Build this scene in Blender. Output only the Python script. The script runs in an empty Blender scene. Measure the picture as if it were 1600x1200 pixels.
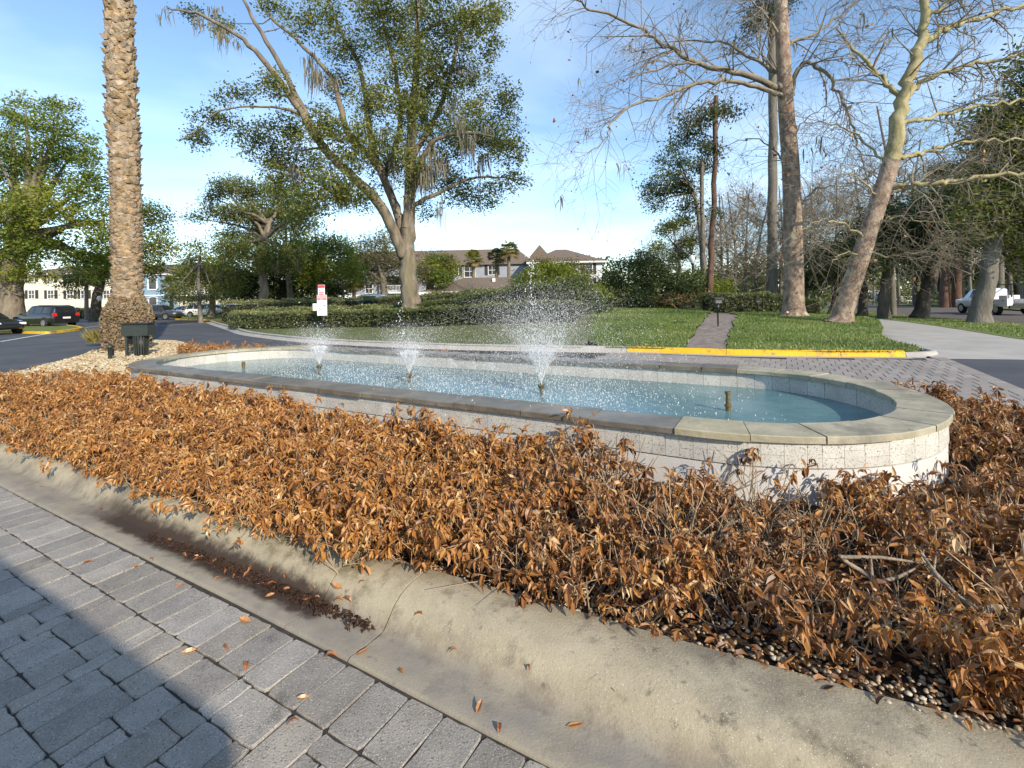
import bpy, math, random
import numpy as np
from mathutils import Vector, Matrix
from mathutils.geometry import delaunay_2d_cdt

rnd = random.Random(11)
rg = np.random.default_rng(11)
scene = bpy.context.scene
COL = scene.collection
rad = math.radians

# ------------------------------------------------------------------ camera, sky, sun, exposure
F, YH, SL, CAMZ = 750.0, 465.0, 0.021, 1.6
cam_d = bpy.data.cameras.new('camera')
cam_d.sensor_width = 36.0
cam_d.lens = F / 1600 * 36
cam_d.shift_y = -(600 - YH) / 1600
cam_d.clip_start = 0.05
cam_d.clip_end = 3000
cam = bpy.data.objects.new('camera', cam_d)
cam.matrix_world = Matrix.Translation((0, 0, CAMZ)) @ Matrix.Rotation(rad(90), 4, 'X') @ Matrix.Rotation(-math.atan(SL), 4, 'Z')
COL.objects.link(cam)
scene.camera = cam

SUN_AZ = Vector((0.56, -0.83)).normalized()     # horizontal direction towards the sun
SUN_EL = rad(28)
world = bpy.data.worlds.new('World')
scene.world = world
world.use_nodes = True
nt = world.node_tree
nt.nodes.clear()
out = nt.nodes.new('ShaderNodeOutputWorld')
bg = nt.nodes.new('ShaderNodeBackground')
sky = nt.nodes.new('ShaderNodeTexSky')
sky.sky_type = 'NISHITA'
sky.sun_disc = False
sky.sun_elevation = SUN_EL
sky.sun_rotation = math.atan2(SUN_AZ.x, SUN_AZ.y)
sky.air_density = 1.0
sky.dust_density = 0.25
sky.ozone_density = 1.6
bg.inputs['Strength'].default_value = 0.15
tc = nt.nodes.new('ShaderNodeTexCoord')
sep = nt.nodes.new('ShaderNodeSeparateXYZ')
nt.links.new(tc.outputs['Generated'], sep.inputs[0])
zadd = nt.nodes.new('ShaderNodeMath'); zadd.operation = 'MAXIMUM'; zadd.inputs[1].default_value = 0.02
nt.links.new(sep.outputs['Z'], zadd.inputs[0])
zz = nt.nodes.new('ShaderNodeMath'); zz.operation = 'ADD'; zz.inputs[1].default_value = 0.12
nt.links.new(zadd.outputs[0], zz.inputs[0])
dx = nt.nodes.new('ShaderNodeMath'); dx.operation = 'DIVIDE'
dy = nt.nodes.new('ShaderNodeMath'); dy.operation = 'DIVIDE'
nt.links.new(sep.outputs['X'], dx.inputs[0]); nt.links.new(zz.outputs[0], dx.inputs[1])
nt.links.new(sep.outputs['Y'], dy.inputs[0]); nt.links.new(zz.outputs[0], dy.inputs[1])
cmb = nt.nodes.new('ShaderNodeCombineXYZ')
nt.links.new(dx.outputs[0], cmb.inputs[0]); nt.links.new(dy.outputs[0], cmb.inputs[1])
cn = nt.nodes.new('ShaderNodeTexNoise')
cn.inputs['Scale'].default_value = 1.1; cn.inputs['Detail'].default_value = 5; cn.inputs['Roughness'].default_value = 0.5
cn.inputs['Distortion'].default_value = 0.3
nt.links.new(cmb.outputs[0], cn.inputs['Vector'])
cr = nt.nodes.new('ShaderNodeValToRGB')
cr.color_ramp.elements[0].position = 0.42; cr.color_ramp.elements[0].color = (0, 0, 0, 1)
cr.color_ramp.elements[1].position = 0.74; cr.color_ramp.elements[1].color = (0.62, 0.62, 0.62, 1)
nt.links.new(cn.outputs['Fac'], cr.inputs[0])
mixc = nt.nodes.new('ShaderNodeMixRGB')
mixc.inputs[2].default_value = (4.9, 5.6, 6.7, 1)
nt.links.new(cr.outputs[0], mixc.inputs[0])
nt.links.new(sky.outputs[0], mixc.inputs[1])
tint = nt.nodes.new('ShaderNodeMixRGB'); tint.blend_type = 'MULTIPLY'; tint.inputs[0].default_value = 1.0; tint.inputs[2].default_value = (0.94, 1.0, 1.02, 1)
nt.links.new(mixc.outputs[0], tint.inputs[1])
nt.links.new(tint.outputs[0], bg.inputs['Color'])
nt.links.new(bg.outputs[0], out.inputs['Surface'])

sl = bpy.data.lights.new('sun', 'SUN')
sl.energy = 3.8
sl.angle = rad(0.53)
sl.color = (1.0, 0.87, 0.70)
so = bpy.data.objects.new('sun', sl)
dirv = Vector((SUN_AZ.x * math.cos(SUN_EL), SUN_AZ.y * math.cos(SUN_EL), math.sin(SUN_EL)))
so.rotation_euler = dirv.to_track_quat('Z', 'Y').to_euler()
so.location = (20, -25, 30)
COL.objects.link(so)
vs = scene.view_settings
vs.view_transform = 'Standard'; vs.look = 'None'; vs.gamma = 1.0; vs.use_curve_mapping = False
vs.exposure = 0.73
scene.cycles.max_bounces = 6
scene.cycles.transparent_max_bounces = 8

# ------------------------------------------------------------------ geometry helpers
CA = math.cos(math.atan(SL))
def ray(px, py):
    x0, y0 = px - 800, py - YH
    return (x0 - SL * y0) * CA / F, (y0 + SL * x0) * CA / F
def G(px, py, z=0.0):                     # a point of the place at height z
    u, v = ray(px, py)
    Y = (CAMZ - z) / v
    return Vector((u * Y, Y, z))
def at(px, py, Y):                        # a point of the place at distance Y
    u, v = ray(px, py)
    return Vector((u * Y, Y, CAMZ - v * Y))

def smooth(e0, e1, x):
    t = np.clip((np.asarray(x, float) - e0) / (e1 - e0), 0, 1)
    return t * t * (3 - 2 * t)

class MB:
    def __init__(s):
        s.V = []; s.F = []; s.n = 0; s.R = []
    def add(s, V, Fs, r=None):
        V = np.asarray(V, float).reshape(-1, 3)
        if isinstance(Fs, np.ndarray):
            fs = [Fs.astype(np.int64) + s.n]
            cnt = len(Fs)
        else:
            fs = [np.asarray([f], np.int64) + s.n for f in Fs]
            cnt = len(Fs)
        s.V.append(V); s.F += fs; s.n += len(V)
        if r is None: r = rnd.random()
        s.R.append(np.broadcast_to(np.asarray(r, float), (cnt,)).copy())
    def box(s, c, d, m=None, r=None, taper=1.0):
        x, y, z = d[0] / 2, d[1] / 2, d[2] / 2
        t = taper
        V = [(-x, -y, -z), (x, -y, -z), (x, y, -z), (-x, y, -z), (-x * t, -y * t, z), (x * t, -y * t, z), (x * t, y * t, z), (-x * t, y * t, z)]
        V = [Vector(v) for v in V]
        if m is not None: V = [m @ v for v in V]
        V = [v + Vector(c) for v in V]
        s.add([tuple(v) for v in V], np.array([(0, 3, 2, 1), (4, 5, 6, 7), (0, 1, 5, 4), (1, 2, 6, 5), (2, 3, 7, 6), (3, 0, 4, 7)]), r)
    def bevel_box(s, c, d, b, m=None, r=None):
        x, y, z = d[0] / 2, d[1] / 2, d[2] / 2
        V = []
        for (zz_, k) in ((-z, 0), (z - b, 0), (z, b)):
            V += [(-x + k, -y + k, zz_), (x - k, -y + k, zz_), (x - k, y - k, zz_), (-x + k, y - k, zz_)]
        V = [Vector(v) for v in V]
        if m is not None: V = [m @ v for v in V]
        V = [tuple(v + Vector(c)) for v in V]
        Fs = [(0, 3, 2, 1), (8, 9, 10, 11)]
        for l in (0, 4):
            for i in range(4):
                j = (i + 1) % 4
                Fs.append((l + i, l + j, l + 4 + j, l + 4 + i))
        s.add(V, np.array(Fs), r)
    def tube(s, P, R, n=6, cap=False, r=None):
        P = np.asarray([tuple(p) for p in P], float)
        k = len(P)
        R = np.broadcast_to(np.asarray(R, float), (k,))
        T = np.gradient(P, axis=0)
        T /= (np.linalg.norm(T, axis=1, keepdims=True) + 1e-9)
        up = np.array([0, 0, 1.0]) if abs(T[0][2]) < 0.8 else np.array([1.0, 0, 0])
        a = np.cross(T, up); a /= (np.linalg.norm(a, axis=1, keepdims=True) + 1e-9)
        b = np.cross(T, a)
        an = np.linspace(0, 2 * math.pi, n, endpoint=False)
        V = P[:, None, :] + R[:, None, None] * (np.cos(an)[None, :, None] * a[:, None, :] + np.sin(an)[None, :, None] * b[:, None, :])
        V = V.reshape(-1, 3)
        i = np.arange(k - 1)[:, None]; j = np.arange(n)[None, :]
        j2 = (j + 1) % n
        Fq = np.stack([i * n + j, (i + 1) * n + j, (i + 1) * n + j2, i * n + j2], -1).reshape(-1, 4)
        s.add(V, Fq, r)
        if cap:
            s.add(V[:n], [tuple(range(n))], r); s.add(V[-n:], [tuple(range(n - 1, -1, -1))], r)
    def lathe(s, prof, n=16, o=(0, 0, 0), m=None, r=None):
        an = np.linspace(0, 2 * math.pi, n, endpoint=False)
        pr = np.asarray(prof, float)
        V = np.stack([pr[:, 0][:, None] * np.cos(an), pr[:, 0][:, None] * np.sin(an), np.repeat(pr[:, 1][:, None], n, 1)], -1).reshape(-1, 3)
        if m is not None:
            V = V @ np.array(m.to_3x3()).T
        V = V + np.asarray(o, float)
        k = len(pr)
        i = np.arange(k - 1)[:, None]; j = np.arange(n)[None, :]; j2 = (j + 1) % n
        s.add(V, np.stack([i * n + j, i * n + j2, (i + 1) * n + j2, (i + 1) * n + j], -1).reshape(-1, 4), r)
    def build(s, name, mat, parent=None, sm=False, loc=None, attr=False):
        me = bpy.data.meshes.new(name)
        V = np.concatenate(s.V) if s.V else np.zeros((0, 3))
        me.vertices.add(len(V)); me.vertices.foreach_set('co', V.ravel())
        tot = np.concatenate([np.full(len(f), f.shape[1]) for f in s.F]) if s.F else np.zeros(0, int)
        lp = np.concatenate([f.ravel() for f in s.F]) if s.F else np.zeros(0, int)
        st = np.concatenate([[0], np.cumsum(tot)[:-1]]) if len(tot) else np.zeros(0, int)
        me.loops.add(len(lp)); me.loops.foreach_set('vertex_index', lp.astype(np.int32))
        me.polygons.add(len(tot)); me.polygons.foreach_set('loop_start', st.astype(np.int32)); me.polygons.foreach_set('loop_total', tot.astype(np.int32))
        me.polygons.foreach_set('use_smooth', np.full(len(tot), bool(sm)))
        if attr:
            at_ = me.attributes.new('rnd', 'FLOAT', 'FACE')
            at_.data.foreach_set('value', np.concatenate(s.R).astype(np.float32))
        me.update(calc_edges=True)
        if mat: me.materials.append(mat)
        o = bpy.data.objects.new(name, me)
        COL.objects.link(o)
        if parent is not None: o.parent = parent
        if loc is not None: o.location = loc
        return o

def tag(o, label=None, cat=None, group=None, kind=None):
    if label: o['label'] = label
    if cat: o['category'] = cat
    if group: o['group'] = group
    if kind: o['kind'] = kind
    return o
def empty(name, loc=(0, 0, 0), rz=0.0):
    o = bpy.data.objects.new(name, None)
    o.location = loc; o.rotation_euler = (0, 0, rz); o.empty_display_size = 0.2
    COL.objects.link(o)
    return o
KIDS = {}
def copy_thing(o, loc, rz=0.0, sc=1.0, label=None, group=None):
    c = o.copy(); COL.objects.link(c)
    c.location = loc; c.rotation_euler = (0, 0, rz); c.scale = (sc, sc, sc) if not isinstance(sc, tuple) else sc
    for ch in KIDS.setdefault(o.name, list(o.children)):
        d = ch.copy(); COL.objects.link(d); d.parent = c
        for g in KIDS.setdefault(ch.name, list(ch.children)):
            e = g.copy(); COL.objects.link(e); e.parent = d
    if label: c['label'] = label
    if group: c['group'] = group
    return c

# ------------------------------------------------------------------ materials
def newmat(name):
    m = bpy.data.materials.new(name); m.use_nodes = True
    t = m.node_tree
    b = t.nodes['Principled BSDF']
    return m, t, b
def ramp(t, cols, pos=None):
    r = t.nodes.new('ShaderNodeValToRGB')
    e = r.color_ramp.elements
    n = len(cols)
    while len(e) < n: e.new(0.5)
    for i, c in enumerate(cols):
        e[i].position = (pos[i] if pos else i / (n - 1)); e[i].color = (*c, 1)
    return r
def noise(t, scale, detail=4, rough=0.6, vec=None, dist=0.0):
    n = t.nodes.new('ShaderNodeTexNoise')
    n.inputs['Scale'].default_value = scale; n.inputs['Detail'].default_value = detail; n.inputs['Roughness'].default_value = rough
    n.inputs['Distortion'].default_value = dist
    if vec is not None: t.links.new(vec, n.inputs['Vector'])
    return n
def mat(name, cols, rough=0.8, scale=3.0, detail=5, pos=None, bump=0.0, bscale=40.0, bdist=0.02, spec=0.3, metal=0.0,
        speck=None, objrand=0.0, attr=0.0, coat=0.0, world_co=True, stain=None, squash=None, alpha_cov=None):
    m, t, b = newmat(name)
    if world_co:
        co = t.nodes.new('ShaderNodeNewGeometry').outputs['Position']
    else:
        co = t.nodes.new('ShaderNodeTexCoord').outputs['Object']
    if squash:
        mp = t.nodes.new('ShaderNodeMapping'); mp.inputs['Scale'].default_value = squash
        t.links.new(co, mp.inputs[0]); co = mp.outputs[0]
    if len(cols) == 1: cols = [cols[0], tuple(c * 0.85 for c in cols[0])]
    n = noise(t, scale, detail, 0.62, co)
    r = ramp(t, cols, pos or [0.3 + 0.4 * i / (len(cols) - 1) for i in range(len(cols))])
    t.links.new(n.outputs['Fac'], r.inputs[0])
    c = r.outputs[0]
    def mix(c, fac_out, col, mode='MIX', k=1.0):
        mx = t.nodes.new('ShaderNodeMixRGB'); mx.blend_type = mode
        t.links.new(fac_out, mx.inputs[0]); t.links.new(c, mx.inputs[1])
        mx.inputs[2].default_value = (*col, 1)
        return mx.outputs[0]
    if stain:                              # (scale, lo, hi, colour)
        for (sc_, lo, hi, col) in stain:
            n2 = noise(t, sc_, 6, 0.65, co)
            rr = ramp(t, [(0, 0, 0), (1, 1, 1)], [lo, hi]); t.links.new(n2.outputs['Fac'], rr.inputs[0])
            c = mix(c, rr.outputs[0], col)
    if speck:                              # (scale, threshold, colour)
        for (sc_, lo, hi, col) in speck:
            vo = noise(t, sc_, 2, 0.5, co)
            rr = ramp(t, [(0, 0, 0), (1, 1, 1)] if lo < hi else [(1, 1, 1), (0, 0, 0)], [min(lo, hi), max(lo, hi)]); t.links.new(vo.outputs['Fac'], rr.inputs[0])
            c = mix(c, rr.outputs[0], col)
    if objrand or attr:
        hv = t.nodes.new('ShaderNodeHueSaturation')
        if objrand:
            src = t.nodes.new('ShaderNodeObjectInfo').outputs['Random']; am = objrand
        else:
            a = t.nodes.new('ShaderNodeAttribute'); a.attribute_name = 'rnd'; src = a.outputs['Fac']; am = attr
        mr = t.nodes.new('ShaderNodeMapRange'); mr.inputs[3].default_value = 1 - am; mr.inputs[4].default_value = 1 + am
        t.links.new(src, mr.inputs[0]); t.links.new(mr.outputs[0], hv.inputs['Value'])
        mr2 = t.nodes.new('ShaderNodeMapRange'); mr2.inputs[3].default_value = 1 + am * 1.2; mr2.inputs[4].default_value = 1 - am * 1.2
        ml = t.nodes.new('ShaderNodeMath'); ml.operation = 'MULTIPLY'; ml.inputs[1].default_value = 7.3
        fr = t.nodes.new('ShaderNodeMath'); fr.operation = 'FRACT'
        t.links.new(src, ml.inputs[0]); t.links.new(ml.outputs[0], fr.inputs[0]); t.links.new(fr.outputs[0], mr2.inputs[0])
        t.links.new(mr2.outputs[0], hv.inputs['Saturation'])
        t.links.new(c, hv.inputs['Color']); c = hv.outputs[0]
    t.links.new(c, b.inputs['Base Color'])
    b.inputs['Roughness'].default_value = rough
    b.inputs['Specular IOR Level'].default_value = spec
    b.inputs['Metallic'].default_value = metal
    if coat: b.inputs['Coat Weight'].default_value = coat; b.inputs['Coat Roughness'].default_value = 0.05
    if bump:
        nb = noise(t, bscale, 6, 0.6, co)
        bp = t.nodes.new('ShaderNodeBump'); bp.inputs['Strength'].default_value = bump; bp.inputs['Distance'].default_value = bdist
        t.links.new(nb.outputs['Fac'], bp.inputs['Height']); t.links.new(bp.outputs[0], b.inputs['Normal'])
    return m
def leafmat(name, cols, trans=0.3, gloss=0.05, pos=None):
    m, t, b = newmat(name)
    t.nodes.remove(b)
    a = t.nodes.new('ShaderNodeAttribute'); a.attribute_name = 'rnd'
    r = ramp(t, cols, pos)
    t.links.new(a.outputs['Fac'], r.inputs[0])
    d = t.nodes.new('ShaderNodeBsdfDiffuse'); tr = t.nodes.new('ShaderNodeBsdfTranslucent'); gl = t.nodes.new('ShaderNodeBsdfGlossy')
    gl.inputs['Roughness'].default_value = 0.45
    t.links.new(r.outputs[0], d.inputs[0]); t.links.new(r.outputs[0], tr.inputs[0])
    mx = t.nodes.new('ShaderNodeMixShader'); mx.inputs[0].default_value = trans
    t.links.new(d.outputs[0], mx.inputs[1]); t.links.new(tr.outputs[0], mx.inputs[2])
    m2 = t.nodes.new('ShaderNodeMixShader'); m2.inputs[0].default_value = gloss
    t.links.new(mx.outputs[0], m2.inputs[1]); t.links.new(gl.outputs[0], m2.inputs[2])
    t.links.new(m2.outputs[0], t.nodes['Material Output'].inputs[0])
    return m

M = {}
M['asphalt'] = mat('asphalt', [(0.050, 0.053, 0.062), (0.085, 0.088, 0.098)], 0.85, 0.5, 6, bump=0.3, bscale=120, bdist=0.01,
                   speck=[(90, 0.66, 0.72, (0.16, 0.16, 0.16))], stain=[(0.25, 0.5, 0.75, (0.10, 0.10, 0.105))])
M['street'] = mat('street', [(0.095, 0.08, 0.072), (0.13, 0.11, 0.1)], 0.85, 0.6, 6, bump=0.2, bscale=100, bdist=0.01)
M['ground'] = mat('ground', [(0.05, 0.07, 0.02), (0.085, 0.10, 0.03), (0.10, 0.09, 0.05)], 0.95, 0.4, 6)
M['lawn'] = mat('lawn', [(0.085, 0.12, 0.026), (0.125, 0.17, 0.036), (0.18, 0.17, 0.075)], 0.95, 1.6, 8, bump=0.6, bscale=30, bdist=0.04)
M['lawn_dry'] = mat('thin_lawn', [(0.06, 0.075, 0.024), (0.095, 0.11, 0.036), (0.13, 0.125, 0.06)], 0.95, 1.6, 8, bump=0.6, bscale=30, bdist=0.04)
M['grass'] = leafmat('grass_blades', [(0.06, 0.105, 0.018), (0.12, 0.185, 0.03), (0.19, 0.255, 0.05), (0.31, 0.31, 0.12)], 0.35, 0.04)
M['mulch'] = mat('mulch', [(0.07, 0.045, 0.03), (0.16, 0.115, 0.085), (0.23, 0.18, 0.15)], 0.95, 14, 8, bump=0.8, bscale=40, bdist=0.03)
M['trail'] = mat('trail', [(0.13, 0.105, 0.085), (0.215, 0.18, 0.155), (0.29, 0.255, 0.225)], 0.95, 5, 8, bump=0.8, bscale=30, bdist=0.03)
M['soil'] = mat('soil', [(0.025, 0.016, 0.010), (0.07, 0.045, 0.03)], 0.95, 18, 8, bump=1.0, bscale=50, bdist=0.03)
M['joint'] = mat('joint_sand', [(0.03, 0.027, 0.024), (0.06, 0.052, 0.045)], 0.95, 20, 6, bump=0.5, bscale=150, bdist=0.01)
M['paver'] = mat('paver', [(0.20, 0.183, 0.160), (0.265, 0.243, 0.213), (0.32, 0.293, 0.255)], 0.85, 5, 8, bump=0.7, bscale=110, bdist=0.006,
                 speck=[(170, 0.60, 0.67, (0.44, 0.42, 0.39)), (140, 0.40, 0.33, (0.12, 0.112, 0.10))], objrand=0.16, stain=[(1.3, 0.55, 0.75, (0.30, 0.262, 0.215)), (0.5, 0.56, 0.75, (0.16, 0.148, 0.133)), (4.5, 0.60, 0.70, (0.15, 0.138, 0.12))])
M['paver_far'] = mat('paver_far', [(0.23, 0.205, 0.185), (0.29, 0.262, 0.24)], 0.85, 3, 6, attr=0.13)
def kerb_mat():
    m = mat('concrete', [(0.275, 0.238, 0.165), (0.365, 0.318, 0.222), (0.43, 0.378, 0.27)], 0.85, 2.6, 8, bump=0.45, bscale=90, bdist=0.006,
            speck=[(230, 0.65, 0.7, (0.60, 0.57, 0.50)), (170, 0.34, 0.28, (0.16, 0.14, 0.10))], stain=[(1.7, 0.52, 0.70, (0.19, 0.168, 0.128)), (5.0, 0.56, 0.72, (0.145, 0.125, 0.088)), (14.0, 0.60, 0.72, (0.12, 0.105, 0.08))])
    t = m.node_tree; b = t.nodes['Principled BSDF']
    base = b.inputs['Base Color'].links[0].from_socket
    co = t.nodes.new('ShaderNodeNewGeometry').outputs['Position']
    sp = t.nodes.new('ShaderNodeSeparateXYZ'); t.links.new(co, sp.inputs[0])
    def math_(op, a, b_=None):
        n = t.nodes.new('ShaderNodeMath'); n.operation = op
        for k, v in enumerate((a, b_)):
            if v is None: continue
            if isinstance(v, (int, float)): n.inputs[k].default_value = v
            else: t.links.new(v, n.inputs[k])
        return n.outputs[0]
    def sm(x, e0, e1):
        n = t.nodes.new('ShaderNodeMapRange'); n.interpolation_type = 'SMOOTHSTEP'; n.clamp = True
        t.links.new(x, n.inputs[0]); n.inputs[1].default_value = e0; n.inputs[2].default_value = e1
        return n.outputs[0]
    def axis(v):
        d = t.nodes.new('ShaderNodeVectorMath'); d.operation = 'DOT_PRODUCT'; t.links.new(co, d.inputs[0]); d.inputs[1].default_value = (v[0], v[1], 0)
        return math_('SUBTRACT', d.outputs['Value'], v[0] * -1.445 + v[1] * 7.147)
    a_ = axis((0.8703, -0.4925)); n_ = axis((0.4925, 0.8703))
    nz = noise(t, 9, 7, 0.7, co); nf = noise(t, 2.6, 5, 0.6, co)
    jit = math_('MULTIPLY', math_('SUBTRACT', nz.outputs['Fac'], 0.5), 0.14)
    nn = math_('ADD', n_, jit)
    def mix(c, fac, col):
        mx = t.nodes.new('ShaderNodeMixRGB'); t.links.new(fac, mx.inputs[0]); t.links.new(c, mx.inputs[1]); mx.inputs[2].default_value = (*col, 1)
        return mx.outputs[0]
    # silt greys the pan of the gutter; a darker tide line lies along the toe of the kerb
    pan = math_('MULTIPLY', math_('SUBTRACT', 1.0, sm(nn, -3.86, -3.76)), math_('ADD', math_('MULTIPLY', sm(nf.outputs['Fac'], 0.38, 0.62), 0.45), 0.35))
    c = mix(base, pan, (0.195, 0.18, 0.162))
    toe = math_('MULTIPLY', math_('MULTIPLY', sm(nn, -3.90, -3.83), math_('SUBTRACT', 1.0, sm(nn, -3.80, -3.73))), math_('MULTIPLY', sm(nz.outputs['Fac'], 0.40, 0.66), 0.55))
    c = mix(c, toe, (0.13, 0.105, 0.085))
    # wet leaf rot collected left of the crack, and algae on the face above it
    al = math_('ADD', a_, math_('MULTIPLY', jit, 2.5))
    rot = math_('MULTIPLY', math_('MULTIPLY', sm(al, -0.25, 0.5), math_('SUBTRACT', 1.0, sm(a_, 2.66, 2.74))), math_('MULTIPLY', sm(nn, -3.97, -3.90), math_('SUBTRACT', 1.0, sm(nn, -3.80, -3.74))))
    c = mix(c, math_('MULTIPLY', rot, 0.93), (0.030, 0.017, 0.012))
    alg = math_('MULTIPLY', math_('MULTIPLY', sm(al, 0.9, 1.6), math_('SUBTRACT', 1.0, sm(al, 2.5, 3.4))), math_('MULTIPLY', sm(nn, -3.76, -3.66), sm(nz.outputs['Fac'], 0.42, 0.60)))
    c = mix(c, math_('MULTIPLY', alg, 0.8), (0.10, 0.085, 0.035))
    t.links.new(c, b.inputs['Base Color'])
    return m
M['concrete'] = kerb_mat()
M['concrete_far'] = mat('concrete_far', [(0.30, 0.285, 0.26), (0.40, 0.38, 0.345)], 0.85, 1.0, 8, bump=0.2, bscale=40, bdist=0.01, stain=[(0.6, 0.55, 0.75, (0.25, 0.235, 0.215))])
M['yellow'] = mat('yellow_paint', [(0.66, 0.37, 0.010), (0.74, 0.44, 0.015)], 0.6, 2.0, 6, stain=[(1.3, 0.55, 0.64, (0.27, 0.19, 0.07)), (8, 0.56, 0.64, (0.33, 0.24, 0.09)), (30, 0.60, 0.68, (0.28, 0.23, 0.14))], bump=0.2, bscale=60, bdist=0.005)
M['white_line'] = mat('white_line', [(0.5, 0.5, 0.5), (0.68, 0.68, 0.66)], 0.7, 4)
M['stone'] = mat('coping_stone', [(0.25, 0.225, 0.155), (0.34, 0.308, 0.215), (0.42, 0.38, 0.275)], 0.62, 4, 8, bump=0.5, bscale=25, bdist=0.012, objrand=0.10,
                 stain=[(2.2, 0.52, 0.70, (0.17, 0.155, 0.12)), (9, 0.62, 0.74, (0.14, 0.13, 0.06))], spec=0.4)
M['stone_dark'] = mat('coping_stone_dark', [(0.09, 0.078, 0.06), (0.155, 0.134, 0.104), (0.215, 0.185, 0.14)], 0.38, 3.5, 8, bump=0.45, bscale=22, bdist=0.012, objrand=0.14,
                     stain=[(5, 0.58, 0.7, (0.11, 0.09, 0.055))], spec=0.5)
M['tile'] = mat('marble_chip_tile', [(0.46, 0.445, 0.405), (0.57, 0.555, 0.505)], 0.6, 6, 5, bump=0.2, bscale=110, bdist=0.005,
                speck=[(85, 0.595, 0.63, (0.25, 0.235, 0.205)), (150, 0.60, 0.66, (0.31, 0.29, 0.25))], objrand=0.06)
M['grout'] = mat('grout', [(0.30, 0.285, 0.25), (0.46, 0.44, 0.39)], 0.9, 12)
M['stucco'] = mat('white_stucco', [(0.52, 0.51, 0.485), (0.60, 0.59, 0.565)], 0.8, 4, 6, bump=0.4, bscale=80, bdist=0.006, stain=[(3, 0.6, 0.75, (0.45, 0.42, 0.36))])
M['brass'] = mat('weathered_brass', [(0.10, 0.075, 0.035), (0.22, 0.17, 0.08)], 0.55, 30, metal=0.5)
M['drop'] = mat('water_drop', [(0.74, 0.77, 0.80), (0.82, 0.84, 0.86)], 0.15, 5, spec=0.5)
M['dkgreen'] = mat('dark_green_metal', [(0.022, 0.028, 0.024), (0.036, 0.044, 0.038)], 0.45, 9, spec=0.5)
M['black'] = mat('black_metal', [(0.012, 0.012, 0.013), (0.02, 0.02, 0.022)], 0.4, 9, spec=0.5)
M['sabal_trunk'] = mat('sabal_trunk', [(0.12, 0.095, 0.07), (0.24, 0.2, 0.15)], 0.95, 4, bump=0.5, bscale=10, bdist=0.05)

def water_mat():
    m, t, b = newmat('pool_water')
    co = t.nodes.new('ShaderNodeNewGeometry').outputs['Position']
    n = noise(t, 0.9, 4, 0.6, co)
    r = ramp(t, [(0.045, 0.125, 0.15), (0.09, 0.185, 0.20), (0.165, 0.265, 0.275)], [0.3, 0.5, 0.72])
    t.links.new(n.outputs['Fac'], r.inputs[0])
    n2 = noise(t, 38, 3, 0.6, co)
    sp_ = t.nodes.new('ShaderNodeSeparateXYZ'); t.links.new(co, sp_.inputs[0])
    t.links.new(r.outputs[0], b.inputs['Base Color'])
    b.inputs['Roughness'].default_value = 0.08
    b.inputs['Specular IOR Level'].default_value = 0.4
    b.inputs['IOR'].default_value = 1.33
    na = noise(t, 6, 4, 0.65, co, 0.6)
    b1 = t.nodes.new('ShaderNodeBump'); b1.inputs['Strength'].default_value = 0.32; b1.inputs['Distance'].default_value = 0.035
    t.links.new(na.outputs['Fac'], b1.inputs['Height'])
    b2 = t.nodes.new('ShaderNodeBump'); b2.inputs['Strength'].default_value = 0.35; b2.inputs['Distance'].default_value = 0.008
    t.links.new(n2.outputs['Fac'], b2.inputs['Height']); t.links.new(b1.outputs[0], b2.inputs['Normal'])
    t.links.new(b2.outputs[0], b.inputs['Normal'])
    return m
M['water'] = water_mat()

def bark(name, cols, scale=2.0, sq=(1, 1, 0.25), bump=0.9, stain=None):
    return mat(name, cols, 0.92, scale, 8, bump=bump, bscale=9, bdist=0.06, squash=sq, stain=stain)
M['bark_oak'] = bark('oak_bark', [(0.075, 0.06, 0.045), (0.17, 0.142, 0.105), (0.26, 0.22, 0.165)], 3.5, stain=[(0.8, 0.56, 0.7, (0.15, 0.145, 0.075))])
M['bark_dark'] = bark('dark_bark', [(0.045, 0.038, 0.03), (0.12, 0.10, 0.08)], 3.0)
M['bark_grey'] = bark('grey_bark', [(0.10, 0.09, 0.075), (0.21, 0.19, 0.16)], 3.0)
M['bark_syc'] = bark('sycamore_bark', [(0.11, 0.075, 0.055), (0.25, 0.18, 0.135), (0.40, 0.33, 0.25)], 5.0, (1, 1, 0.6), stain=[(2.4, 0.55, 0.62, (0.40, 0.34, 0.255))])
M['bark_syc_pale'] = bark('pale_sycamore_bark', [(0.17, 0.145, 0.075), (0.31, 0.27, 0.14), (0.40, 0.355, 0.21)], 3.5, (1, 1, 0.6), 0.5)
M['bark_twig'] = bark('twig_bark', [(0.15, 0.125, 0.095), (0.30, 0.26, 0.195)], 2.0)
M['bark_pine'] = bark('pine_bark', [(0.075, 0.04, 0.028), (0.16, 0.095, 0.07)], 4.0, (1, 1, 0.4))
M['palm_boot'] = mat('palm_boot', [(0.19, 0.135, 0.085), (0.33, 0.25, 0.165), (0.44, 0.35, 0.245)], 0.92, 9, 8, bump=0.9, bscale=28, bdist=0.03, attr=0.22)
M['palm_root'] = mat('palm_root', [(0.085, 0.055, 0.033), (0.20, 0.145, 0.085), (0.34, 0.27, 0.17)], 0.95, 16, 8, bump=1.0, bscale=30, bdist=0.05, attr=0.25)
M['leaf_oak'] = leafmat('oak_leaves', [(0.045, 0.066, 0.02), (0.10, 0.125, 0.034), (0.20, 0.225, 0.048), (0.35, 0.32, 0.075)], 0.45, 0.02)
M['leaf_bright'] = leafmat('bright_leaves', [(0.05, 0.085, 0.016), (0.13, 0.18, 0.025), (0.23, 0.265, 0.035), (0.33, 0.31, 0.06)], 0.45, 0.02)
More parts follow.
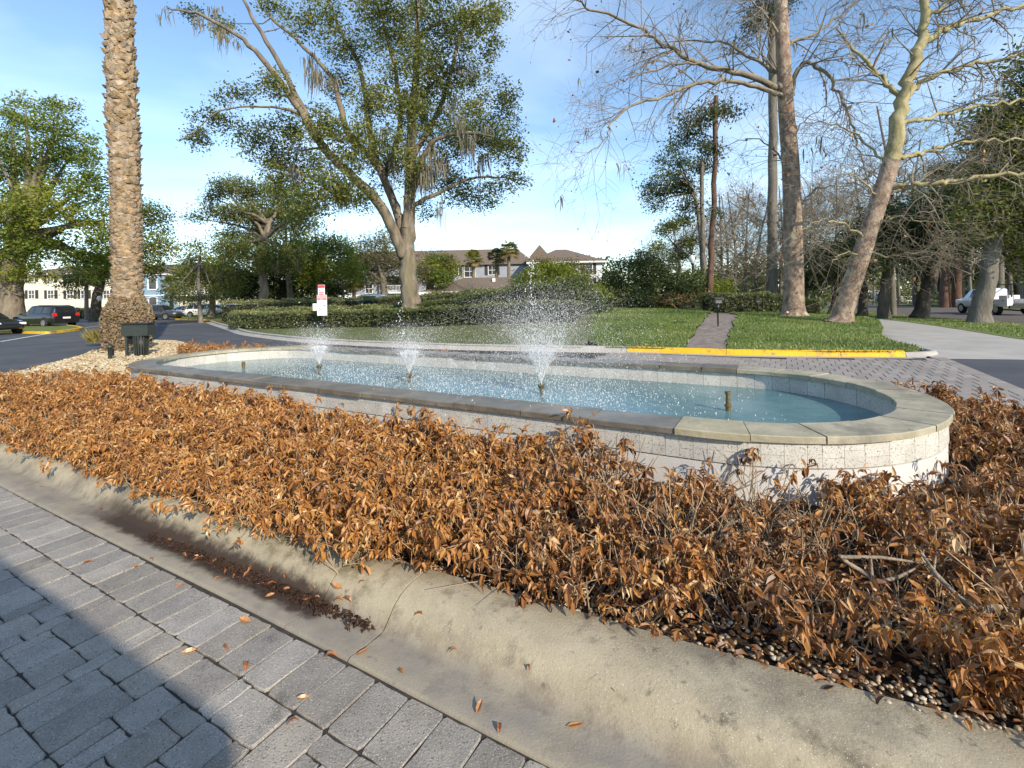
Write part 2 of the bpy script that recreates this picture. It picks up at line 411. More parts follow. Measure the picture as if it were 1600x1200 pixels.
M['leaf_dark'] = leafmat('dark_leaves', [(0.032, 0.05, 0.018), (0.062, 0.088, 0.028), (0.11, 0.135, 0.042), (0.19, 0.20, 0.065)], 0.3, 0.03)
M['leaf_olive'] = leafmat('olive_leaves', [(0.08, 0.075, 0.03), (0.13, 0.13, 0.045), (0.19, 0.18, 0.07)], 0.35, 0.03)
M['leaf_hedge'] = leafmat('hedge_leaves', [(0.038, 0.056, 0.016), (0.085, 0.11, 0.03), (0.155, 0.18, 0.048), (0.25, 0.245, 0.09)], 0.25, 0.07)
M['hedge_core'] = mat('hedge_core', [(0.012, 0.014, 0.007), (0.03, 0.028, 0.016)], 0.95, 9)
M['leaf_pine'] = leafmat('pine_needles', [(0.02, 0.034, 0.012), (0.05, 0.07, 0.02), (0.08, 0.10, 0.03)], 0.2, 0.04)
M['leaf_palm'] = leafmat('palm_fronds', [(0.07, 0.085, 0.016), (0.16, 0.18, 0.03), (0.28, 0.26, 0.055), (0.28, 0.20, 0.09)], 0.4, 0.03)
M['moss'] = leafmat('spanish_moss', [(0.12, 0.115, 0.08), (0.2, 0.19, 0.14), (0.26, 0.23, 0.165)], 0.3, 0.0)
M['dead'] = leafmat('dead_leaves', [(0.07, 0.031, 0.014), (0.20, 0.082, 0.024), (0.42, 0.18, 0.043), (0.56, 0.285, 0.075), (0.62, 0.44, 0.21)], 0.3, 0.05, [0, 0.2, 0.5, 0.8, 1])
M['dead2'] = leafmat('dead_leaves_brown', [(0.06, 0.027, 0.013), (0.17, 0.072, 0.024), (0.34, 0.15, 0.045), (0.48, 0.25, 0.08), (0.62, 0.45, 0.25)], 0.28, 0.05, [0, 0.25, 0.55, 0.82, 1])
M['dead_twig'] = mat('dead_twig', [(0.24, 0.165, 0.10), (0.42, 0.32, 0.21)], 0.9, 20)
M['dead_branch'] = mat('dead_branch', [(0.15, 0.115, 0.08), (0.27, 0.22, 0.16), (0.36, 0.305, 0.23)], 0.9, 22, bump=0.9, bscale=70, bdist=0.01)
M['fallen'] = leafmat('fallen_leaves', [(0.14, 0.05, 0.02), (0.34, 0.13, 0.035), (0.50, 0.25, 0.09)], 0.15, 0.08)
M['strap'] = leafmat('strap_leaves', [(0.05, 0.10, 0.03), (0.10, 0.17, 0.06), (0.25, 0.32, 0.16)], 0.3, 0.08)
M['pebble'] = leafmat('pebbles', [(0.10, 0.06, 0.035), (0.25, 0.175, 0.105), (0.37, 0.29, 0.19), (0.46, 0.41, 0.32)], 0.0, 0.04)
M['pebble_pale'] = leafmat('pale_gravel', [(0.17, 0.11, 0.055), (0.36, 0.27, 0.155), (0.47, 0.39, 0.25), (0.54, 0.48, 0.36)], 0.0, 0.02)
M['debris'] = mat('wet_debris', [(0.018, 0.010, 0.007), (0.055, 0.028, 0.018), (0.10, 0.055, 0.035)], 0.55, 30, 8, bump=1.0, bscale=60, bdist=0.02)

# ------------------------------------------------------------------ layout: the fountain's own axes
C0 = Vector((-1.445, 7.147)); AX = Vector((0.8703, -0.4925)); NX = Vector((0.4925, 0.8703))
def AN(a, n, z=0.0):
    p = C0 + AX * a + NX * n
    return Vector((p.x, p.y, z))
def toAN(x, y):
    d = Vector((x, y)) - C0
    return d.dot(AX), d.dot(NX)
ROTA = math.atan2(AX.y, AX.x)

def catmull(P, per=8, closed=False):
    P = [np.array(tuple(p), float) for p in P]
    n = len(P); O = []
    rng_ = range(n if closed else n - 1)
    for i in rng_:
        p1, p2 = P[i], P[(i + 1) % n]
        p0 = P[(i - 1) % n] if (closed or i > 0) else 2 * p1 - p2
        p3 = P[(i + 2) % n] if (closed or i < n - 2) else 2 * p2 - p1
        for k in range(per):
            t = k / per
            O.append(0.5 * ((2 * p1) + (-p0 + p2) * t + (2 * p0 - 5 * p1 + 4 * p2 - p3) * t * t + (-p0 + 3 * p1 - 3 * p2 + p3) * t ** 3))
    if not closed: O.append(P[-1])
    return np.array(O)
def resample(P, step, closed=False):
    P = np.asarray(P, float)
    if closed: P = np.vstack([P, P[:1]])
    d = np.r_[0, np.cumsum(np.linalg.norm(np.diff(P, axis=0), axis=1))]
    n = max(2, int(round(d[-1] / step)) + 1)
    q = np.linspace(0, d[-1], n)
    R = np.stack([np.interp(q, d, P[:, k]) for k in range(P.shape[1])], 1)
    return R[:-1] if closed else R

ISLAND = catmull([tuple(AN(a, n))[:2] for a, n in [(7.9, -0.6), (7.55, -2.2), (6.7, -3.5), (5.4, -4.0), (2, -4.03), (-1.5, -4.04), (-4.5, -4.0), (-7.5, -3.6), (-9.6, -2.75),
                  (-11.3, -1.45), (-14.0, 0.5), (-16.8, 2.15), (-18.1, 3.3), (-18.3, 4.6), (-17.2, 5.2), (-14.9, 4.5), (-12.5, 3.7), (-9, 3.05), (-5, 2.75), (0, 2.65), (4.6, 2.6), (6.9, 1.9), (7.75, 0.8)]], 8, True)
FARK = catmull([(-26.5, 42), (-22.4, 36.4), (-17.0, 29.2), (-13.9, 25.0), (-11.3, 22.2), (-7.6, 18.85), (-2.1, 15.5), (3.2, 13.5), (6.1, 12.1), (9.25, 11.3)], 8)

def inpoly(pts, poly):
    x, y = pts[:, 0], pts[:, 1]
    r = np.zeros(len(pts), bool)
    n = len(poly); j = n - 1
    for i in range(n):
        xi, yi = poly[i]; xj, yj = poly[j]
        c = ((yi > y) != (yj > y)) & (x < (xj - xi) * (y - yi) / (yj - yi + 1e-12) + xi)
        r ^= c; j = i
    return r
def polydist(pts, line):
    pts = np.asarray(pts, float); D = np.full(len(pts), 1e9)
    for a, b in zip(line[:-1], line[1:]):
        ab = b - a
        t = np.clip(((pts - a) @ ab) / (ab @ ab + 1e-12), 0, 1)
        D = np.minimum(D, np.linalg.norm(pts - (a + t[:, None] * ab), axis=1))
    return D
def gz(x, y):                              # the lie of the land: falls gently to the street
    x = np.asarray(x, float); y = np.asarray(y, float)
    return -0.42 * smooth(13, 29, x) * smooth(8, 20, y) - 0.6 * smooth(45, 95, y) * smooth(18, 34, x)
FK = FARK[:, :2]
def lawnz(x, y):
    p = np.stack([np.atleast_1d(x), np.atleast_1d(y)], 1).astype(float)
    d = polydist(p, FK)
    A = 0.12 + 0.53 * smooth(-9, 2, p[:, 0]) - 0.30 * smooth(8, 12.5, p[:, 0]) - 0.30 * smooth(14, 20, p[:, 0])
    return 0.13 + A * smooth(0.0, 12, d) * (1 - smooth(40, 60, p[:, 1])) + gz(p[:, 0], p[:, 1])

def sheet(name, poly, step, zf, m, kind='structure', parent=None, sm=True, bstep=None):
    poly = np.asarray([tuple(p)[:2] for p in poly], float)
    bd = resample(poly, bstep or step, True)
    lo, hi = poly.min(0), poly.max(0)
    xs = np.arange(lo[0], hi[0], step); ys = np.arange(lo[1], hi[1], step)
    gx, gy = np.meshgrid(xs, ys)
    g = np.stack([gx.ravel(), gy.ravel()], 1) + rg.uniform(-0.2, 0.2, (gx.size, 2)) * step
    g = g[inpoly(g, bd)]
    if len(g): g = g[polydist(g, np.vstack([bd, bd[:1]])) > step * 0.35]
    P = np.vstack([bd, g]) if len(g) else bd
    nb = len(bd)
    e = [(i, (i + 1) % nb) for i in range(nb)]
    vo, _, fo, *_r = delaunay_2d_cdt([Vector(p) for p in P], e, [], 1, 1e-5)
    V = np.array([tuple(v) for v in vo])
    Z = zf(V[:, 0], V[:, 1])
    b = MB()
    Fa = np.array([tuple(f) for f in fo])
    v0, v1, v2 = V[Fa[:, 0]], V[Fa[:, 1]], V[Fa[:, 2]]
    cr_ = (v1[:, 0] - v0[:, 0]) * (v2[:, 1] - v0[:, 1]) - (v1[:, 1] - v0[:, 1]) * (v2[:, 0] - v0[:, 0])
    Fa[cr_ < 0] = Fa[cr_ < 0][:, ::-1]
    b.add(np.c_[V, Z], Fa)
    o = b.build(name, m, parent, sm)
    if kind: o['kind'] = kind
    return o
const = lambda z: (lambda x, y: np.full(np.shape(x), z))

# ------------------------------------------------------------------ the ground, road, lawns
b = MB()
xs = np.unique(np.r_[-900, -500, -300, -200, np.arange(-140, 141, 4), 200, 300, 500, 900])
ys = np.unique(np.r_[-900, -400, -150, -60, np.arange(-20, 161, 4), 220, 320, 500, 900])
gx, gy = np.meshgrid(xs, ys)
V = np.c_[gx.ravel(), gy.ravel(), gz(gx.ravel(), gy.ravel()) - 0.14]
nx_, ny_ = len(xs), len(ys)
i, j = np.meshgrid(np.arange(nx_ - 1), np.arange(ny_ - 1))
q = (j * nx_ + i).ravel()
b.add(V, np.stack([q, q + 1, q + 1 + nx_, q + nx_], 1))
tag(b.build('ground', M['ground'], sm=True), kind='structure')

apron_y = lambda x: 11.3 - 0.30 * (x - 9.25)
asph = [(-95, -30), (32, -30), (32, 4.4), (9.9, 11.08)] + [tuple(p) for p in FK[::-1]] + [(-30, 52), (-36, 74), (-95, 74)]
sheet('asphalt_road', asph, 3.0, const(0.0), M['asphalt'])

# paver carriageway: sand bed and the pavers on it
pave_poly = [tuple(AN(a, n)) for a, n in ((8.0, -12), (-9.5, -12), (-9.5, 10.2))] + [tuple(p) for p in FK if toAN(*p)[0] > -9.5] + [(9.9, 11.08)]
pave_poly = [p[:2] for p in pave_poly]
pave_poly = [p for p in pave_poly]
paver_road = sheet('paver_road', pave_poly, 2.0, const(0.004), M['joint'])

# lawns
mulch_poly = [tuple(p) for p in FK if p[0] < 2.2] + [(2.4, 15.5), (3.0, 18), (3.6, 21), (4.2, 27), (4, 46), (-8, 46), (-24, 47), (-27, 42.6)]
sheet('mulch_bed', mulch_poly, 0.8, lambda x, y: lawnz(x, y) - 0.01, M['lawn_dry'])
trail_l = [(4.5, 13.0), (6.0, 16.0), (8.4, 20.7), (10.7, 25.8), (11.5, 30)]
trail_r = [(12.9, 30), (11.9, 25.8), (9.7, 20.6), (7.2, 15.9), (5.5, 12.4)]
def inner(poly_pts, off=0.16):
    return poly_pts
def ragged(P, amt):
    Q = resample(np.asarray(P, float), 0.35); Q[1:-1] += rg.normal(0, amt, Q[1:-1].shape)
    return [tuple(q) for q in Q]
trail_l = ragged(catmull(trail_l, 5), 0.06); trail_r = ragged(catmull(trail_r, 5), 0.06)
sheet('footpath', trail_l + trail_r, 0.5, lambda x, y: lawnz(x, y) - 0.035, M['trail'])
left_lawn_poly = [tuple(p) for p in FK if 2.1 < p[0] < 4.4] + trail_l + [(11, 46), (4, 46), (4.2, 27), (3.6, 21), (3.0, 18), (2.4, 15.5)]
lawn = sheet('lawn', left_lawn_poly, 0.8, lawnz, M['lawn'])
right_lawn_poly = [(5.5, 12.4), (6.2, 12.1), (7.8, 11.62), (9.2, 11.33), (9.9, 11.55), (10.35, 12.3), (10.5, 13.2), (11.2, 14.6), (12.6, 16.3), (14.5, 19), (17, 23.5), (19.5, 28), (22, 34), (22, 42), (12, 42)] + trail_r[:-1]
sheet('lawn.001', right_lawn_poly, 0.6, lawnz, M['lawn'])
walk_l = [(9.6, 10.95), (10.0, 11.9), (10.0, 13.1), (10.6, 14.6), (12.2, 16.5), (14.1, 18.9), (16.5, 23.4), (19.0, 27.9), (21.5, 34), (24.6, 44)]
walk_r = [(27.3, 44), (24.4, 33), (22.0, 27), (19.6, 22.2), (17.4, 18.2), (15.4, 14.6), (14.6, 12.4), (14.6, 9.55)]
walkz = lambda x, y: gz(x, y) + 0.05 * smooth(0, 0.8, y - (11.08 - 0.302 * (np.asarray(x) - 9.9))) + 0.006
sheet('sidewalk', walk_l + walk_r, 0.7, walkz, M['concrete_far'])
st_near = [(21.5, 9.0), (24.5, 16), (27.7, 26), (30, 35), (33, 43.2), (38, 56), (47, 80), (56, 110)]
st_far = [(72, 110), (60, 80), (50.5, 58), (45, 46.5), (41, 37), (38.5, 28), (36.5, 18), (34, 9.0)]
sheet('lawn.002', [(14.3, 9.0), (14.4, 12.4), (15.2, 14.6), (17.2, 18.2), (19.4, 22.2), (21.8, 27), (24.2, 33), (27.1, 44), (31, 60), (38, 88)] + [(46, 80), (37.3, 56), (32.4, 43.2), (29.4, 35), (27.1, 26), (23.9, 16), (20.5, 9.0)], 1.0, lambda x, y: gz(x, y) + 0.068, M['lawn'])
sheet('street', st_near + st_far, 2.5, lambda x, y: gz(x, y) + 0.004, M['street'])
sheet('lawn.003', [(34.5, 9.0), (37, 18), (39, 28), (41.5, 37), (45.5, 46.5), (51, 58), (60.5, 80), (100, 80), (100, 9)], 3, lambda x, y: gz(x, y) + 0.09, M['lawn'])

# kerbs -------------------------------------------------------------
def sweep_kerb(name, path, prof_fn, m, seg=3.0, gap=0.006, zf=None, closed=False, mats=None):
    """path: foot line; prof_fn(s) -> list of (offset to the left of travel, height)"""
    root = empty(name, (0, 0, 0)); root['kind'] = 'structure'
    P = resample(np.asarray(path)[:, :2], 0.15, closed)
    if closed: P = np.vstack([P, P[:1]])
    T = np.gradient(P, axis=0)
    if closed: T[0] = T[-1] = (P[1] - P[-2])
    T /= np.linalg.norm(T, axis=1, keepdims=True)
    N = np.c_[-T[:, 1], T[:, 0]]
    per = max(2, int(seg / 0.15)); k = 0
    while k < len(P) - 1:
        e = min(len(P) - 1, k + per)
        idx = np.arange(k, e + 1)
        Q = P[idx].copy()
        Q[-1] -= T[idx[-1]] * gap
        prof = [prof_fn(Q[i_]) for i_ in range(len(Q))]
        npf = len(prof[0])
        V = []
        for i_, id_ in enumerate(idx):
            z0 = 0.0 if zf is None else float(zf(np.array([Q[i_][0]]), np.array([Q[i_][1]]))[0])
            for (o_, h) in prof[i_]:
                V.append((Q[i_][0] + N[id_][0] * o_, Q[i_][1] + N[id_][1] * o_, z0 + h))
        nn = len(Q)
        Fs = []
        for i_ in range(nn - 1):
            for j_ in range(npf - 1):
                a = i_ * npf + j_
                Fs.append((a, a + npf, a + npf + 1, a + 1))
        bb = MB(); bb.add(V, np.array(Fs))
        bb.add(V[:npf], [tuple(range(npf))]); bb.add(V[-npf:], [tuple(range(npf - 1, -1, -1))])
        mm = m if mats is None else mats(Q[len(Q) // 2])
        bb.build('kerb_segment', mm, root, True)
        k = e
    return root
def island_prof(p):
    a, n = toAN(*p)
    front = n < -2
    w = 0.40 + 0.26 * float(smooth(0, 5.6, a)) if front else 0.42
    if a < -9.5: w = 0.3
    k = w / 0.42
    return [(0, -0.06), (0.0, 0.012), (0.015, 0.020), (0.10, 0.010), (0.19, 0.006), (0.215, 0.012), (0.235 + 0.01 * k, 0.045), (0.245 + 0.035 * k, 0.092), (0.255 + 0.065 * k, 0.122), (0.265 + 0.10 * k, 0.138), (max(w, 0.40), 0.145), (max(w, 0.40) + 0.02, 0.13), (max(w, 0.40) + 0.02, -0.06)]
# travel so that the bed lies on the left: the outline runs clockwise seen from above, so reverse it
isl = ISLAND
area = 0.5 * np.sum(isl[:, 0] * np.roll(isl[:, 1], -1) - np.roll(isl[:, 0], -1) * isl[:, 1])
if area < 0: isl = isl[::-1]
# start so that one joint falls where the crack is in the photograph
crack = np.array(tuple(G(552, 1037))[:2])
k0 = int(np.argmin(np.linalg.norm(isl - crack, axis=1)))
isl2 = resample(isl, 0.05, True)
k0 = int(np.argmin(np.linalg.norm(isl2 - crack, axis=1)))
isl2 = np.roll(isl2, -k0, axis=0)
sweep_kerb('kerb', isl2, island_prof, M['concrete'], 3.0, 0.009, closed=True)
def far_prof(p):
    return [(-0.34, -0.05), (-0.34, 0.010), (-0.01, 0.012), (0.03, 0.13), (0.06, 0.15), (0.19, 0.152), (0.20, -0.1)]
def far_mat(p):
    return M['yellow'] if p[0] > 3.15 else M['concrete_far']
fk = FK.copy()
def yel_prof(p):
    return [(-0.02, -0.05), (-0.015, 0.014), (0.035, 0.125), (0.07, 0.15), (0.20, 0.153), (0.21, -0.1)]
i3 = int(np.argmin(np.abs(fk[:, 0] - 3.2)))
kb = sweep_kerb('kerb.001', fk[:i3 + 1], far_prof, M['concrete_far'], 3.0, 0.012)
ky = sweep_kerb('kerb.002', fk[i3:], yel_prof, M['yellow'], 2.55, 0.012)
sweep_kerb('kerb.003', catmull([(9.26, 11.3), (9.95, 11.33), (10.35, 11.75), (10.5, 12.5), (10.62, 13.2)], 6), lambda p: [(-0.02, -0.05), (-0.015, 0.014), (0.035, 0.10), (0.07, 0.115), (0.22, 0.11), (0.23, -0.1)], M['concrete_far'], 2.0, 0.01)
gut = MB()   # concrete gutter pan in front of the yellow kerb
gp = resample(fk[i3:], 0.4)
T = np.gradient(gp, axis=0); T /= np.linalg.norm(T, axis=1, keepdims=True); N = np.c_[-T[:, 1], T[:, 0]]
V = np.vstack([np.c_[gp - N * 0.34, np.full(len(gp), 0.012)], np.c_[gp - N * 0.02, np.full(len(gp), 0.010)]])
n_ = len(gp)
gut.add(V, np.array([(k, k + 1, n_ + k + 1, n_ + k) for k in range(n_ - 1)]))
gut.build('gutter', M['concrete_far'])['kind'] = 'structure'

# island bed
T = np.gradient(isl2, axis=0); T /= np.linalg.norm(T, axis=1, keepdims=True); N = np.c_[-T[:, 1], T[:, 0]]
wv = np.array([island_prof(p)[-3][0] for p in isl2])
bedline = (isl2 + N * (wv[:, None] - 0.03))[::4]
def bedz(x, y):
    x = np.asarray(x, float); y = np.asarray(y, float)
    return 0.115 + 0.015 * np.sin(x * 3.1) * np.sin(y * 2.7) + 0.10 * np.exp(-((x + 13.9) ** 2 + (y - 16.2) ** 2) / 3.0)
bed = sheet('planting_bed', bedline, 0.35, bedz, M['soil'])
BEDPOLY = bedline

# ------------------------------------------------------------------ pavers in front, laid one by one
def in_view(p, pad=60):
    y = p[1]
    if y < 0.4: return False
    u = p[0] / y * F; v = (CAMZ - p[2]) / y * F
    x0 = (u * 1 + SL * v) * CA; y0 = (v - SL * u) * CA
    px, py = x0 + 800, y0 + YH
    return -pad < px < 1600 + pad and -pad < py < 1200 + pad
U = 0.0885
PAV = {}
def paver_mesh(nu, nv, var):
    key = (nu, nv, var)
    if key not in PAV:
        w, d = nu * U - 0.0045, nv * U - 0.0045
        h = 0.03; bvl = 0.0042
        r2 = np.random.default_rng(hash(key) % 9999)
        def outline(k):
            P = []
            for (sx, sy) in ((-1, -1), (1, -1), (1, 1), (-1, 1)):
                P.append((sx * (w / 2 - k), sy * (d / 2 - k)))
            Q = []
            for a, c in zip(P, P[1:] + P[:1]):
                for tt in (0.06, 0.35, 0.65, 0.94):
                    Q.append((a[0] * (1 - tt) + c[0] * tt, a[1] * (1 - tt) + c[1] * tt))
            return np.array(Q)
        jit = r2.normal(0, 0.0022, (16, 2))
        o0 = outline(0) + jit; o1 = outline(bvl) + jit * 0.8
        V = np.vstack([np.c_[o0, np.full(16, -h)], np.c_[o0, np.full(16, -bvl)], np.c_[o1, r2.normal(0, 0.0007, 16)]])
        Fs = []
        for l in (0, 16):
            for i_ in range(16):
                j_ = (i_ + 1) % 16
                Fs.append((l + i_, l + j_, l + 16 + j_, l + 16 + i_))
        bb = MB(); bb.add(V, np.array(Fs)); bb.add(V[32:], [tuple(range(16))])
        o = bb.build('paver', M['paver'])
        PAV[key] = o.data
        bpy.data.objects.remove(o)
    return PAV[key]
cand = []
# soldier course along the gutter
a = -9.3
while a < 6.0:
    w = 2
    cand.append((a + w * U / 2, -4.05 - 0.135, w, 3))
    a += w * U
# ashlar field beyond it, on a grid of the unit U
na0, na1 = int(-9.3 / U), int(7.6 / U)
nrow = 40
occ = np.zeros((na1 - na0, nrow), bool)
pr = random.Random(5)
opts = [(3, 3), (2, 3), (2, 3), (2, 3), (2, 3), (2, 2), (2, 2), (2, 1), (1, 2), (3, 2), (3, 2), (3, 3)]
n_top = -4.05 - 0.135 - 1.5 * U - 0.004
for jrow in range(nrow):
    for ia in range(na1 - na0):
        if occ[ia, jrow]: continue
        ch = opts[:]; pr.shuffle(ch)
        for (w, d) in ch + [(2, 1), (1, 2), (1, 1)]:
            if ia + w <= na1 - na0 and jrow + d <= nrow and not occ[ia:ia + w, jrow:jrow + d].any():
                occ[ia:ia + w, jrow:jrow + d] = True
                cand.append(((na0 + ia + w / 2) * U, n_top - (jrow + d / 2) * U, w, d))
                break
cl = []
for (a, n, w, d) in cand:
    p = AN(a, n, 0.012)
    if in_view(p, 90): cl.append((p.length, a, n, w, d))
    elif in_view(p, 1100): cl.append((p.length + 500, a, n, w, d))
cl.sort()
far_p = MB()
def add_flat_paver(bb, a, n, w, d, z=0.013):
    m = Matrix.Rotation(ROTA, 3, 'Z')
    p = AN(a, n, z - 0.008)
    bb.bevel_box(p, (w * U - 0.012, d * U - 0.012, 0.016), 0.004, m)
for k, (_, a, n, w, d) in enumerate(cl):
    if k < 300 and _ < 400:
        me = paver_mesh(w, d, pr.randrange(3))
        o = bpy.data.objects.new('paver', me)
        o.location = AN(a, n, 0.013 + pr.uniform(-0.0025, 0.0025))
        o.rotation_euler = (pr.gauss(0, 0.006), pr.gauss(0, 0.006), ROTA + (math.pi if pr.random() < 0.5 else 0) + pr.gauss(0, 0.004))
        o.parent = paver_road
        COL.objects.link(o)
    else:
        add_flat_paver(far_p, a, n, w, d)
# pavers beyond the island: rows laid across the carriageway, joined
n = 2.2; row = 0
while n < 10.5:
    a = 0.6 + (0.105 if row % 2 else 0)
    while a < 7.75:
        p = AN(a, n + 0.2)
        pp = np.array([[p.x, p.y]])
        ok = not inpoly(pp, isl)[0] and polydist(pp, FK)[0] > 0.48 and p.y < np.interp(p.x, FK[:, 0], FK[:, 1]) - 0.2 and in_view(p, 700)
        if ok: far_p.bevel_box((p.x, p.y, 0.008), (0.198, 0.392, 0.014), 0.004, Matrix.Rotation(ROTA, 3, 'Z'))
        a += 0.21
    n += 0.405; row += 1
# border course along the outer edge, and the right end around the island
n = -3
while n < 9:
    p = AN(7.87, n)
    if in_view(p, 60): far_p.bevel_box(AN(7.87, n, 0.008), (0.24, 0.16, 0.016), 0.004, Matrix.Rotation(ROTA, 3, 'Z'))
    n += 0.17
o = far_p.build('pavers_beyond', M['paver_far'], paver_road, attr=True); o['kind'] = 'stuff'

# ------------------------------------------------------------------ fountain
fountain = empty('fountain', AN(0, 0, 0.1))
tag(fountain, 'long oval fountain with stone coping, white chip tiles and bright blue water', 'fountain')
FL = 4.223
def stad(R, t):                              # arc length parameter along a stadium of half-width R, from the front left corner going right
    per = [2 * FL, math.pi * R, 2 * FL, math.pi * R]
    t = t % sum(per)
    if t < per[0]: return (-FL + t, -R), (0, -1)
    t -= per[0]
    if t < per[1]:
        th = -math.pi / 2 + t / R
        return (FL + R * math.cos(th), R * math.sin(th)), (math.cos(th), math.sin(th))
    t -= per[1]
    if t < per[2]: return (FL - t, R), (0, 1)
    t -= per[2]
    th = math.pi / 2 + t / R
    return (-FL + R * math.cos(th), R * math.sin(th)), (math.cos(th), math.sin(th))
def per(R): return 4 * FL + 2 * math.pi * R
fl = Matrix.Translation(-AN(0, 0, 0.1))
def wrap_box(bb, R0, R1, s0, s1, z0, z1, Rm, nseg=3, jit=0.0, bev=0.0):
    """a piece that follows the oval: s0..s1 measured on the radius Rm"""
    V = []
    jz = [rnd.gauss(0, jit) for _ in range(4)]
    for k in range(nseg + 1):
        s = s0 + (s1 - s0) * k / nseg
        f_ = s / per(Rm)
        # same angular position on both radii: map by position on the middle line
        (ca_, cn_), (na_, nn_) = stad(Rm, s)
        for (R_, z_, ins) in ((R0, z0, 0), (R0, z1 - bev, 0), (R0 + bev * (1 if R1 > R0 else -1), z1, 1), (R1 - bev * (1 if R1 > R0 else -1), z1, 1), (R1, z1 - bev, 0), (R1, z0, 0)):
            d = R_ - Rm
            p = AN(ca_ + na_ * d, cn_ + nn_ * d, z_ + (jz[0] + (jz[1] - jz[0]) * k / nseg if z_ > z0 else 0))
            V.append(tuple(fl @ p))
    Fs = []
    for k in range(nseg):
        for j_ in range(6):
            a_ = k * 6 + j_; b_ = k * 6 + (j_ + 1) % 6
            Fs.append((a_, b_, b_ + 6, a_ + 6))
    bb.add(V, np.array(Fs))
    bb.add(V[:6], [(5, 4, 3, 2, 1, 0)]); bb.add(V[-6:], [(0, 1, 2, 3, 4, 5)])
# core wall
RW = 1.746; RI = 1.445
wb = MB()
nS = 120
def ring(R, z): return [tuple(fl @ AN(*stad(R, per(R) * k / nS)[0], z)) for k in range(nS)]
def band(bb, R0, z0, R1, z1):
    V = ring(R0, z0) + ring(R1, z1)
    bb.add(V, np.array([(k, (k + 1) % nS, nS + (k + 1) % nS, nS + k) for k in range(nS)]))
band(wb, RW - 0.004, 0.02, RW - 0.004, 0.357)
band(wb, RW - 0.004, 0.357, RW - 0.022, 0.360)
band(wb, RW - 0.022, 0.360, RW - 0.022, 0.369)
wb.build('wall', M['stucco'], fountain, True)
gb = MB()
band(gb, RW - 0.005, 0.37, RW - 0.005, 0.548)
band(gb, RW - 0.005, 0.548, RI + 0.012, 0.548)
band(gb, RI + 0.012, 0.548, RI + 0.012, 0.2)
gb.build('grout_bed', M['grout'], fountain, True)
# outer tiles in two staggered courses
PO = per(RW)
vis0, vis1 = -1.6, 2 * FL + math.pi * RW * 0.62
rest = MB()
cnt = 0
s = -0.9 * math.pi * RW
while s < PO - 0.9 * math.pi * RW:
    w = rnd.choice((0.10, 0.13, 0.15, 0.15, 0.20)); e = s + w
    cut = rnd.choice((None, None, 0.44, 0.455, 0.475, 0.49))
    rows = ((0.370, 0.5465),) if cut is None else ((0.370, cut - 0.0012), (cut + 0.0012, 0.5465))
    for (z0, z1) in rows:
        bb = MB() if (vis0 < s < vis1 and cnt < 298) else rest
        wrap_box(bb, RW - 0.025, RW + rnd.gauss(0, 0.0006), s + 0.0012, e - 0.0012, z0, z1, RW, 2)
        if bb is not rest:
            bb.build('tile', M['tile'], fountain); cnt += 1
    s = e
# inner tiles, one course
PI_ = per(RI); s = 0.0; nT = int(PI_ / 0.205); wT = PI_ / nT
vis_i0, vis_i1 = 2 * FL + math.pi * RI * 0.3, PI_ - math.pi * RI * 0.2
for k in range(nT):
    s = k * wT
    bb = MB() if vis_i0 < s < vis_i1 else rest
    wrap_box(bb, RI + 0.02, RI + rnd.gauss(0, 0.001), s + 0.002, s + wT - 0.002, 0.24, 0.546, RI, 2)
    if bb is not rest: bb.build('tile', M['tile'], fountain)
rest.build('tiles_unseen_side', M['tile'], fountain)['kind'] = 'stuff'
# coping stones
RC0, RC1 = 1.41, 1.778
RCm = 1.6
PC = per(RCm)
s = -0.2 - math.pi * RCm * 0.5
end = s + PC
lens = []
while s < end - 0.01:
    f0 = s % PC
    curved = (2 * FL - 0.3 < f0 < 2 * FL + math.pi * RCm) or f0 > 4 * FL + math.pi * RCm
    w = rnd.uniform(0.42, 0.52) if curved else rnd.uniform(0.55, 0.82)
    if end - (s + w) < 0.35: w = end - s
    mid = (s + w / 2) % PC
    (ca_, cn_), _n = stad(RCm, mid)
    # darker, smoother stones along the stretch around the three working jets
    is_dark = ca_ < 3.75 and ca_ > -5.4
    if cn_ > 0.8: is_dark = -4.2 < ca_ < 4.3
    bb = MB()
    wrap_box(bb, RC0 + rnd.gauss(0, 0.006), RC1 + rnd.gauss(0, 0.006), s + 0.0035, s + w - 0.0035, 0.549, 0.600 + rnd.gauss(0, 0.003), RCm, 5, 0.003, 0.006)
    bb.build('coping_stone', M['stone_dark'] if is_dark else M['stone'], fountain)
    s += w
# basin floor and water
wm = MB()
V = [tuple(fl @ AN(0, 0, 0.36))] + [tuple(fl @ AN(*stad(RI - 0.0, per(RI) * k / nS)[0], 0.36)) for k in range(nS)]
wm.add(V, np.array([(0, 1 + k, 1 + (k + 1) % nS) for k in range(nS)]))
wm.build('water', M['water'], fountain)
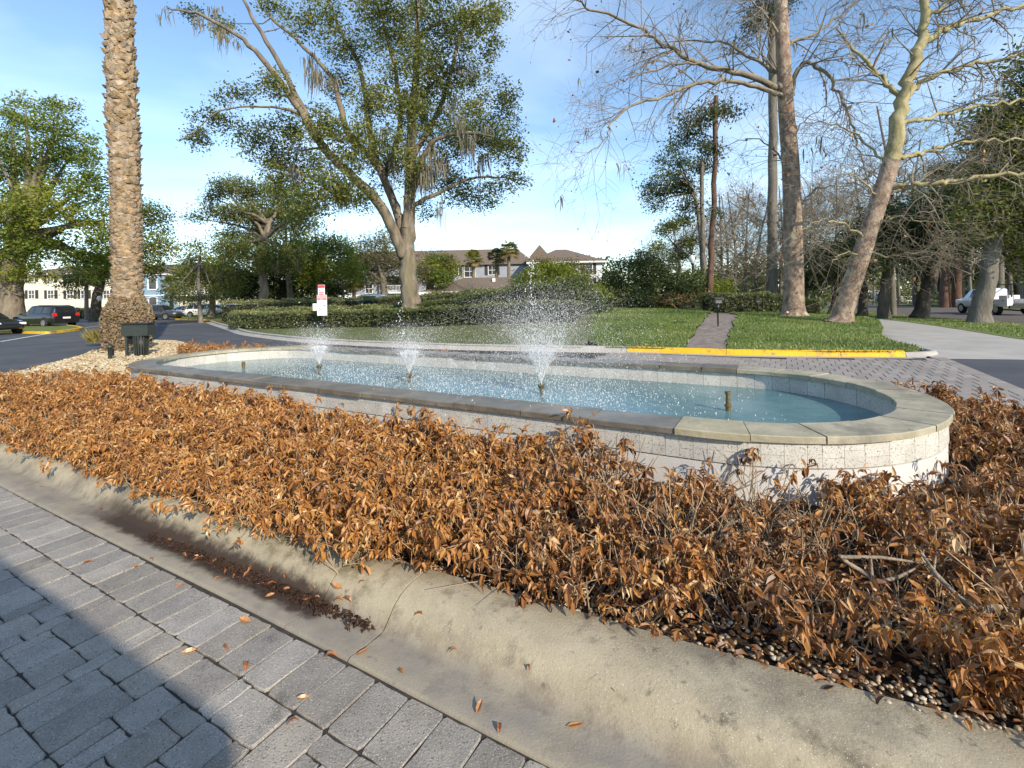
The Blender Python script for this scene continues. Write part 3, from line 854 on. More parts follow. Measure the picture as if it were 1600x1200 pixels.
# nozzles
def axis_at(px, py=600):
    u, v = ray(px, py)
    # C0 + AX*a on the ray
    a = (u * C0.y - C0.x) / (AX.x - u * AX.y)
    return a
jets = [(axis_at(499, 580), 0.50, True), (axis_at(640, 596), 0.47, True), (axis_at(846, 612), 0.47, True)]
for (a, zt, _) in jets:
    bb = MB(); o_ = tuple(fl @ AN(a, 0, 0))
    bb.lathe([(0.016, 0.3), (0.016, zt - 0.07), (0.024, zt - 0.065), (0.024, zt - 0.045), (0.03, zt - 0.04), (0.046, zt - 0.005), (0.046, zt), (0, zt)], 14, o_)
    for k in range(7):
        th = k / 7 * 2 * math.pi
        c = fl @ AN(a, 0, 0); p = Vector((c.x + math.cos(th) * 0.032, c.y + math.sin(th) * 0.032, c.z + zt))
        bb.tube([p, p + Vector((math.cos(th) * 0.006, math.sin(th) * 0.006, 0.028))], [0.008, 0.006], 6, True)
    bb.build('nozzle', M['brass'], fountain, False)
for (px, zt) in ((381, 0.47), (1137, 0.565)):
    a = axis_at(px); bb = MB(); o_ = tuple(fl @ AN(a, 0, 0))
    bb.lathe([(0.026, 0.3), (0.026, 0.40), (0.034, 0.405), (0.034, 0.43), (0.024, 0.435), (0.022, zt - 0.03), (0.030, zt - 0.028), (0.030, zt), (0.016, zt), (0, zt - 0.01)], 14, o_)
    bb.build('nozzle', M['brass'], fountain, False)
# water drops
OCT = np.array([(1, 0, 0), (-1, 0, 0), (0, 1, 0), (0, -1, 0), (0, 0, 1), (0, 0, -1)], float)
OCF = np.array([(0, 2, 4), (2, 1, 4), (1, 3, 4), (3, 0, 4), (2, 0, 5), (1, 2, 5), (3, 1, 5), (0, 3, 5)])
def drops(bb, P, r, stretch=None):
    n = len(P)
    V = OCT[None] * r[:, None, None]
    if stretch is not None:
        V[:, 4:, :] *= 1
        V = V + (OCT[None, :, 2:3] * stretch[:, None, :])
    V = V + P[:, None, :]
    bb.add(V.reshape(-1, 3), (OCF[None] + 6 * np.arange(n)[:, None, None]).reshape(-1, 3))
spray_labels = ['tallest fountain jet fanning white drops before the round green shrub',
                'low spray from the jet before the oak trunk', 'low spray from the jet before the red and white sign']
for k, (a, zt, _) in enumerate(jets):
    v0 = [3.75, 4.0, 5.15][k]; nD = [20000, 24000, 56000][k]; spread = [0.42, 0.44, 0.46][k]
    n = nD
    v = v0 * (1 - 0.42 * rg.random(n) ** 1.3)
    tilt = spread * np.sqrt(rg.random(n)) + rg.normal(0, 0.03, n)
    az = rg.uniform(0, 2 * math.pi, n)
    vz = v * np.cos(tilt); vh = v * np.sin(tilt)
    tf = (vz + np.sqrt(vz ** 2 + 2 * 9.81 * (zt - 0.36))) / 9.81
    t = tf * (0.10 + 0.90 * rg.random(n) ** 0.85)
    wind = rg.normal(0, 0.05, (n, 3)) * t[:, None] * 1.6
    base = np.array(tuple(AN(a, 0, zt + 0.02)))
    P = base + np.c_[vh * np.cos(az) * t, vh * np.sin(az) * t, vz * t - 4.905 * t * t] + wind
    ex = rg.random(n)
    r = np.where(t < 0.12, 0.0019, 0.0023) * (0.4 + 1.7 * ex ** 4)
    vel = np.c_[vh * np.cos(az), vh * np.sin(az), vz - 9.81 * t]
    keep = P[:, 2] > 0.37
    big = keep & (np.arange(n) % 3 == 0); fine = keep & ~big
    b = MB(); drops(b, P[big], r[big] * 1.08, vel[big] * 0.0035)
    Pf = P[fine] + rg.normal(0, 0.035, (fine.sum(), 3)) * (0.3 + t[fine, None]); Pf = Pf[Pf[:, 2] > 0.37]
    TET = np.array([(1, 1, 1), (1, -1, -1), (-1, 1, -1), (-1, -1, 1)], float)
    Vt = Pf[:, None, :] + TET[None] * rg.uniform(0.0007, 0.0017, (len(Pf), 1, 1))
    b.add(Vt.reshape(-1, 3), (np.array([(0, 1, 2), (0, 3, 1), (0, 2, 3), (1, 3, 2)])[None] + 4 * np.arange(len(Pf))[:, None, None]).reshape(-1, 3))
    # denser streams just above the nozzle
    m_ = 1300
    t2 = rg.random(m_) ** 0.8 * 0.10; tl = spread * np.sqrt(rg.random(m_)) * 0.85; az2 = np.round(rg.uniform(0, 14, m_)) / 14 * 2 * math.pi
    P2 = base + np.c_[v0 * np.sin(tl) * np.cos(az2) * t2, v0 * np.sin(tl) * np.sin(az2) * t2, v0 * np.cos(tl) * t2 - 4.9 * t2 * t2]
    drops(b, P2, np.full(m_, 0.0027), np.c_[np.zeros(m_), np.zeros(m_), np.full(m_, 0.011)])
    # thin central plume
    m_ = [14, 36, 60][k]
    hgt = [0.75, 1.15, 1.72][k]
    zc = zt + hgt * (0.5 + 0.5 * rg.random(m_))
    base2 = np.array(tuple(AN(a - [0.0, 0.15, 0.12][k], 0, 0)))
    P3 = np.c_[base2[0] + rg.normal(0, 0.03, m_), base2[1] + rg.normal(0, 0.03, m_), zc]
    drops(b, P3, rg.uniform(0.003, 0.008, m_), np.c_[np.zeros(m_), np.zeros(m_), np.full(m_, 0.008)])
    o = b.build('water_spray', M['drop'], None, True)
    tag(o, [spray_labels[2], spray_labels[1], spray_labels[0]][k], 'water jet', 'jets of the fountain', 'stuff')
# splashes lying on the water
b = MB()
n = 5200
aa = np.concatenate([rg.normal(j_[0] + 0.15, sp_, n_) for j_, sp_, n_ in zip(jets, (0.9, 0.95, 1.05), (800, 950, 1600))])
nn_ = rg.normal(0, 0.75, len(aa))
ok = (np.abs(nn_) < 1.38) & (np.abs(aa) < FL + 0.8)
P = np.array([tuple(fl @ AN(x_, y_, 0.361)) for x_, y_ in zip(aa[ok], nn_[ok])])
r = rg.uniform(0.002, 0.006, len(P))
drops(b, P, r, np.c_[rg.normal(0, 0.008, len(P)), rg.normal(0, 0.008, len(P)), rg.uniform(0, 0.012, len(P))])
o = b.build('splash_drops', M['drop'], fountain, True); o['kind'] = 'stuff'

# ------------------------------------------------------------------ leaves and branches
def leaf_cloud(bb, C, sig, per_, size, base_r=None, flat=0.6, asp=0.5):
    C = np.asarray(C, float); n = len(C) * per_
    if n == 0: return
    sig = np.asarray(sig, float)
    P = np.repeat(C, per_, 0) + rg.normal(0, 1, (n, 3)) * (np.repeat(sig, per_)[:, None] if sig.ndim else sig) * np.array([1, 1, 0.75])
    d = rg.normal(0, 1, (n, 3)); d[:, 2] *= flat; d /= np.linalg.norm(d, axis=1, keepdims=True) + 1e-9
    e = rg.normal(0, 1, (n, 3)); e -= d * np.sum(e * d, 1, keepdims=True); e /= np.linalg.norm(e, axis=1, keepdims=True) + 1e-9
    L = size * (0.6 + 0.8 * rg.random(n))[:, None]; W = L * asp
    V = np.stack([P - d * L * 0.5, P + e * W * 0.5, P + d * L * 0.5, P - e * W * 0.5], 1).reshape(-1, 3)
    br = np.repeat(rg.random(len(C)) if base_r is None else np.asarray(base_r), per_)
    r = np.clip(br * 0.75 + rg.random(n) * 0.4 - 0.08, 0, 1)
    bb.add(V, np.arange(n * 4).reshape(-1, 4), r)
def wob(P, amt):
    P = np.asarray([tuple(p) for p in P], float)
    if len(P) > 2: P[1:-1] += rg.normal(0, amt, (len(P) - 2, 3))
    return P
def moss_strands(bb, pts, L0, L1, n=5, w=0.03, spread=0.12):
    for p in pts:
        p = np.array(tuple(p))
        hh = rg.uniform(L0, L1)
        for k in range(n):
            q = p + np.r_[rg.normal(0, spread, 2), rg.normal(0, 0.05)]
            L = hh * rg.uniform(0.4, 1.0)
            m_ = 4
            th = rg.uniform(0, math.pi)
            zs = np.linspace(0, -L, m_ + 1)
            off = np.cumsum(rg.normal(0, 0.035, (m_ + 1, 2)), 0)
            ww = w * np.array([0.7, 1.0, 0.8, 0.5, 0.1])[:m_ + 1] * rg.uniform(0.6, 1.4)
            c, s_ = math.cos(th), math.sin(th)
            A = np.c_[q[0] + off[:, 0] + c * ww, q[1] + off[:, 1] + s_ * ww, q[2] + zs]
            B = np.c_[q[0] + off[:, 0] - c * ww, q[1] + off[:, 1] - s_ * ww, q[2] + zs]
            V = np.vstack([A, B])
            bb.add(V, np.array([(i_, i_ + 1, m_ + 2 + i_, m_ + 1 + i_) for i_ in range(m_)]), rg.random())

def leafy_tree(name, label, cat, base, limbs, clumps, sub, per_, lsize, bark_m, leaf_m, group=None, moss=0, mossL=(0.5, 1.4), twig=0.022, sig=0.35, side_twigs=0, nt=8, flat=0.6):
    """limbs: [(points, r0, r1)]; clumps: [(centre, (rx,ry,rz), share)] in metres, all in world space"""
    base = Vector(base)
    root = empty(name, base)
    tag(root, label, cat, group)
    w = MB(); L = MB(); off = np.array(tuple(base))
    nodes = []; nr = []
    for (P, r0, r1) in limbs:
        P = catmull([tuple(p) for p in P], 5)
        rr = np.linspace(r0, r1, len(P)) if not callable(r0) else np.array([r0(t) for t in np.linspace(0, 1, len(P))])
        Pw = P.copy(); Pw[1:-1] += rg.normal(0, 0.12 * min(rr[0], 0.3), (len(P) - 2, 3))
        w.tube(Pw - off, rr, nt if rr[0] > 0.12 else 5)
        for p, r_ in zip(Pw, rr): nodes.append(p); nr.append(r_)
    n0 = len(nodes)
    cc = []; cr_ = []
    allsub = []
    for (c, R, share) in clumps:
        k = max(2, int(sub * share))
        d = rg.normal(0, 1, (k, 3)); d /= np.linalg.norm(d, axis=1, keepdims=True)
        q = np.array(tuple(c)) + d * (rg.random((k, 1)) ** 0.5) * np.array(R)
        shade = rg.random()
        for p in q: allsub.append((p, shade))
    rnd.shuffle(allsub)
    NA = np.array(nodes)
    arr = np.zeros((n0 + len(allsub) * 4, 3)); arr[:n0] = NA; rr_ = np.zeros(len(arr)); rr_[:n0] = nr
    cnt = n0
    for (p, shade) in allsub:
        dd = np.linalg.norm(arr[:cnt] - p, axis=1) + 0.25 * np.maximum(0, arr[:cnt, 2] - p[2])
        i_ = int(np.argmin(dd)); s0 = arr[i_]; ln = np.linalg.norm(p - s0)
        if ln > 0.05:
            r0 = min(rr_[i_] * 0.7, twig * (0.35 + 0.45 * ln))
            m1 = s0 + (p - s0) * 0.35 + rg.normal(0, 0.08 * ln, 3) + np.array([0, 0, 0.06 * ln]); m2 = s0 + (p - s0) * 0.7 + rg.normal(0, 0.07 * ln, 3) + np.array([0, 0, 0.05 * ln])
            w.tube(np.array([s0, m1, m2, p]) - off, np.array([r0, r0 * 0.75, r0 * 0.5, r0 * 0.22]), 4)
            for q, rq in ((m1, r0 * 0.75), (m2, r0 * 0.5), (p, r0 * 0.35)):
                arr[cnt] = q; rr_[cnt] = rq; cnt += 1
        cc.append(p); cr_.append(0.55 * shade + 0.45 * rg.random())
        if side_twigs:
            for _k in range(side_twigs):
                d = rg.normal(0, 1, 3); d /= np.linalg.norm(d)
                w.tube(np.array([p, p + d * 0.25 + rg.normal(0, 0.05, 3), p + d * 0.6]) - off, np.array([0.008, 0.006, 0.003]), 3)
    if per_: leaf_cloud(L, np.array(cc) - off, sig, per_, lsize, cr_, flat)
    w.build('trunk', bark_m, root, True)
    if per_: L.build('crown', leaf_m, root, False, attr=True)
    if moss:
        mb_ = MB()
        idx = rg.choice(len(cc), min(moss, len(cc)), replace=False)
        moss_strands(mb_, np.array(cc)[idx] - off, mossL[0], mossL[1])
        mb_.build('hanging_moss', M['moss'], root, attr=True)['kind'] = 'stuff'
    return root

def px_clumps(L, Y, dY=2.0, depth=0.7):
    out_ = []
    tot = sum(rx * ry for (_, _, rx, ry) in L)
    for (x, y, rx, ry) in L:
        yy = Y + rnd.uniform(-dY, dY)
        c = at(x, y, yy)
        out_.append((c, (rx * yy / F, max(rx, ry) * yy / F * depth, ry * yy / F), rx * ry / tot))
    return out_
def px_limb(pts, Y, r0, r1, dy=0.0):
    n = len(pts)
    return ([at(x, y, Y + dy * k / max(1, n - 1)) for k, (x, y) in enumerate(pts)], r0, r1)

def flare(r, fl_=1.7, k=10.0):
    return lambda t: r * (1 + (fl_ - 1) * math.exp(-t * k)) * (1 - 0.25 * t)

def groundat(px, py, Y):
    p = at(px, py, Y)
    return p

# ------------------------------------------------------------------ big oak behind the fountain
OY = 28.0
ob = at(646, 499, OY)
ob.z = float(lawnz(ob.x, ob.y)[0]) - 0.1
trunk_pts = [ob, at(641, 470, OY), at(638, 430, OY), at(636, 392, OY), at(637, 355, OY)]
limbs = [
    (trunk_pts, flare(0.56, 1.75, 14), 0),
    px_limb([(637, 358), (640, 303), (643, 217), (649, 130), (653, 43), (656, -60)], OY, 0.38, 0.09, 1.0),
    px_limb([(634, 405), (625, 385), (597, 325), (553, 277), (505, 230), (470, 175), (423, 108), (380, 61), (306, 20), (263, 13)], OY, 0.36, 0.04, -3.0),
    px_limb([(505, 230), (468, 160), (432, 91), (393, 26), (370, -20)], OY - 1.2, 0.2, 0.05, -1.5),
    px_limb([(634, 398), (624, 345), (588, 255), (549, 217), (531, 165), (518, 121), (467, 65), (423, 26), (390, -20)], OY, 0.28, 0.05, 2.5),
    px_limb([(636, 385), (629, 350), (610, 303), (584, 234), (572, 160), (560, 100), (535, 56), (510, -10)], OY, 0.30, 0.06, 3.0),
    px_limb([(642, 310), (662, 247), (683, 217), (735, 208), (775, 215)], OY, 0.22, 0.03, -2.0),
    px_limb([(639, 325), (665, 310), (692, 299), (735, 279), (779, 277), (822, 283)], OY, 0.15, 0.03, 1.0),
    px_limb([(648, 155), (683, 126), (718, 106), (744, 117)], OY, 0.12, 0.03, -1.0),
    px_limb([(652, 80), (661, 52), (700, 30), (745, 16), (791, 0)], OY, 0.14, 0.03, 1.5),
    px_limb([(470, 178), (445, 170), (415, 167), (345, 173), (293, 217)], OY - 1.5, 0.10, 0.02, -2.0),
    px_limb([(600, 280), (625, 200), (620, 120), (600, 40), (590, -30)], OY + 1.5, 0.2, 0.05, 2.0),
    px_limb([(643, 250), (690, 160), (720, 60), (760, -30)], OY + 1, 0.2, 0.05, 2.0),
]
clumps = px_clumps([(440, 285, 46, 32), (495, 305, 40, 30), (470, 330, 34, 20), (800, 225, 28, 34), (790, 160, 26, 40), (335, 185, 38, 16), (305, 212, 22, 22), (370, 150, 30, 16), (395, 215, 45, 30), (430, 250, 38, 24), (480, 255, 50, 40), (455, 200, 30, 40), (425, 130, 30, 24),
                    (520, 290, 40, 26), (560, 310, 30, 22), (510, 200, 40, 40), (560, 230, 40, 50), (590, 160, 40, 60), (480, 30, 50, 26), (540, 75, 45, 40), (420, 10, 30, 14),
                    (610, 60, 40, 50), (650, 20, 50, 30), (655, 100, 35, 50), (700, 60, 50, 50), (740, 30, 45, 40), (690, 130, 45, 45), (745, 130, 30, 45), (780, 15, 22, 12), (768, 80, 18, 24),
                    (735, 190, 45, 40), (770, 225, 38, 40), (700, 215, 40, 45), (800, 285, 34, 18), (745, 300, 40, 34), (700, 290, 34, 40), (660, 190, 28, 60), (665, 330, 14, 22),
                    (300, 20, 26, 10), (350, 45, 26, 16), (600, 260, 26, 40), (630, 250, 24, 60), (640, 165, 30, 40), (530, 140, 26, 30), (590, 20, 45, 30), (640, -30, 120, 30), (520, -25, 90, 25)], OY, 3.0)
oak = leafy_tree('oak_tree', 'huge spreading oak hung with moss, its trunk straight behind the fountain', 'tree', ob, limbs, clumps, 2300, 36, 0.16, M['bark_oak'], M['leaf_oak'], moss=0, twig=0.03, sig=0.27, side_twigs=1, nt=14)
mb_ = MB(); off = np.array(tuple(ob))
mpts = []
for (x, y, n_, h_) in [(262, 22, 2, 1), (310, 28, 4, 1.4), (338, 10, 3, 1.2), (345, 45, 5, 1.6), (378, 62, 3, .8), (480, 90, 4, 1.5), (492, 110, 6, 1.8), (520, 120, 4, 1.5), (460, 255, 4, 1.6), (530, 295, 12, 1.6), (536, 292, 8, 1.8), (560, 310, 3, 1.2), (515, 270, 3, 1),
                       (640, 200, 8, 1.8), (655, 250, 10, 2.2), (665, 270, 10, 2.4), (672, 225, 6, 2), (690, 250, 8, 2), (618, 250, 5, 2), (600, 210, 5, 1.6), (690, 320, 3, 1.8), (735, 210, 8, 1.8), (720, 190, 6, 1.6), (750, 240, 6, 1.6), (760, 200, 5, 1.3), (700, 150, 5, 1.4), (640, 140, 5, 1.6), (565, 200, 5, 1.4), (545, 240, 4, 1.4), (725, 100, 4, 1.2)]:
    for _ in range(n_ * 2):
        p = at(x + rnd.gauss(0, 7), y + rnd.gauss(0, 7), OY + rnd.uniform(-2, 1.5))
        moss_strands(mb_, [np.array(tuple(p)) - off], 0.5 * h_, 1.05 * h_, 5, 0.028, 0.12)
mb_.build('hanging_moss', M['moss'], oak, attr=True)['kind'] = 'stuff'

# ------------------------------------------------------------------ bare sycamores
def grow(w, p, d, ln, r, depth, tips, off, droop=0.0, n_child=(2, 4)):
    k = 3
    P = [p]; dd = d.copy()
    for i_ in range(k):
        dd = dd + rg.normal(0, 0.16, 3) + np.array([0, 0, -droop * (i_ + 1) / k])
        dd /= np.linalg.norm(dd)
        P.append(P[-1] + dd * ln / k)
    P = np.array(P)
    w.tube(P - off, np.linspace(r, max(0.0035, r * 0.45), k + 1), 5 if r > 0.03 else 3)
    if depth == 0:
        tips.append(P[-1]); return
    nc = rg.integers(n_child[0], n_child[1] + 1)
    for c in range(nc):
        t = rg.uniform(0.3, 1.0); i_ = min(k - 1, int(t * k)); q = P[i_] + (P[i_ + 1] - P[i_]) * (t * k - i_)
        e = rg.normal(0, 1, 3); e -= dd * (e @ dd); e /= np.linalg.norm(e) + 1e-9
        nd = dd * rg.uniform(0.45, 0.9) + e * rg.uniform(0.5, 0.95) + np.array([0, 0, 0.08]); nd /= np.linalg.norm(nd)
        grow(w, q, nd, ln * rg.uniform(0.5, 0.8), max(0.006, r * rg.uniform(0.4, 0.62)), depth - 1, tips, off, droop, n_child)
def bare_tree(name, label, base, trunk, limbs, bark_t, bark_l, group=None, spread=5, depth=2, ln=2.2, droop=0.12, balls=0, leaves=0, nt=12, cat='tree', moss=0):
    base = Vector(base); root = empty(name, base); tag(root, label, cat, group)
    off = np.array(tuple(base))
    wt = MB(); wl = MB(); wg = MB(); tips = []
    for P, r0, r1 in trunk:
        P = catmull([tuple(p) for p in P], 6)
        rr = np.array([r0(t) for t in np.linspace(0, 1, len(P))]) if callable(r0) else np.linspace(r0, r1, len(P))
        wt.tube(P - off, rr, nt)
    for P, r0, r1, dens in limbs:
        P = catmull([tuple(p) for p in P], 6); P[1:-1] += rg.normal(0, 0.05, (len(P) - 2, 3))
        rr = np.linspace(r0, r1, len(P))
        wl.tube(P - off, rr, 7)
        T = np.gradient(P, axis=0); T /= np.linalg.norm(T, axis=1, keepdims=True)
        for _ in range(int(dens * 1.25)):
            i_ = rg.integers(int(len(P) * 0.2), len(P))
            e = rg.normal(0, 1, 3); e -= T[i_] * (e @ T[i_]); e /= np.linalg.norm(e)
            d = T[i_] * rg.uniform(0.35, 0.9) + e * 0.8; d /= np.linalg.norm(d)
            grow(wg, P[i_], d, ln * rg.uniform(0.5, 1.1), max(0.009, min(rr[i_] * 0.42, 0.035)), depth, tips, off, droop)
        grow(wg, P[-1], T[-1], ln, r1 * 0.9, depth, tips, off, droop)
    wt.build('trunk', bark_t, root, True)
    wl.build('branches', bark_l, root, True)
    wg.build('twigs', M['bark_twig'], root, True)
    if balls or leaves:
        L = MB(); tp = np.array(tips)
        ch = tp[rg.choice(len(tp), min(len(tp), balls), replace=False)] - off
        drops(L, ch - np.array([0, 0, 0.06]), rg.uniform(0.03, 0.05, len(ch)))
        L.R[-1] = np.full(len(L.R[-1]), 0.1)
        if leaves:
            ch2 = tp[rg.choice(len(tp), min(len(tp), leaves), replace=False)] - off
            leaf_cloud(L, ch2, 0.08, 2, 0.16, None, 1.0, 0.8)
        L.build('dry_leaves', M['fallen'], root, attr=True)
    if moss:
        mb2 = MB(); tp = np.array(tips)
        moss_strands(mb2, tp[rg.choice(len(tp), min(len(tp), moss), replace=False)] - off, 0.4, 1.1, 4, 0.03, 0.08)
        mb2.build('hanging_moss', M['moss'], root, attr=True)['kind'] = 'stuff'
    return root
SY = 22.5
sb = at(1240, 497, SY); sb.z = float(lawnz(sb.x, sb.y)[0]) - 0.12
tr = [([sb, at(1240, 470, SY), at(1240, 405, SY), at(1236, 270, SY), at(1229, 180, SY), at(1224, 90, SY), at(1220, 0, SY), at(1217, -90, SY)], lambda t: 0.48 * (1 + 0.8 * math.exp(-t * 26)) * (1 - 0.5 * t), 0)]
def L_(pts, Y, r0, r1, dens, dy=0): P, a_, b_ = px_limb(pts, Y, r0, r1, dy); return (P, a_, b_, dens)
lb = [L_([(1225, 150), (1211, 146), (1150, 128), (1087, 130), (1046, 148), (992, 162), (956, 189), (947, 216), (920, 238)], SY, 0.12, 0.015, 26, -3),
      L_([(1225, 140), (1208, 133), (1150, 112), (1096, 101), (1037, 67), (1001, 45), (925, 13), (895, -5)], SY, 0.17, 0.03, 30, -2),
      L_([(1225, 118), (1211, 112), (1168, 85), (1123, 65), (1051, 65)], SY, 0.12, 0.03, 18, 1),
      L_([(1096, 101), (1060, 99), (992, 119), (947, 135)], SY - 1, 0.06, 0.015, 14, -1),
      L_([(1238, 150), (1249, 103), (1276, 103), (1312, 144), (1330, 193), (1348, 252)], SY, 0.12, 0.03, 18, -1.5),
      L_([(1228, 80), (1240, 64), (1276, 50), (1330, 9), (1370, -30)], SY, 0.10, 0.03, 16, 1),
      L_([(1222, 20), (1200, -20), (1150, -60)], SY, 0.12, 0.04, 22, 1),
      L_([(1222, 60), (1195, 20), (1165, -10)], SY, 0.07, 0.03, 12, -1),
      L_([(1236, 280), (1215, 240), (1170, 215), (1120, 240)], SY, 0.05, 0.012, 12, 2),
      L_([(1238, 330), (1270, 300), (1300, 290), (1345, 310)], SY, 0.045, 0.012, 12, -2),
      L_([(1238, 420), (1255, 395), (1280, 385)], SY, 0.03, 0.01, 9, -1), L_([(1238, 380), (1215, 350), (1190, 345)], SY, 0.03, 0.01, 9, 1),
      L_([(1232, 230), (1255, 190), (1290, 165)], SY, 0.04, 0.012, 10, -1)]
bare_tree('sycamore_tree', 'bare straight sycamore, trunk thick and peeling, beside the mulch footpath', sb, tr, lb, M['bark_syc'], M['bark_twig'], depth=2, ln=2.4, balls=260, leaves=60, nt=16, moss=14)
LY = 18.8
sb2 = at(1314, 503, LY); sb2.z = float(lawnz(sb2.x, sb2.y)[0]) - 0.12
tp_lean = [sb2, at(1322, 475, LY), at(1348, 391, LY), at(1370, 324, LY), at(1393, 252, LY), at(1411, 157, LY), at(1433, 81, LY), at(1446, 27, LY), at(1440, -60, LY)]
tr2 = [(tp_lean[:5], lambda t: 0.35 * (1 + 0.85 * math.exp(-t * 16)) * (1 - 0.17 * t), 0)]
lb2 = [(tp_lean[4:], 0.29, 0.11, 10)] + [
    L_([(1393, 292), (1420, 291), (1465, 286), (1532, 277), (1600, 270), (1670, 255)], LY, 0.12, 0.05, 22, -2),
    L_([(1400, 250), (1440, 240), (1487, 225), (1555, 218), (1640, 222)], LY, 0.09, 0.03, 22, 1),
    L_([(1410, 193), (1465, 180), (1532, 166), (1600, 157), (1680, 140)], LY, 0.09, 0.03, 20, 2),
    L_([(1420, 139), (1478, 112), (1532, 97), (1600, 85), (1680, 80)], LY, 0.10, 0.03, 20, -1),
    L_([(1438, 72), (1487, 40), (1555, 22), (1640, -5)], LY, 0.15, 0.05, 20, 1.5),
    L_([(1446, 30), (1500, -15), (1560, -60)], LY, 0.10, 0.04, 16, -1),
    L_([(1409, 150), (1366, 108), (1330, 72), (1310, 40)], LY, 0.11, 0.03, 20, 1.5),
    L_([(1385, 270), (1360, 230), (1320, 200), (1280, 190)], LY, 0.06, 0.02, 16, 2),
    L_([(1355, 375), (1320, 350), (1285, 345), (1250, 360)], LY, 0.05, 0.012, 14, -1),
    L_([(1362, 350), (1400, 340), (1440, 345), (1490, 350)], LY, 0.045, 0.012, 14, -2),
    L_([(1350, 395), (1390, 400), (1430, 395), (1470, 385)], LY, 0.04, 0.012, 16, -2),
    L_([(1345, 400), (1320, 395), (1300, 410)], LY, 0.03, 0.01, 12, -1),
    L_([(1375, 310), (1345, 280), (1320, 270)], LY, 0.04, 0.012, 12, -1)]
bare_tree('sycamore_tree', 'bare sycamore leaning over the sidewalk with yellowish upper trunk', sb2, tr2, lb2, M['bark_syc'], M['bark_syc_pale'], depth=2, ln=1.7, droop=0.16, balls=120, leaves=20, nt=16, moss=10)

# ------------------------------------------------------------------ date palm at the island's left end
PY = 15.6
pb = at(198, 548, PY); pb.z = 0.13
palm = empty('date_palm', pb); tag(palm, 'tall date palm trunk of shaggy leaf bases on the island', 'palm')
off = np.array(tuple(pb))
cl_ = [(198, 548), (200, 500), (199, 455), (196, 300), (190, 150), (185, 0), (181, -150), (178, -230)]
cp = catmull([tuple(at(x, y, PY)) for x, y in cl_], 12)
zz_ = cp[:, 2] - pb.z
def prad(z):
    r = np.interp(z, [0, 0.25, 0.6, 1.0, 1.35, 1.6, 1.9, 4, 7, 10, 13], [0.70, 0.74, 0.80, 0.82, 0.74, 0.56, 0.50, 0.49, 0.465, 0.43, 0.42])
    return r * 0.80
b = MB(); b.tube(cp - off, prad(zz_) * 0.93, 20); b.build('trunk', M['palm_boot'], palm, True, attr=True)
b = MB()
top = zz_.max(); z = 1.55; rowi = 0
while z < top:
    c = np.array([np.interp(z, zz_, cp[:, k]) for k in range(3)]) - off
    R = float(prad(z)); up = float(smooth(3.0, 7.5, z)); nb = 13 if up < 0.4 else 10
    for k in range(nb):
        th = (k + (0.5 if rowi % 2 else 0) + rnd.gauss(0, 0.2)) / nb * 2 * math.pi; zj = rnd.gauss(0, 0.02)
        t_ = np.array([-math.sin(th), math.cos(th), 0]); o_ = np.array([math.cos(th), math.sin(th), 0]); u_ = np.array([0, 0, 1.0])
        w = R * 2 * math.pi / nb * rnd.uniform(0.52, 0.8); h = rnd.uniform(0.07, 0.13) * (0.8 + 0.6 * up); pr_ = rnd.uniform(0.02, 0.07 + 0.06 * up)
        m0 = c + o_ * (R * 0.9) + u_ * zj; tp_ = rnd.gauss(0.02, 0.03)
        V = [m0 - t_ * w - u_ * h * 0.2, m0 + t_ * w - u_ * h * 0.2, m0 + t_ * w * 0.75 + u_ * h * 0.45 + o_ * pr_ * 0.8, m0 - t_ * w * 0.75 + u_ * h * 0.45 + o_ * pr_ * 0.8,
             m0 + o_ * pr_ * 0.9 - u_ * h * 0.32, m0 + u_ * (h * 0.75) + o_ * (pr_ * 1.15 + tp_), m0 - t_ * w * 0.5 + u_ * h * 0.7 + o_ * 0.01, m0 + t_ * w * 0.5 + u_ * h * 0.7 + o_ * 0.01]
        b.add(V, np.array([(0, 4, 3), (4, 1, 2), (4, 2, 5), (4, 5, 3), (3, 5, 6), (5, 2, 7), (0, 3, 6), (1, 7, 2), (5, 7, 6)]), rnd.random())
    z += 0.055 + 0.045 * up + rnd.uniform(-0.008, 0.008); rowi += 1
b.build('leaf_bases', M['palm_boot'], palm, attr=True)
b = MB()   # mat of aerial roots round the foot
n = 5200
th = rg.uniform(0, 2 * math.pi, n); z_ = rg.uniform(0.0, 1.75, n); Rr = np.array([float(prad(q)) for q in z_]) * rg.uniform(0.93, 1.06, n)
cx = np.interp(z_ + pb.z, cp[:, 2], cp[:, 0]) - off[0]; cy = np.interp(z_ + pb.z, cp[:, 2], cp[:, 1]) - off[1]
P = np.c_[cx + np.cos(th) * Rr, cy + np.sin(th) * Rr, z_]
drops(b, P, rg.uniform(0.025, 0.06, n), np.c_[np.cos(th) * 0.03, np.sin(th) * 0.03, rg.normal(-0.02, 0.04, n)])
b.R[-1] = np.repeat(rg.random(n), 8)
b.build('root_mat', M['palm_root'], palm, attr=True)
b = MB()   # crown above the picture
ct = cp[-1] - off
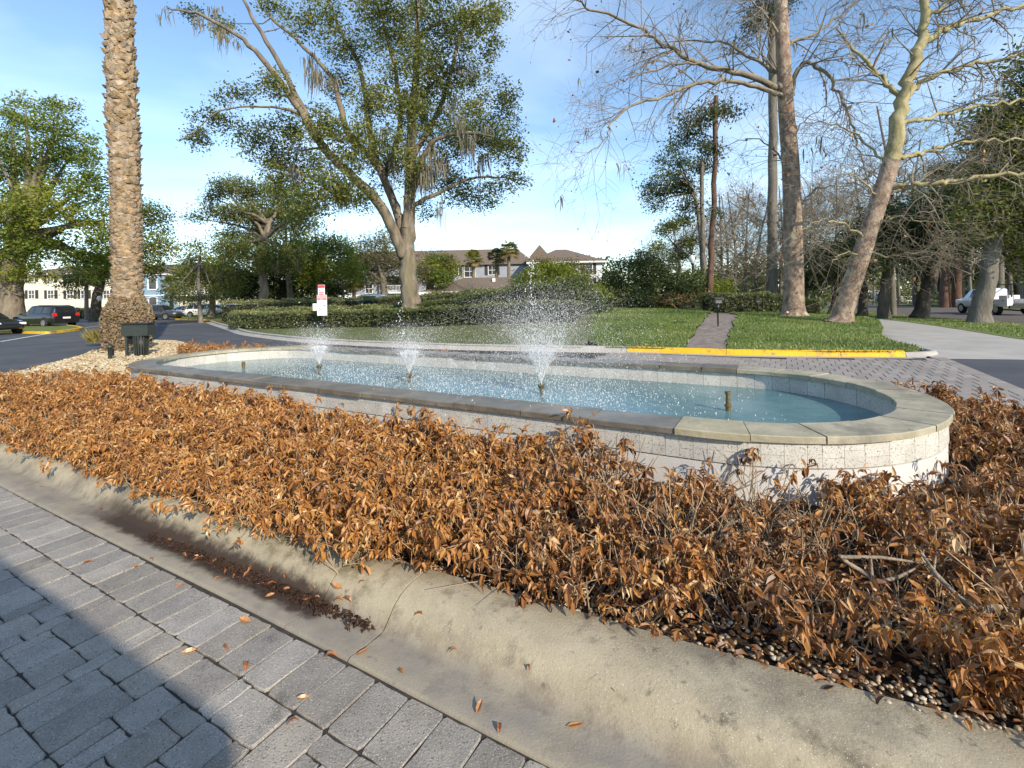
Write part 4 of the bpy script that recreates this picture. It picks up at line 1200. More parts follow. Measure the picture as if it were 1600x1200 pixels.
for k in range(46):
    th = rnd.uniform(0, 2 * math.pi); el = rnd.uniform(0.25, 1.3); Lr = rnd.uniform(3.2, 4.4)
    d = np.array([math.cos(th) * math.cos(el), math.sin(th) * math.cos(el), math.sin(el)])
    P = np.array([ct + d * Lr * t + np.array([0, 0, -1.5 * t * t]) for t in np.linspace(0, 1, 7)])
    b.tube(P, np.linspace(0.035, 0.008, 7), 4, r=0.9)
    for t in np.linspace(0.15, 1, 26):
        q = ct + d * Lr * t + np.array([0, 0, -1.5 * t * t])
        sd = np.cross(d, [0, 0, 1.0]); sd /= np.linalg.norm(sd) + 1e-9
        for s_ in (-1, 1):
            e = sd * s_ * 0.5 + d * 0.3 + np.array([0, 0, -0.12])
            b.add([q, q + e * 0.5 + np.array([0, 0, 0.02]), q + e], np.array([(0, 1, 2)]), rnd.random())
b.build('crown', M['leaf_palm'], palm, attr=True)

# small yellow-green plant at the palm's foot
p0 = G(152, 535, 0.14); pl = empty('grass_tuft', p0); tag(pl, 'yellow green tuft growing against the date palm foot', 'plant')
b = MB()
for k in range(160):
    th = rnd.uniform(0, 6.28); q = np.array([rnd.gauss(0, 0.12), rnd.gauss(0, 0.12), 0]); d = np.array([math.cos(th) * 0.3, math.sin(th) * 0.3, rnd.uniform(0.3, 0.75)]); s_ = np.array([-math.sin(th), math.cos(th), 0]) * 0.012
    b.add([q - s_, q + s_, q + d * 0.6 + s_, q + d + np.array([0, 0, -0.1]), q + d * 0.6 - s_], [(0, 1, 2, 3, 4)], rnd.uniform(0.4, 1))
b.build('blades', M['leaf_palm'], pl, attr=True)

# ------------------------------------------------------------------ litter bin with hood beside the palm
lb_ = G(221, 556, 0.14); binr = empty('litter_bin', lb_, rad(6)); tag(binr, 'dark green slatted litter bin under a deep square hood', 'litter bin')
S = lb_.y / F
b = MB()
Hh = 30 * S
b.lathe([(0.0, 0.04), (7.6 * S, 0.04), (8.8 * S, Hh * 1.05), (8.1 * S, Hh * 1.05), (0.0, Hh * 1.02)], 20)
b.build('liner', M['black'], binr, True)
for k in range(18):
    th = k / 18 * 2 * math.pi
    bb = MB(); r0, r1 = 8.3 * S, 9.9 * S
    m = Matrix.Rotation(th, 3, 'Z')
    V = []
    for (r_, z_, w_) in ((r0, 0.0, 0.026), (r1, Hh * 1.06, 0.032)):
        for (dr, sw) in ((0, -1), (0.014, -1), (0.014, 1), (0, 1)): V.append(tuple(m @ Vector((r_ + dr, sw * w_ * 0.55, z_))))
    bb.add(V, np.array([(0, 1, 5, 4), (1, 2, 6, 5), (2, 3, 7, 6), (3, 0, 4, 7), (4, 5, 6, 7), (0, 3, 2, 1)]))
    bb.build('slat', M['dkgreen'], binr)
b = MB(); b.bevel_box((-3.5 * S, 0, Hh * 1.06 + 9 * S), (38 * S, 20 * S, 18 * S), 0.03); b.build('hood', M['dkgreen'], binr)
b = MB(); b.bevel_box((-3.5 * S, 0, Hh * 1.06 + 19 * S), (40 * S, 22 * S, 2.2 * S), 0.012); b.build('lid_rim', M['black'], binr)
b = MB(); b.bevel_box((-17 * S, -6 * S, 22 * S), (3.2 * S, 3.2 * S, 50 * S), 0.01); b.build('post', M['dkgreen'], binr)
b = MB(); b.bevel_box((-17 * S, 3 * S, 26 * S), (8 * S, 8 * S, 14 * S), 0.01); b.build('bracket', M['black'], binr)
# small stake light left of it
sp = G(172, 562, 0.13); st = empty('stake_light', sp); tag(st, 'short dark stake light standing in the pebbles left of the litter bin', 'garden light')
b = MB(); b.lathe([(0.045, 0), (0.05, 0.30), (0.075, 0.31), (0.08, 0.38), (0.04, 0.40), (0, 0.405)], 12); b.build('housing', M['dkgreen'], st, True)
b = MB(); b.bevel_box((0.07, 0, 0.2), (0.05, 0.06, 0.2), 0.01); b.build('bracket', M['black'], st)

# ------------------------------------------------------------------ frost-killed shrubs
LEAFV = None
def dead_leaf(bb, p, d, up, L, W, curl, r):
    d = d / (np.linalg.norm(d) + 1e-9)
    s_ = np.cross(d, up); s_ /= np.linalg.norm(s_) + 1e-9
    nrm = np.cross(s_, d)
    m1 = p + d * L * 0.32 + nrm * curl * L * 0.16
    m2 = p + d * L * 0.66 + nrm * curl * L * 0.10
    t = p + d * L * 0.97 - nrm * curl * L * 0.32
    fold = nrm * W * 0.34
    V = [p, m1 + s_ * W * 0.46 + fold, m1, m1 - s_ * W * 0.46 + fold, m2 + s_ * W * 0.40 + fold, m2, m2 - s_ * W * 0.40 + fold, t]
    bb.add(V, np.array([(0, 1, 2), (0, 2, 3), (1, 4, 5), (1, 5, 2), (2, 5, 6), (2, 6, 3), (4, 7, 5), (5, 7, 6)]), r)
def dead_shrub_mesh(seed, h, rad_, nst, leafy, lm, thick=0.005, lsz=1.0):
    r_ = np.random.default_rng(seed)
    root = empty('dead_shrub', (0, 0, 0))
    w = MB(); L = MB()
    for k in range(nst):
        th = r_.uniform(0, 2 * math.pi); q = math.sqrt(r_.random()) * rad_
        tip = np.array([math.cos(th) * q, math.sin(th) * q, h * (1 - 0.35 * (q / rad_) ** 2) * r_.uniform(0.55, 1.08)])
        b0 = np.array([math.cos(th) * q * 0.35, math.sin(th) * q * 0.35, 0.0]) + np.r_[r_.normal(0, 0.03, 2), 0]
        m = b0 * 0.45 + tip * 0.55 + r_.normal(0, 0.03, 3); m[2] = max(m[2], 0.03)
        w.tube([b0, m, tip], np.array([thick, thick * 0.75, thick * 0.45]), 4)
        tips = [(tip, tip - m)]
        for s2 in range(r_.integers(1, 3)):
            d = (tip - m) + r_.normal(0, 0.09, 3); tt = m + d * r_.uniform(0.5, 0.95); tt[2] = max(0.03, tt[2])
            w.tube([m, (m + tt) / 2 + r_.normal(0, 0.01, 3), tt], np.array([thick * 0.6, thick * 0.5, thick * 0.35]), 3)
            tips.append((tt, tt - m))
        cb = r_.random()
        for (tp_, dd) in tips:
            if r_.random() > leafy: continue
            nl = r_.integers(5, 11); dd = dd / (np.linalg.norm(dd) + 1e-9)
            for j_ in range(nl):
                a_ = j_ / nl * 2 * math.pi + r_.normal(0, 0.3)
                out_ = np.array([math.cos(a_), math.sin(a_), 0])
                d = out_ * r_.uniform(0.15, 0.75) + np.array([0, 0, -r_.uniform(0.1, 1.1)]) + dd * 0.25 + r_.normal(0, 0.28, 3)
                sz = r_.uniform(0.036, 0.078) * lsz
                dead_leaf(L, tp_ - dd * r_.uniform(0, 0.06), d, out_ * 0.3 + np.array([0, 0, 1.0]) + r_.normal(0, 0.3, 3), sz, sz * r_.uniform(0.24, 0.44), r_.uniform(-0.6, 1.6), float(np.clip(0.5 * cb + 0.6 * r_.random() - 0.03, 0, 1)))
    w.build('branches', M['dead_twig'], root)
    o = L.build('leaves', lm, root, attr=True); o['kind'] = 'stuff'
    return root
g_front = 'dead shrubs in the bed before the fountain'
lab_front = 'frost killed orange brown shrub in the bed before the fountain wall'
lab_right = 'dead dark brown shrub in the bed round the fountain rounded end'
lab_back = 'low dead orange shrub in the strip behind the fountain'
protoA = [dead_shrub_mesh(100 + k, 0.35, 0.30, 27, 0.90, M['dead'], 0.0034) for k in range(6)]
protoB = [dead_shrub_mesh(200 + k, 0.35, 0.32, 24, 0.74, M['dead2'], 0.0044, 1.1) for k in range(6)]
protoC = [dead_shrub_mesh(300 + k, 0.40, 0.26, 30, 0.9, M['dead'], 0.004) for k in range(4)]
protoD = [dead_shrub_mesh(400 + k, 0.40, 0.30, 20, 0.22, M['dead2'], 0.0046) for k in range(3)]
used = set()
def place_shrub(protos, x, y, z, rz, sc, label, group):
    p = rnd.choice(protos)
    if p.name not in used:
        used.add(p.name); KIDS[p.name] = list(p.children)
        p.location = (x, y, z); p.rotation_euler = (0, 0, rz); p.scale = (sc, sc, sc)
        tag(p, label, 'shrub', group)
        return p
    return tag(copy_thing(p, (x, y, z), rz, sc, label, group), cat='shrub')
GAPS = [(1428, 850, 0.15, 1.0), (1365, 960, 0.2, 0.9), (1450, 960, 0.24, 0.8), (1540, 975, 0.24, 0.8), (1390, 1010, 0.18, 0.8), (1060, 850, 0.2, 0.5), (1500, 905, 0.2, 0.6)]
cntf = 0
row = 0
n = -1.98
bpoly = bedline
while n > -3.75:
    a = -7.9 + (0.17 if row % 2 else 0)
    while a < 6.9:
        aa_, nn = a + rnd.gauss(0, 0.05), n + rnd.gauss(0, 0.05)
        p = AN(aa_, nn)
        pp = np.array([[p.x, p.y]])
        w_ = island_prof((p.x, p.y))[-3][0]
        edge = polydist(pp, np.vstack([bedline, bedline[:1]]))[0]
        ok = inpoly(pp, bedline)[0] and edge > (0.06 if aa_ < 2.2 else 0.08 + 0.02 * (aa_ - 2))
        # gaps to the right, where the bed is thin and pebbles show
        right = aa_ > 3.0 + 0.5 * rnd.random(); low = 1.0
        if aa_ > 2.4 and rnd.random() < 0.10: ok = False
        if aa_ < -6.9 and nn > -2.5: ok = False
        for (qx, qy, qr, qp) in GAPS:
            if (p - G(qx, qy, 0.13)).length < qr and rnd.random() < qp:
                low = 0.5
                if qp == 1.0: ok = False
        if -3.6 < nn < -3.45 and aa_ < 2.7: ok = False
        if aa_ < 2.9 and inpoly(pp, isl)[0] and -3.62 < nn < -3.3: ok = rnd.random() < 0.9
        if ok and in_view(Vector((p.x, p.y, 0.3)), 120):
            hsc = low * rnd.uniform(0.72, 1.22) * (1.12 if nn > -2.3 else 1.0)
            place_shrub(protoD if rnd.random() < (0.22 if right else 0.10) else (protoB if right and rnd.random() < 0.72 else protoA), p.x, p.y, 0.11, rnd.uniform(0, 6.28), hsc, lab_right if right else lab_front,
                        'dead shrubs round the fountain end' if right else g_front)
            cntf += 1
        a += 0.335 if a > -2.5 else 0.41
    n -= 0.295; row += 1
a = -7.4
while a < 2.7:
    p = AN(a + rnd.gauss(0, 0.04), -3.56 + rnd.gauss(0, 0.03))
    place_shrub(protoA, p.x, p.y, 0.115, rnd.uniform(0, 6.28), rnd.uniform(0.68, 0.98), lab_front, g_front)
    a += 0.25
a = 2.7
while a < 4.2:
    w_ = island_prof(tuple(AN(a, -3.5))[:2])[-3][0]
    p = AN(a + rnd.gauss(0, 0.05), -4.03 + w_ + rnd.uniform(0.10, 0.2))
    place_shrub(protoA if a < 3.3 else protoB, p.x, p.y, 0.115, rnd.uniform(0, 6.28), rnd.uniform(0.65, 0.95), lab_front, g_front)
    a += 0.24
# round the right end
for k in range(150):
    a_, n_ = rnd.uniform(4.6, 7.6), rnd.uniform(-1.8, 2.0)
    p = AN(a_, n_); pp = np.array([[p.x, p.y]])
    dq = math.hypot(max(0, a_ - FL), n_)
    if dq < 1.98 or not inpoly(pp, bedline)[0] or polydist(pp, np.vstack([bedline, bedline[:1]]))[0] < 0.12 or not in_view(Vector((p.x, p.y, .3)), 200): continue
    if any((p - q).length < 0.27 for q in used if isinstance(q, Vector)): continue
    place_shrub(protoB, p.x, p.y, 0.11, rnd.uniform(0, 6.28), rnd.uniform(0.85, 1.2), lab_right, 'dead shrubs round the fountain end')
a = -10.6
while a < 2.6:
    for n_ in ((2.0, 2.26) if -3 < a else (2.12,)):
        p = AN(a + rnd.gauss(0, 0.06), n_ + rnd.gauss(0, 0.05))
        dq = math.hypot(max(0, abs(a) - FL), n_)
        place_shrub(protoC, p.x, p.y, 0.11, rnd.uniform(0, 6.28), rnd.uniform(0.8, 1.08) * (0.75 if a > 1.6 else 1), lab_back, 'dead shrubs behind the fountain')
    a += 0.36
for a_ in (2.9, 3.4, 3.9, 4.3, 5.0, 5.5):
    p = AN(a_, 2.0); place_shrub(protoC, p.x, p.y, 0.11, rnd.uniform(0, 6.28), 0.62, lab_back, 'dead shrubs behind the fountain')

# thick bare branches lying among the dead shrubs at the right
def limb_thing(label, pts, r0):
    root = empty('dead_branch', pts[0]); tag(root, label, 'branch')
    off = np.array(tuple(pts[0])); b = MB()
    P = catmull([tuple(p) for p in pts], 5)
    b.tube(P - off, np.linspace(r0, r0 * 0.5, len(P)) * (1 + 0.14 * rg.normal(0, 1, len(P)).clip(-1.2, 1.8)), 7, True)
    b.build('main_stem', M['dead_branch'], root, True)
    for k in range(3):
        i_ = rg.integers(2, len(P) - 1); d = rg.normal(0, 0.12, 3); d[2] = abs(d[2]) * 0.7
        b = MB(); b.tube(np.array([P[i_], P[i_] + d * 0.6 + rg.normal(0, 0.015, 3), P[i_] + d * 1.3]) - off, np.array([r0 * 0.55, r0 * 0.45, r0 * 0.25]), 6, True)
        b.build('side_branch', M['dead_branch'], root, True)
def Gz(px, py, z): return G(px, py, z)
limb_thing('pale crooked dead branch forking upright above brown leaf litter', [Gz(1352, 990, 0.12), Gz(1372, 945, 0.2), Gz(1362, 905, 0.26), Gz(1325, 880, 0.31), Gz(1312, 868, 0.36)], 0.017)
limb_thing('long pale dead branch arching low across the bed towards the kerb', [Gz(1620, 985, 0.16), Gz(1565, 950, 0.26), Gz(1520, 948, 0.28), Gz(1470, 905, 0.34), Gz(1440, 865, 0.40)], 0.014)
limb_thing('short grey dead branch with knuckled fork lying nearest the kerb', [Gz(1375, 1025, 0.14), Gz(1390, 985, 0.2), Gz(1380, 940, 0.24)], 0.011)
limb_thing('thin pale dead branch lying flat under the arching one', [Gz(1590, 1010, 0.14), Gz(1500, 975, 0.17), Gz(1430, 955, 0.18), Gz(1390, 950, 0.2)], 0.012)
limb_thing('grey dead branch slanting through the dead shrubs below the wall', [Gz(1000, 880, 0.14), Gz(1060, 850, 0.2), Gz(1110, 835, 0.22), Gz(1150, 815, 0.26)], 0.012)

# strap-leaved green plant
p0 = G(1428, 852, 0.12); pl = empty('strap_leaf_plant', p0); tag(pl, 'small green plant with striped strap leaves among the dead shrubs', 'plant')
for k in range(11):
    th = k * 2.4 + rnd.gauss(0, 0.2); L = rnd.uniform(0.2, 0.32); w = 0.017
    o_ = np.array([math.cos(th), math.sin(th), 0]); s_ = np.array([-math.sin(th), math.cos(th), 0])
    pts = [o_ * (L * t * 0.75) + np.array([0, 0, L * (1.15 * t - 0.75 * t * t)]) for t in np.linspace(0, 1, 6)]
    ww = [0.6, 1, 1, 0.85, 0.55, 0.05]
    b = MB(); V = []
    for p_, w_ in zip(pts, ww): V += [p_ - s_ * w * w_ + np.array([0, 0, 0.006]), p_, p_ + s_ * w * w_ + np.array([0, 0, 0.006])]
    b.add(V, np.array([(3 * i_ + j_, 3 * i_ + j_ + 1, 3 * i_ + j_ + 4, 3 * i_ + j_ + 3) for i_ in range(5) for j_ in range(2)]), np.array([0.2, 0.5] * 5) + rnd.uniform(0, 0.4))
    b.build('leaf', M['strap'], pl, attr=True)

# pebbles
ICO = None
def pebbles(name, pts, smin, smax, m, flat=0.6):
    n = len(pts)
    t = (1 + 5 ** 0.5) / 2
    iv = np.array([(-1, t, 0), (1, t, 0), (-1, -t, 0), (1, -t, 0), (0, -1, t), (0, 1, t), (0, -1, -t), (0, 1, -t), (t, 0, -1), (t, 0, 1), (-t, 0, -1), (-t, 0, 1)], float); iv /= np.linalg.norm(iv[0])
    fi = np.array([(0, 11, 5), (0, 5, 1), (0, 1, 7), (0, 7, 10), (0, 10, 11), (1, 5, 9), (5, 11, 4), (11, 10, 2), (10, 7, 6), (7, 1, 8), (3, 9, 4), (3, 4, 2), (3, 2, 6), (3, 6, 8), (3, 8, 9), (4, 9, 5), (2, 4, 11), (6, 2, 10), (8, 6, 7), (9, 8, 1)])
    S_ = rg.uniform(smin, smax, (n, 1)) * np.c_[rg.uniform(0.8, 1.25, n), rg.uniform(0.7, 1.0, n), rg.uniform(flat * 0.8, flat * 1.2, n)]
    th = rg.uniform(0, 6.28, n); c, s_ = np.cos(th), np.sin(th)
    V = iv[None] * S_[:, None, :] * (1 + rg.normal(0, 0.07, (n, 12, 1)))
    X = V[:, :, 0] * c[:, None] - V[:, :, 1] * s_[:, None]; Y = V[:, :, 0] * s_[:, None] + V[:, :, 1] * c[:, None]
    V = np.stack([X, Y, V[:, :, 2]], -1) + np.asarray(pts)[:, None, :]
    b = MB(); b.add(V.reshape(-1, 3), (fi[None] + 12 * np.arange(n)[:, None, None]).reshape(-1, 3), np.repeat(np.clip(rg.normal(0.55, 0.28, n), 0, 1), 20))
    o = b.build(name, m, None, True, attr=True)
    return tag(o, kind='stuff')
def scatter_an(n, a0, a1, n0, n1, cond=None):
    a_ = rg.uniform(a0, a1, n); q = rg.uniform(n0, n1, n)
    X = C0.x + AX.x * a_ + NX.x * q; Y = C0.y + AX.y * a_ + NX.y * q
    P = np.c_[X, Y]; ok = inpoly(P, bedline)
    return P[ok], a_[ok], q[ok]
P, a_, q = scatter_an(34000, -3, 7.2, -3.75, -1.8)
ok = polydist(P, np.vstack([bedline, bedline[:1]])) < np.where(a_ > 2.2, 0.50, 0.18) * rg.uniform(0.3, 1.25, len(P))
P = P[ok]
pebbles('pebbles', np.c_[P, bedz(P[:, 0], P[:, 1]) + 0.010 + rg.uniform(0, 0.012, len(P))], 0.006, 0.0145, M['pebble'])
P, a_, q = scatter_an(60000, -18, -4.4, -4.0, 4.6)
dq = np.hypot(np.maximum(0, np.abs(a_) - FL), q)
mul = np.hypot(P[:, 0] + 14.2, P[:, 1] - 16.2) < rg.uniform(0.9, 2.0, len(P))
ok = (dq > 1.85) & ~((q < -2.3) & (a_ > -6.9) & (rg.random(len(P)) < 0.9)) & ~(mul) & (rg.random(len(P)) < 0.62)
P = P[ok][:11500]
pebbles('gravel', np.c_[P, bedz(P[:, 0], P[:, 1]) + 0.012 + rg.uniform(0, 0.02, len(P))], 0.022, 0.050, M['pebble_pale'])

# leaf litter in the bed (mass) 
P, a_, q = scatter_an(6500, 1.5, 7.2, -3.7, -1.8)
b = MB()
for p in P:
    z = float(bedz(p[0], p[1])) + rnd.uniform(0.005, 0.04); th = rnd.uniform(0, 6.28)
    sz = rnd.uniform(0.035, 0.075)
    dead_leaf(b, np.array([p[0], p[1], z]), np.array([math.cos(th), math.sin(th), rnd.gauss(0, 0.25)]), np.array([rnd.gauss(0, 0.4), rnd.gauss(0, 0.4), 1.0]), sz, sz * 0.4, rnd.uniform(-0.3, 0.8), rnd.random() * 0.7)
tag(b.build('leaf_litter', M['dead2'], attr=True), kind='stuff')

# wet leaf debris in the gutter, left of the crack
b = MB()
pts = []
for k in range(64):
    t = k / 63; px = 232 + (585 - 232) * t; py = 836 + (972 - 836) * t
    pts.append((px, py))
line = np.array([tuple(G(px, py, 0.02))[:2] for px, py in pts])
Tn = np.gradient(line, axis=0); Tn /= np.linalg.norm(Tn, axis=1, keepdims=True); Nn = np.c_[-Tn[:, 1], Tn[:, 0]]
if (Nn[0] @ np.array([NX.x, NX.y])) < 0: Nn = -Nn
for k in range(1500):
    t = rnd.random() ** 0.8; i_ = min(63, int(t * 64)); wv_ = 0.065 * (0.45 + 0.55 * t)
    p = line[i_] + Nn[i_] * rnd.gauss(0.0, wv_ * 0.6) + Tn[i_] * rnd.uniform(-.02, .02); th = rnd.uniform(0, 6.28); sz = rnd.uniform(0.008, 0.034)
    dead_leaf(b, np.array([p[0], p[1], 0.012 + rnd.uniform(0, 0.012)]), np.array([math.cos(th), math.sin(th), rnd.gauss(0, 0.2)]), np.array([rnd.gauss(0, .4), rnd.gauss(0, .4), 1.0]), sz, sz * rnd.uniform(0.3, 0.7), rnd.uniform(-.4, .8), rnd.random())
tag(b.build('wet_debris', M['debris']), kind='stuff')

# fallen leaves, one object each
b = MB(); dead_leaf(b, np.zeros(3), np.array([1.0, 0, 0.12]), np.array([0, 0, 1.0]), 0.055, 0.022, 0.6, 0.5); f1 = b.build('fallen_leaf', M['fallen'], attr=True)
b = MB(); dead_leaf(b, np.zeros(3), np.array([1.0, 0, 0.05]), np.array([0.2, 0.3, 1.0]), 0.06, 0.026, -0.4, 0.85); f2 = b.build('fallen_leaf', M['fallen'], attr=True)
b = MB(); dead_leaf(b, np.zeros(3), np.array([1.0, 0, 0.2]), np.array([-0.3, 0.2, 1.0]), 0.05, 0.018, 0.9, 0.25); f3 = b.build('fallen_leaf', M['fallen'], attr=True)
leafs = [(88, 742), (62, 762), (158, 797), (224, 822), (190, 745), (234, 879), (127, 888), (215, 886), (268, 849), (283, 870), (330, 883), (355, 893), (380, 905), (402, 915), (420, 905), (455, 925), (470, 940), (395, 895), (370, 900), (430, 930), (500, 942), (522, 950), (535, 944), (550, 957), (290, 918), (308, 1021), (358, 1022), (388, 1040), (483, 1096), (447, 1143), (505, 1034), (557, 1032),
         (647, 990), (630, 1060), (745, 1125), (780, 1138), (965, 1122), (885, 1140), (823, 1068), (715, 1030), (392, 978), (560, 945), (300, 880), (318, 872), (445, 915), (485, 930), (510, 962), (415, 922), (345, 905)]
fmesh = [f1, f2, f3]
lab_leaf = {'g': 'curled brown leaf fallen in the concrete gutter below the kerb', 'p': 'small dry leaf lying on the grey pavers'}
ui = 0
for k, (px, py) in enumerate(leafs):
    p = G(px, py, 0.0)
    an_ = toAN(p.x, p.y)
    onp = an_[1] < -4.03
    z = 0.016
    if not onp:
        pf = island_prof((p.x, p.y)); z = float(np.interp(an_[1] + 4.035, [q[0] for q in pf[1:-2]], [q[1] for q in pf[1:-2]])) + 0.001
    src = fmesh[k % 3]
    o = src if k < 3 else src.copy()
    if k >= 3: COL.objects.link(o)
    o.location = (p.x, p.y, z + 0.004); o.rotation_euler = (rnd.gauss(0, 0.12), rnd.gauss(0, 0.12), rnd.uniform(0, 6.28)); s_ = rnd.uniform(0.7, 1.25); o.scale = (s_, s_, s_)
    tag(o, lab_leaf['p' if onp else 'g'], 'leaf', 'fallen leaves on the pavers' if onp else 'fallen leaves in the gutter')

# ------------------------------------------------------------------ grass blades
def grass(name, poly, n, h, zf, vis=True):
    poly = np.asarray(poly, float); lo, hi = poly.min(0), poly.max(0)
    P = rg.uniform(0, 1, (n * 3, 2)) * (hi - lo) + lo
    # nearer ground gets more blades
    P = P[inpoly(P, poly)]
    keep = rg.random(len(P)) < np.clip((17.0 / np.linalg.norm(P, axis=1)) ** 2, 0.12, 1)
    P = P[keep][:n]
    m_ = len(P); z = zf(P[:, 0], P[:, 1])
    th = rg.uniform(0, 6.28, m_); hh = h * rg.uniform(0.5, 1.3, m_); ln = rg.uniform(0.2, 0.9, m_) * hh; w = rg.uniform(0.008, 0.018, m_)
    B = np.c_[P, z - 0.01]; s_ = np.c_[-np.sin(th) * w, np.cos(th) * w, np.zeros(m_)]; t = B + np.c_[np.cos(th) * ln, np.sin(th) * ln, hh]
    V = np.stack([B - s_, B + s_, t], 1).reshape(-1, 3)
    patch = 0.5 + 0.25 * np.sin(P[:, 0] * 1.3 + 1.7 * np.sin(P[:, 1] * 0.9)) + 0.2 * np.sin(P[:, 1] * 2.1 + P[:, 0])
    b = MB(); b.add(V, np.arange(m_ * 3).reshape(-1, 3), np.clip(0.75 * patch + rg.normal(0.10, 0.24, m_), 0, 1))
    return tag(b.build(name, M['grass'], attr=True), kind='stuff')
grass('grass', left_lawn_poly, 60000, 0.07, lawnz)
grass('grass.003', mulch_poly, 22000, 0.05, lambda x, y: lawnz(x, y) - 0.01)
grass('grass.001', right_lawn_poly, 60000, 0.07, lawnz)
grass('grass.002', [(14.1, 10.0), (14.4, 12.4), (15.5, 14.6), (17.5, 18.2), (19.7, 22.2), (22.1, 27), (24.5, 33), (27.4, 44), (32.4, 43.2), (29.4, 35), (27.1, 26), (23.9, 16), (20.5, 9.0)], 30000, 0.08, lambda x, y: gz(x, y) + 0.08)

# ------------------------------------------------------------------ hedges and shrubs
def hedge(name, label, path, w, h, zf, m, n, lsize=0.075, cat='hedge', group=None, top_var=0.05, hf=None):
    path = catmull([tuple(p) for p in path], 6); path = resample(path, 0.3)
    T = np.gradient(path, axis=0); T /= np.linalg.norm(T, axis=1, keepdims=True); N = np.c_[-T[:, 1], T[:, 0]]
    o0 = np.r_[path[len(path) // 2], 0]
    root = empty(name, tuple(o0)); tag(root, label, cat, group)
    L = len(path)
    # core (dark twiggy body) slightly inside the leaf shell
    core = MB(); V = []
    z = zf(path[:, 0], path[:, 1])
    H = np.full(L, h) if hf is None else np.array([hf(k / (L - 1)) for k in range(L)])
    for k in range(L):
        for (o_, hh) in ((-0.36, -0.1), (-0.36, 0.7), (-0.2, 0.86), (0.2, 0.86), (0.36, 0.7), (0.36, -0.1)):
            V.append((path[k, 0] + N[k, 0] * o_ * w - o0[0], path[k, 1] + N[k, 1] * o_ * w - o0[1], z[k] + hh * H[k]))
    core.add(V, np.array([(k * 6 + j_, (k + 1) * 6 + j_, (k + 1) * 6 + j_ + 1, k * 6 + j_ + 1) for k in range(L - 1) for j_ in range(5)]))
    core.add(V[:6], [(0, 1, 2, 3, 4, 5)]); core.add(V[-6:], [(5, 4, 3, 2, 1, 0)])
    core.build('stems', M['hedge_core'], root)
    k = rg.integers(0, L, n); t = rg.random(n)
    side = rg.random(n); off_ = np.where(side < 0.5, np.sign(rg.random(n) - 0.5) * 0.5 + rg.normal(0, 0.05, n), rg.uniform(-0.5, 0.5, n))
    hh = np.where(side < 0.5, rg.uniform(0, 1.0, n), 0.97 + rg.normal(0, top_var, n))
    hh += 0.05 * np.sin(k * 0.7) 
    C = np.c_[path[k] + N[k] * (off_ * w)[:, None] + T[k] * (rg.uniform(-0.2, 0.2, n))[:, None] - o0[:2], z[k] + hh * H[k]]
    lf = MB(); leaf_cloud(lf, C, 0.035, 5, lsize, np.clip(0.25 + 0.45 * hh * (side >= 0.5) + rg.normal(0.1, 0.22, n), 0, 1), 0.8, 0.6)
    # cut ends
    o = lf.build('leaves', M[m], root, attr=True)
    return root
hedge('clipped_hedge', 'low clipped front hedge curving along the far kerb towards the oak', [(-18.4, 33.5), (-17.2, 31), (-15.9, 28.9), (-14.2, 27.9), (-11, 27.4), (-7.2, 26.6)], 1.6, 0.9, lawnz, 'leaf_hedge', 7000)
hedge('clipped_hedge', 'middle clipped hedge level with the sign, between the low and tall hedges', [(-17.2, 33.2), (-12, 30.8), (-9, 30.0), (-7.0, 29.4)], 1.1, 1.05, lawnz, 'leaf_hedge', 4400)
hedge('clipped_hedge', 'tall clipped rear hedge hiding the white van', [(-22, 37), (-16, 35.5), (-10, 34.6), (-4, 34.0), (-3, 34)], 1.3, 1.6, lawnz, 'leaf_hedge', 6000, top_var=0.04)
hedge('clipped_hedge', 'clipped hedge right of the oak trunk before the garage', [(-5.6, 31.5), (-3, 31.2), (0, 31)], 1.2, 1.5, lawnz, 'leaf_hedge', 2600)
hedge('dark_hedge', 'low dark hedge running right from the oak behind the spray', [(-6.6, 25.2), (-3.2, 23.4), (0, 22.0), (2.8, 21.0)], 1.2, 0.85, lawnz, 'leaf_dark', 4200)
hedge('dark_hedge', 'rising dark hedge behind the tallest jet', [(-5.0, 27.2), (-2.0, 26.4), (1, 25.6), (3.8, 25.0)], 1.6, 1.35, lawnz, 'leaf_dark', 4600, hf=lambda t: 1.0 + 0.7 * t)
hedge('clipped_hedge', 'short square hedge behind the path light at the lawn end', [(11.5, 28.6), (13.4, 28.4), (15.3, 28.3)], 1.2, 1.05, lawnz, 'leaf_hedge', 2200)
hedge('clipped_hedge', 'dark end hedge next to the straight sycamore', [(15.8, 29.0), (17.5, 28.8), (18.2, 28.7)], 1.1, 0.95, lawnz, 'leaf_dark', 1200)

def bush(name, label, Y, L, sub, per_, lsize, m, base_px, group=None, sig=0.22):
    bp = at(*base_px, Y); bp.z = float(lawnz(bp.x, bp.y)[0]) - 0.05
    cl2 = px_clumps(L, Y, 0.8, 0.9)
    lim = []
    for (c, R, sh) in cl2:
        lim.append(([bp + Vector((rnd.gauss(0, .2), rnd.gauss(0, .2), 0)), (bp * 0.55 + Vector(c) * 0.45), Vector(c)], 0.07, 0.02))
    return leafy_tree(name, label, 'shrub', bp, lim, cl2, sub, per_, lsize, M['bark_grey'], M[m], group, twig=0.02, sig=sig, nt=6)
bush('round_shrub', 'large round evergreen shrub left of the lamp post', 31.5, [(1000, 440, 66, 42), (955, 455, 26, 32), (1050, 450, 42, 36), (1010, 410, 45, 22), (1040, 470, 60, 12), (985, 470, 55, 14), (1080, 455, 22, 24)], 620, 44, 0.15, 'leaf_dark', (1010, 484))
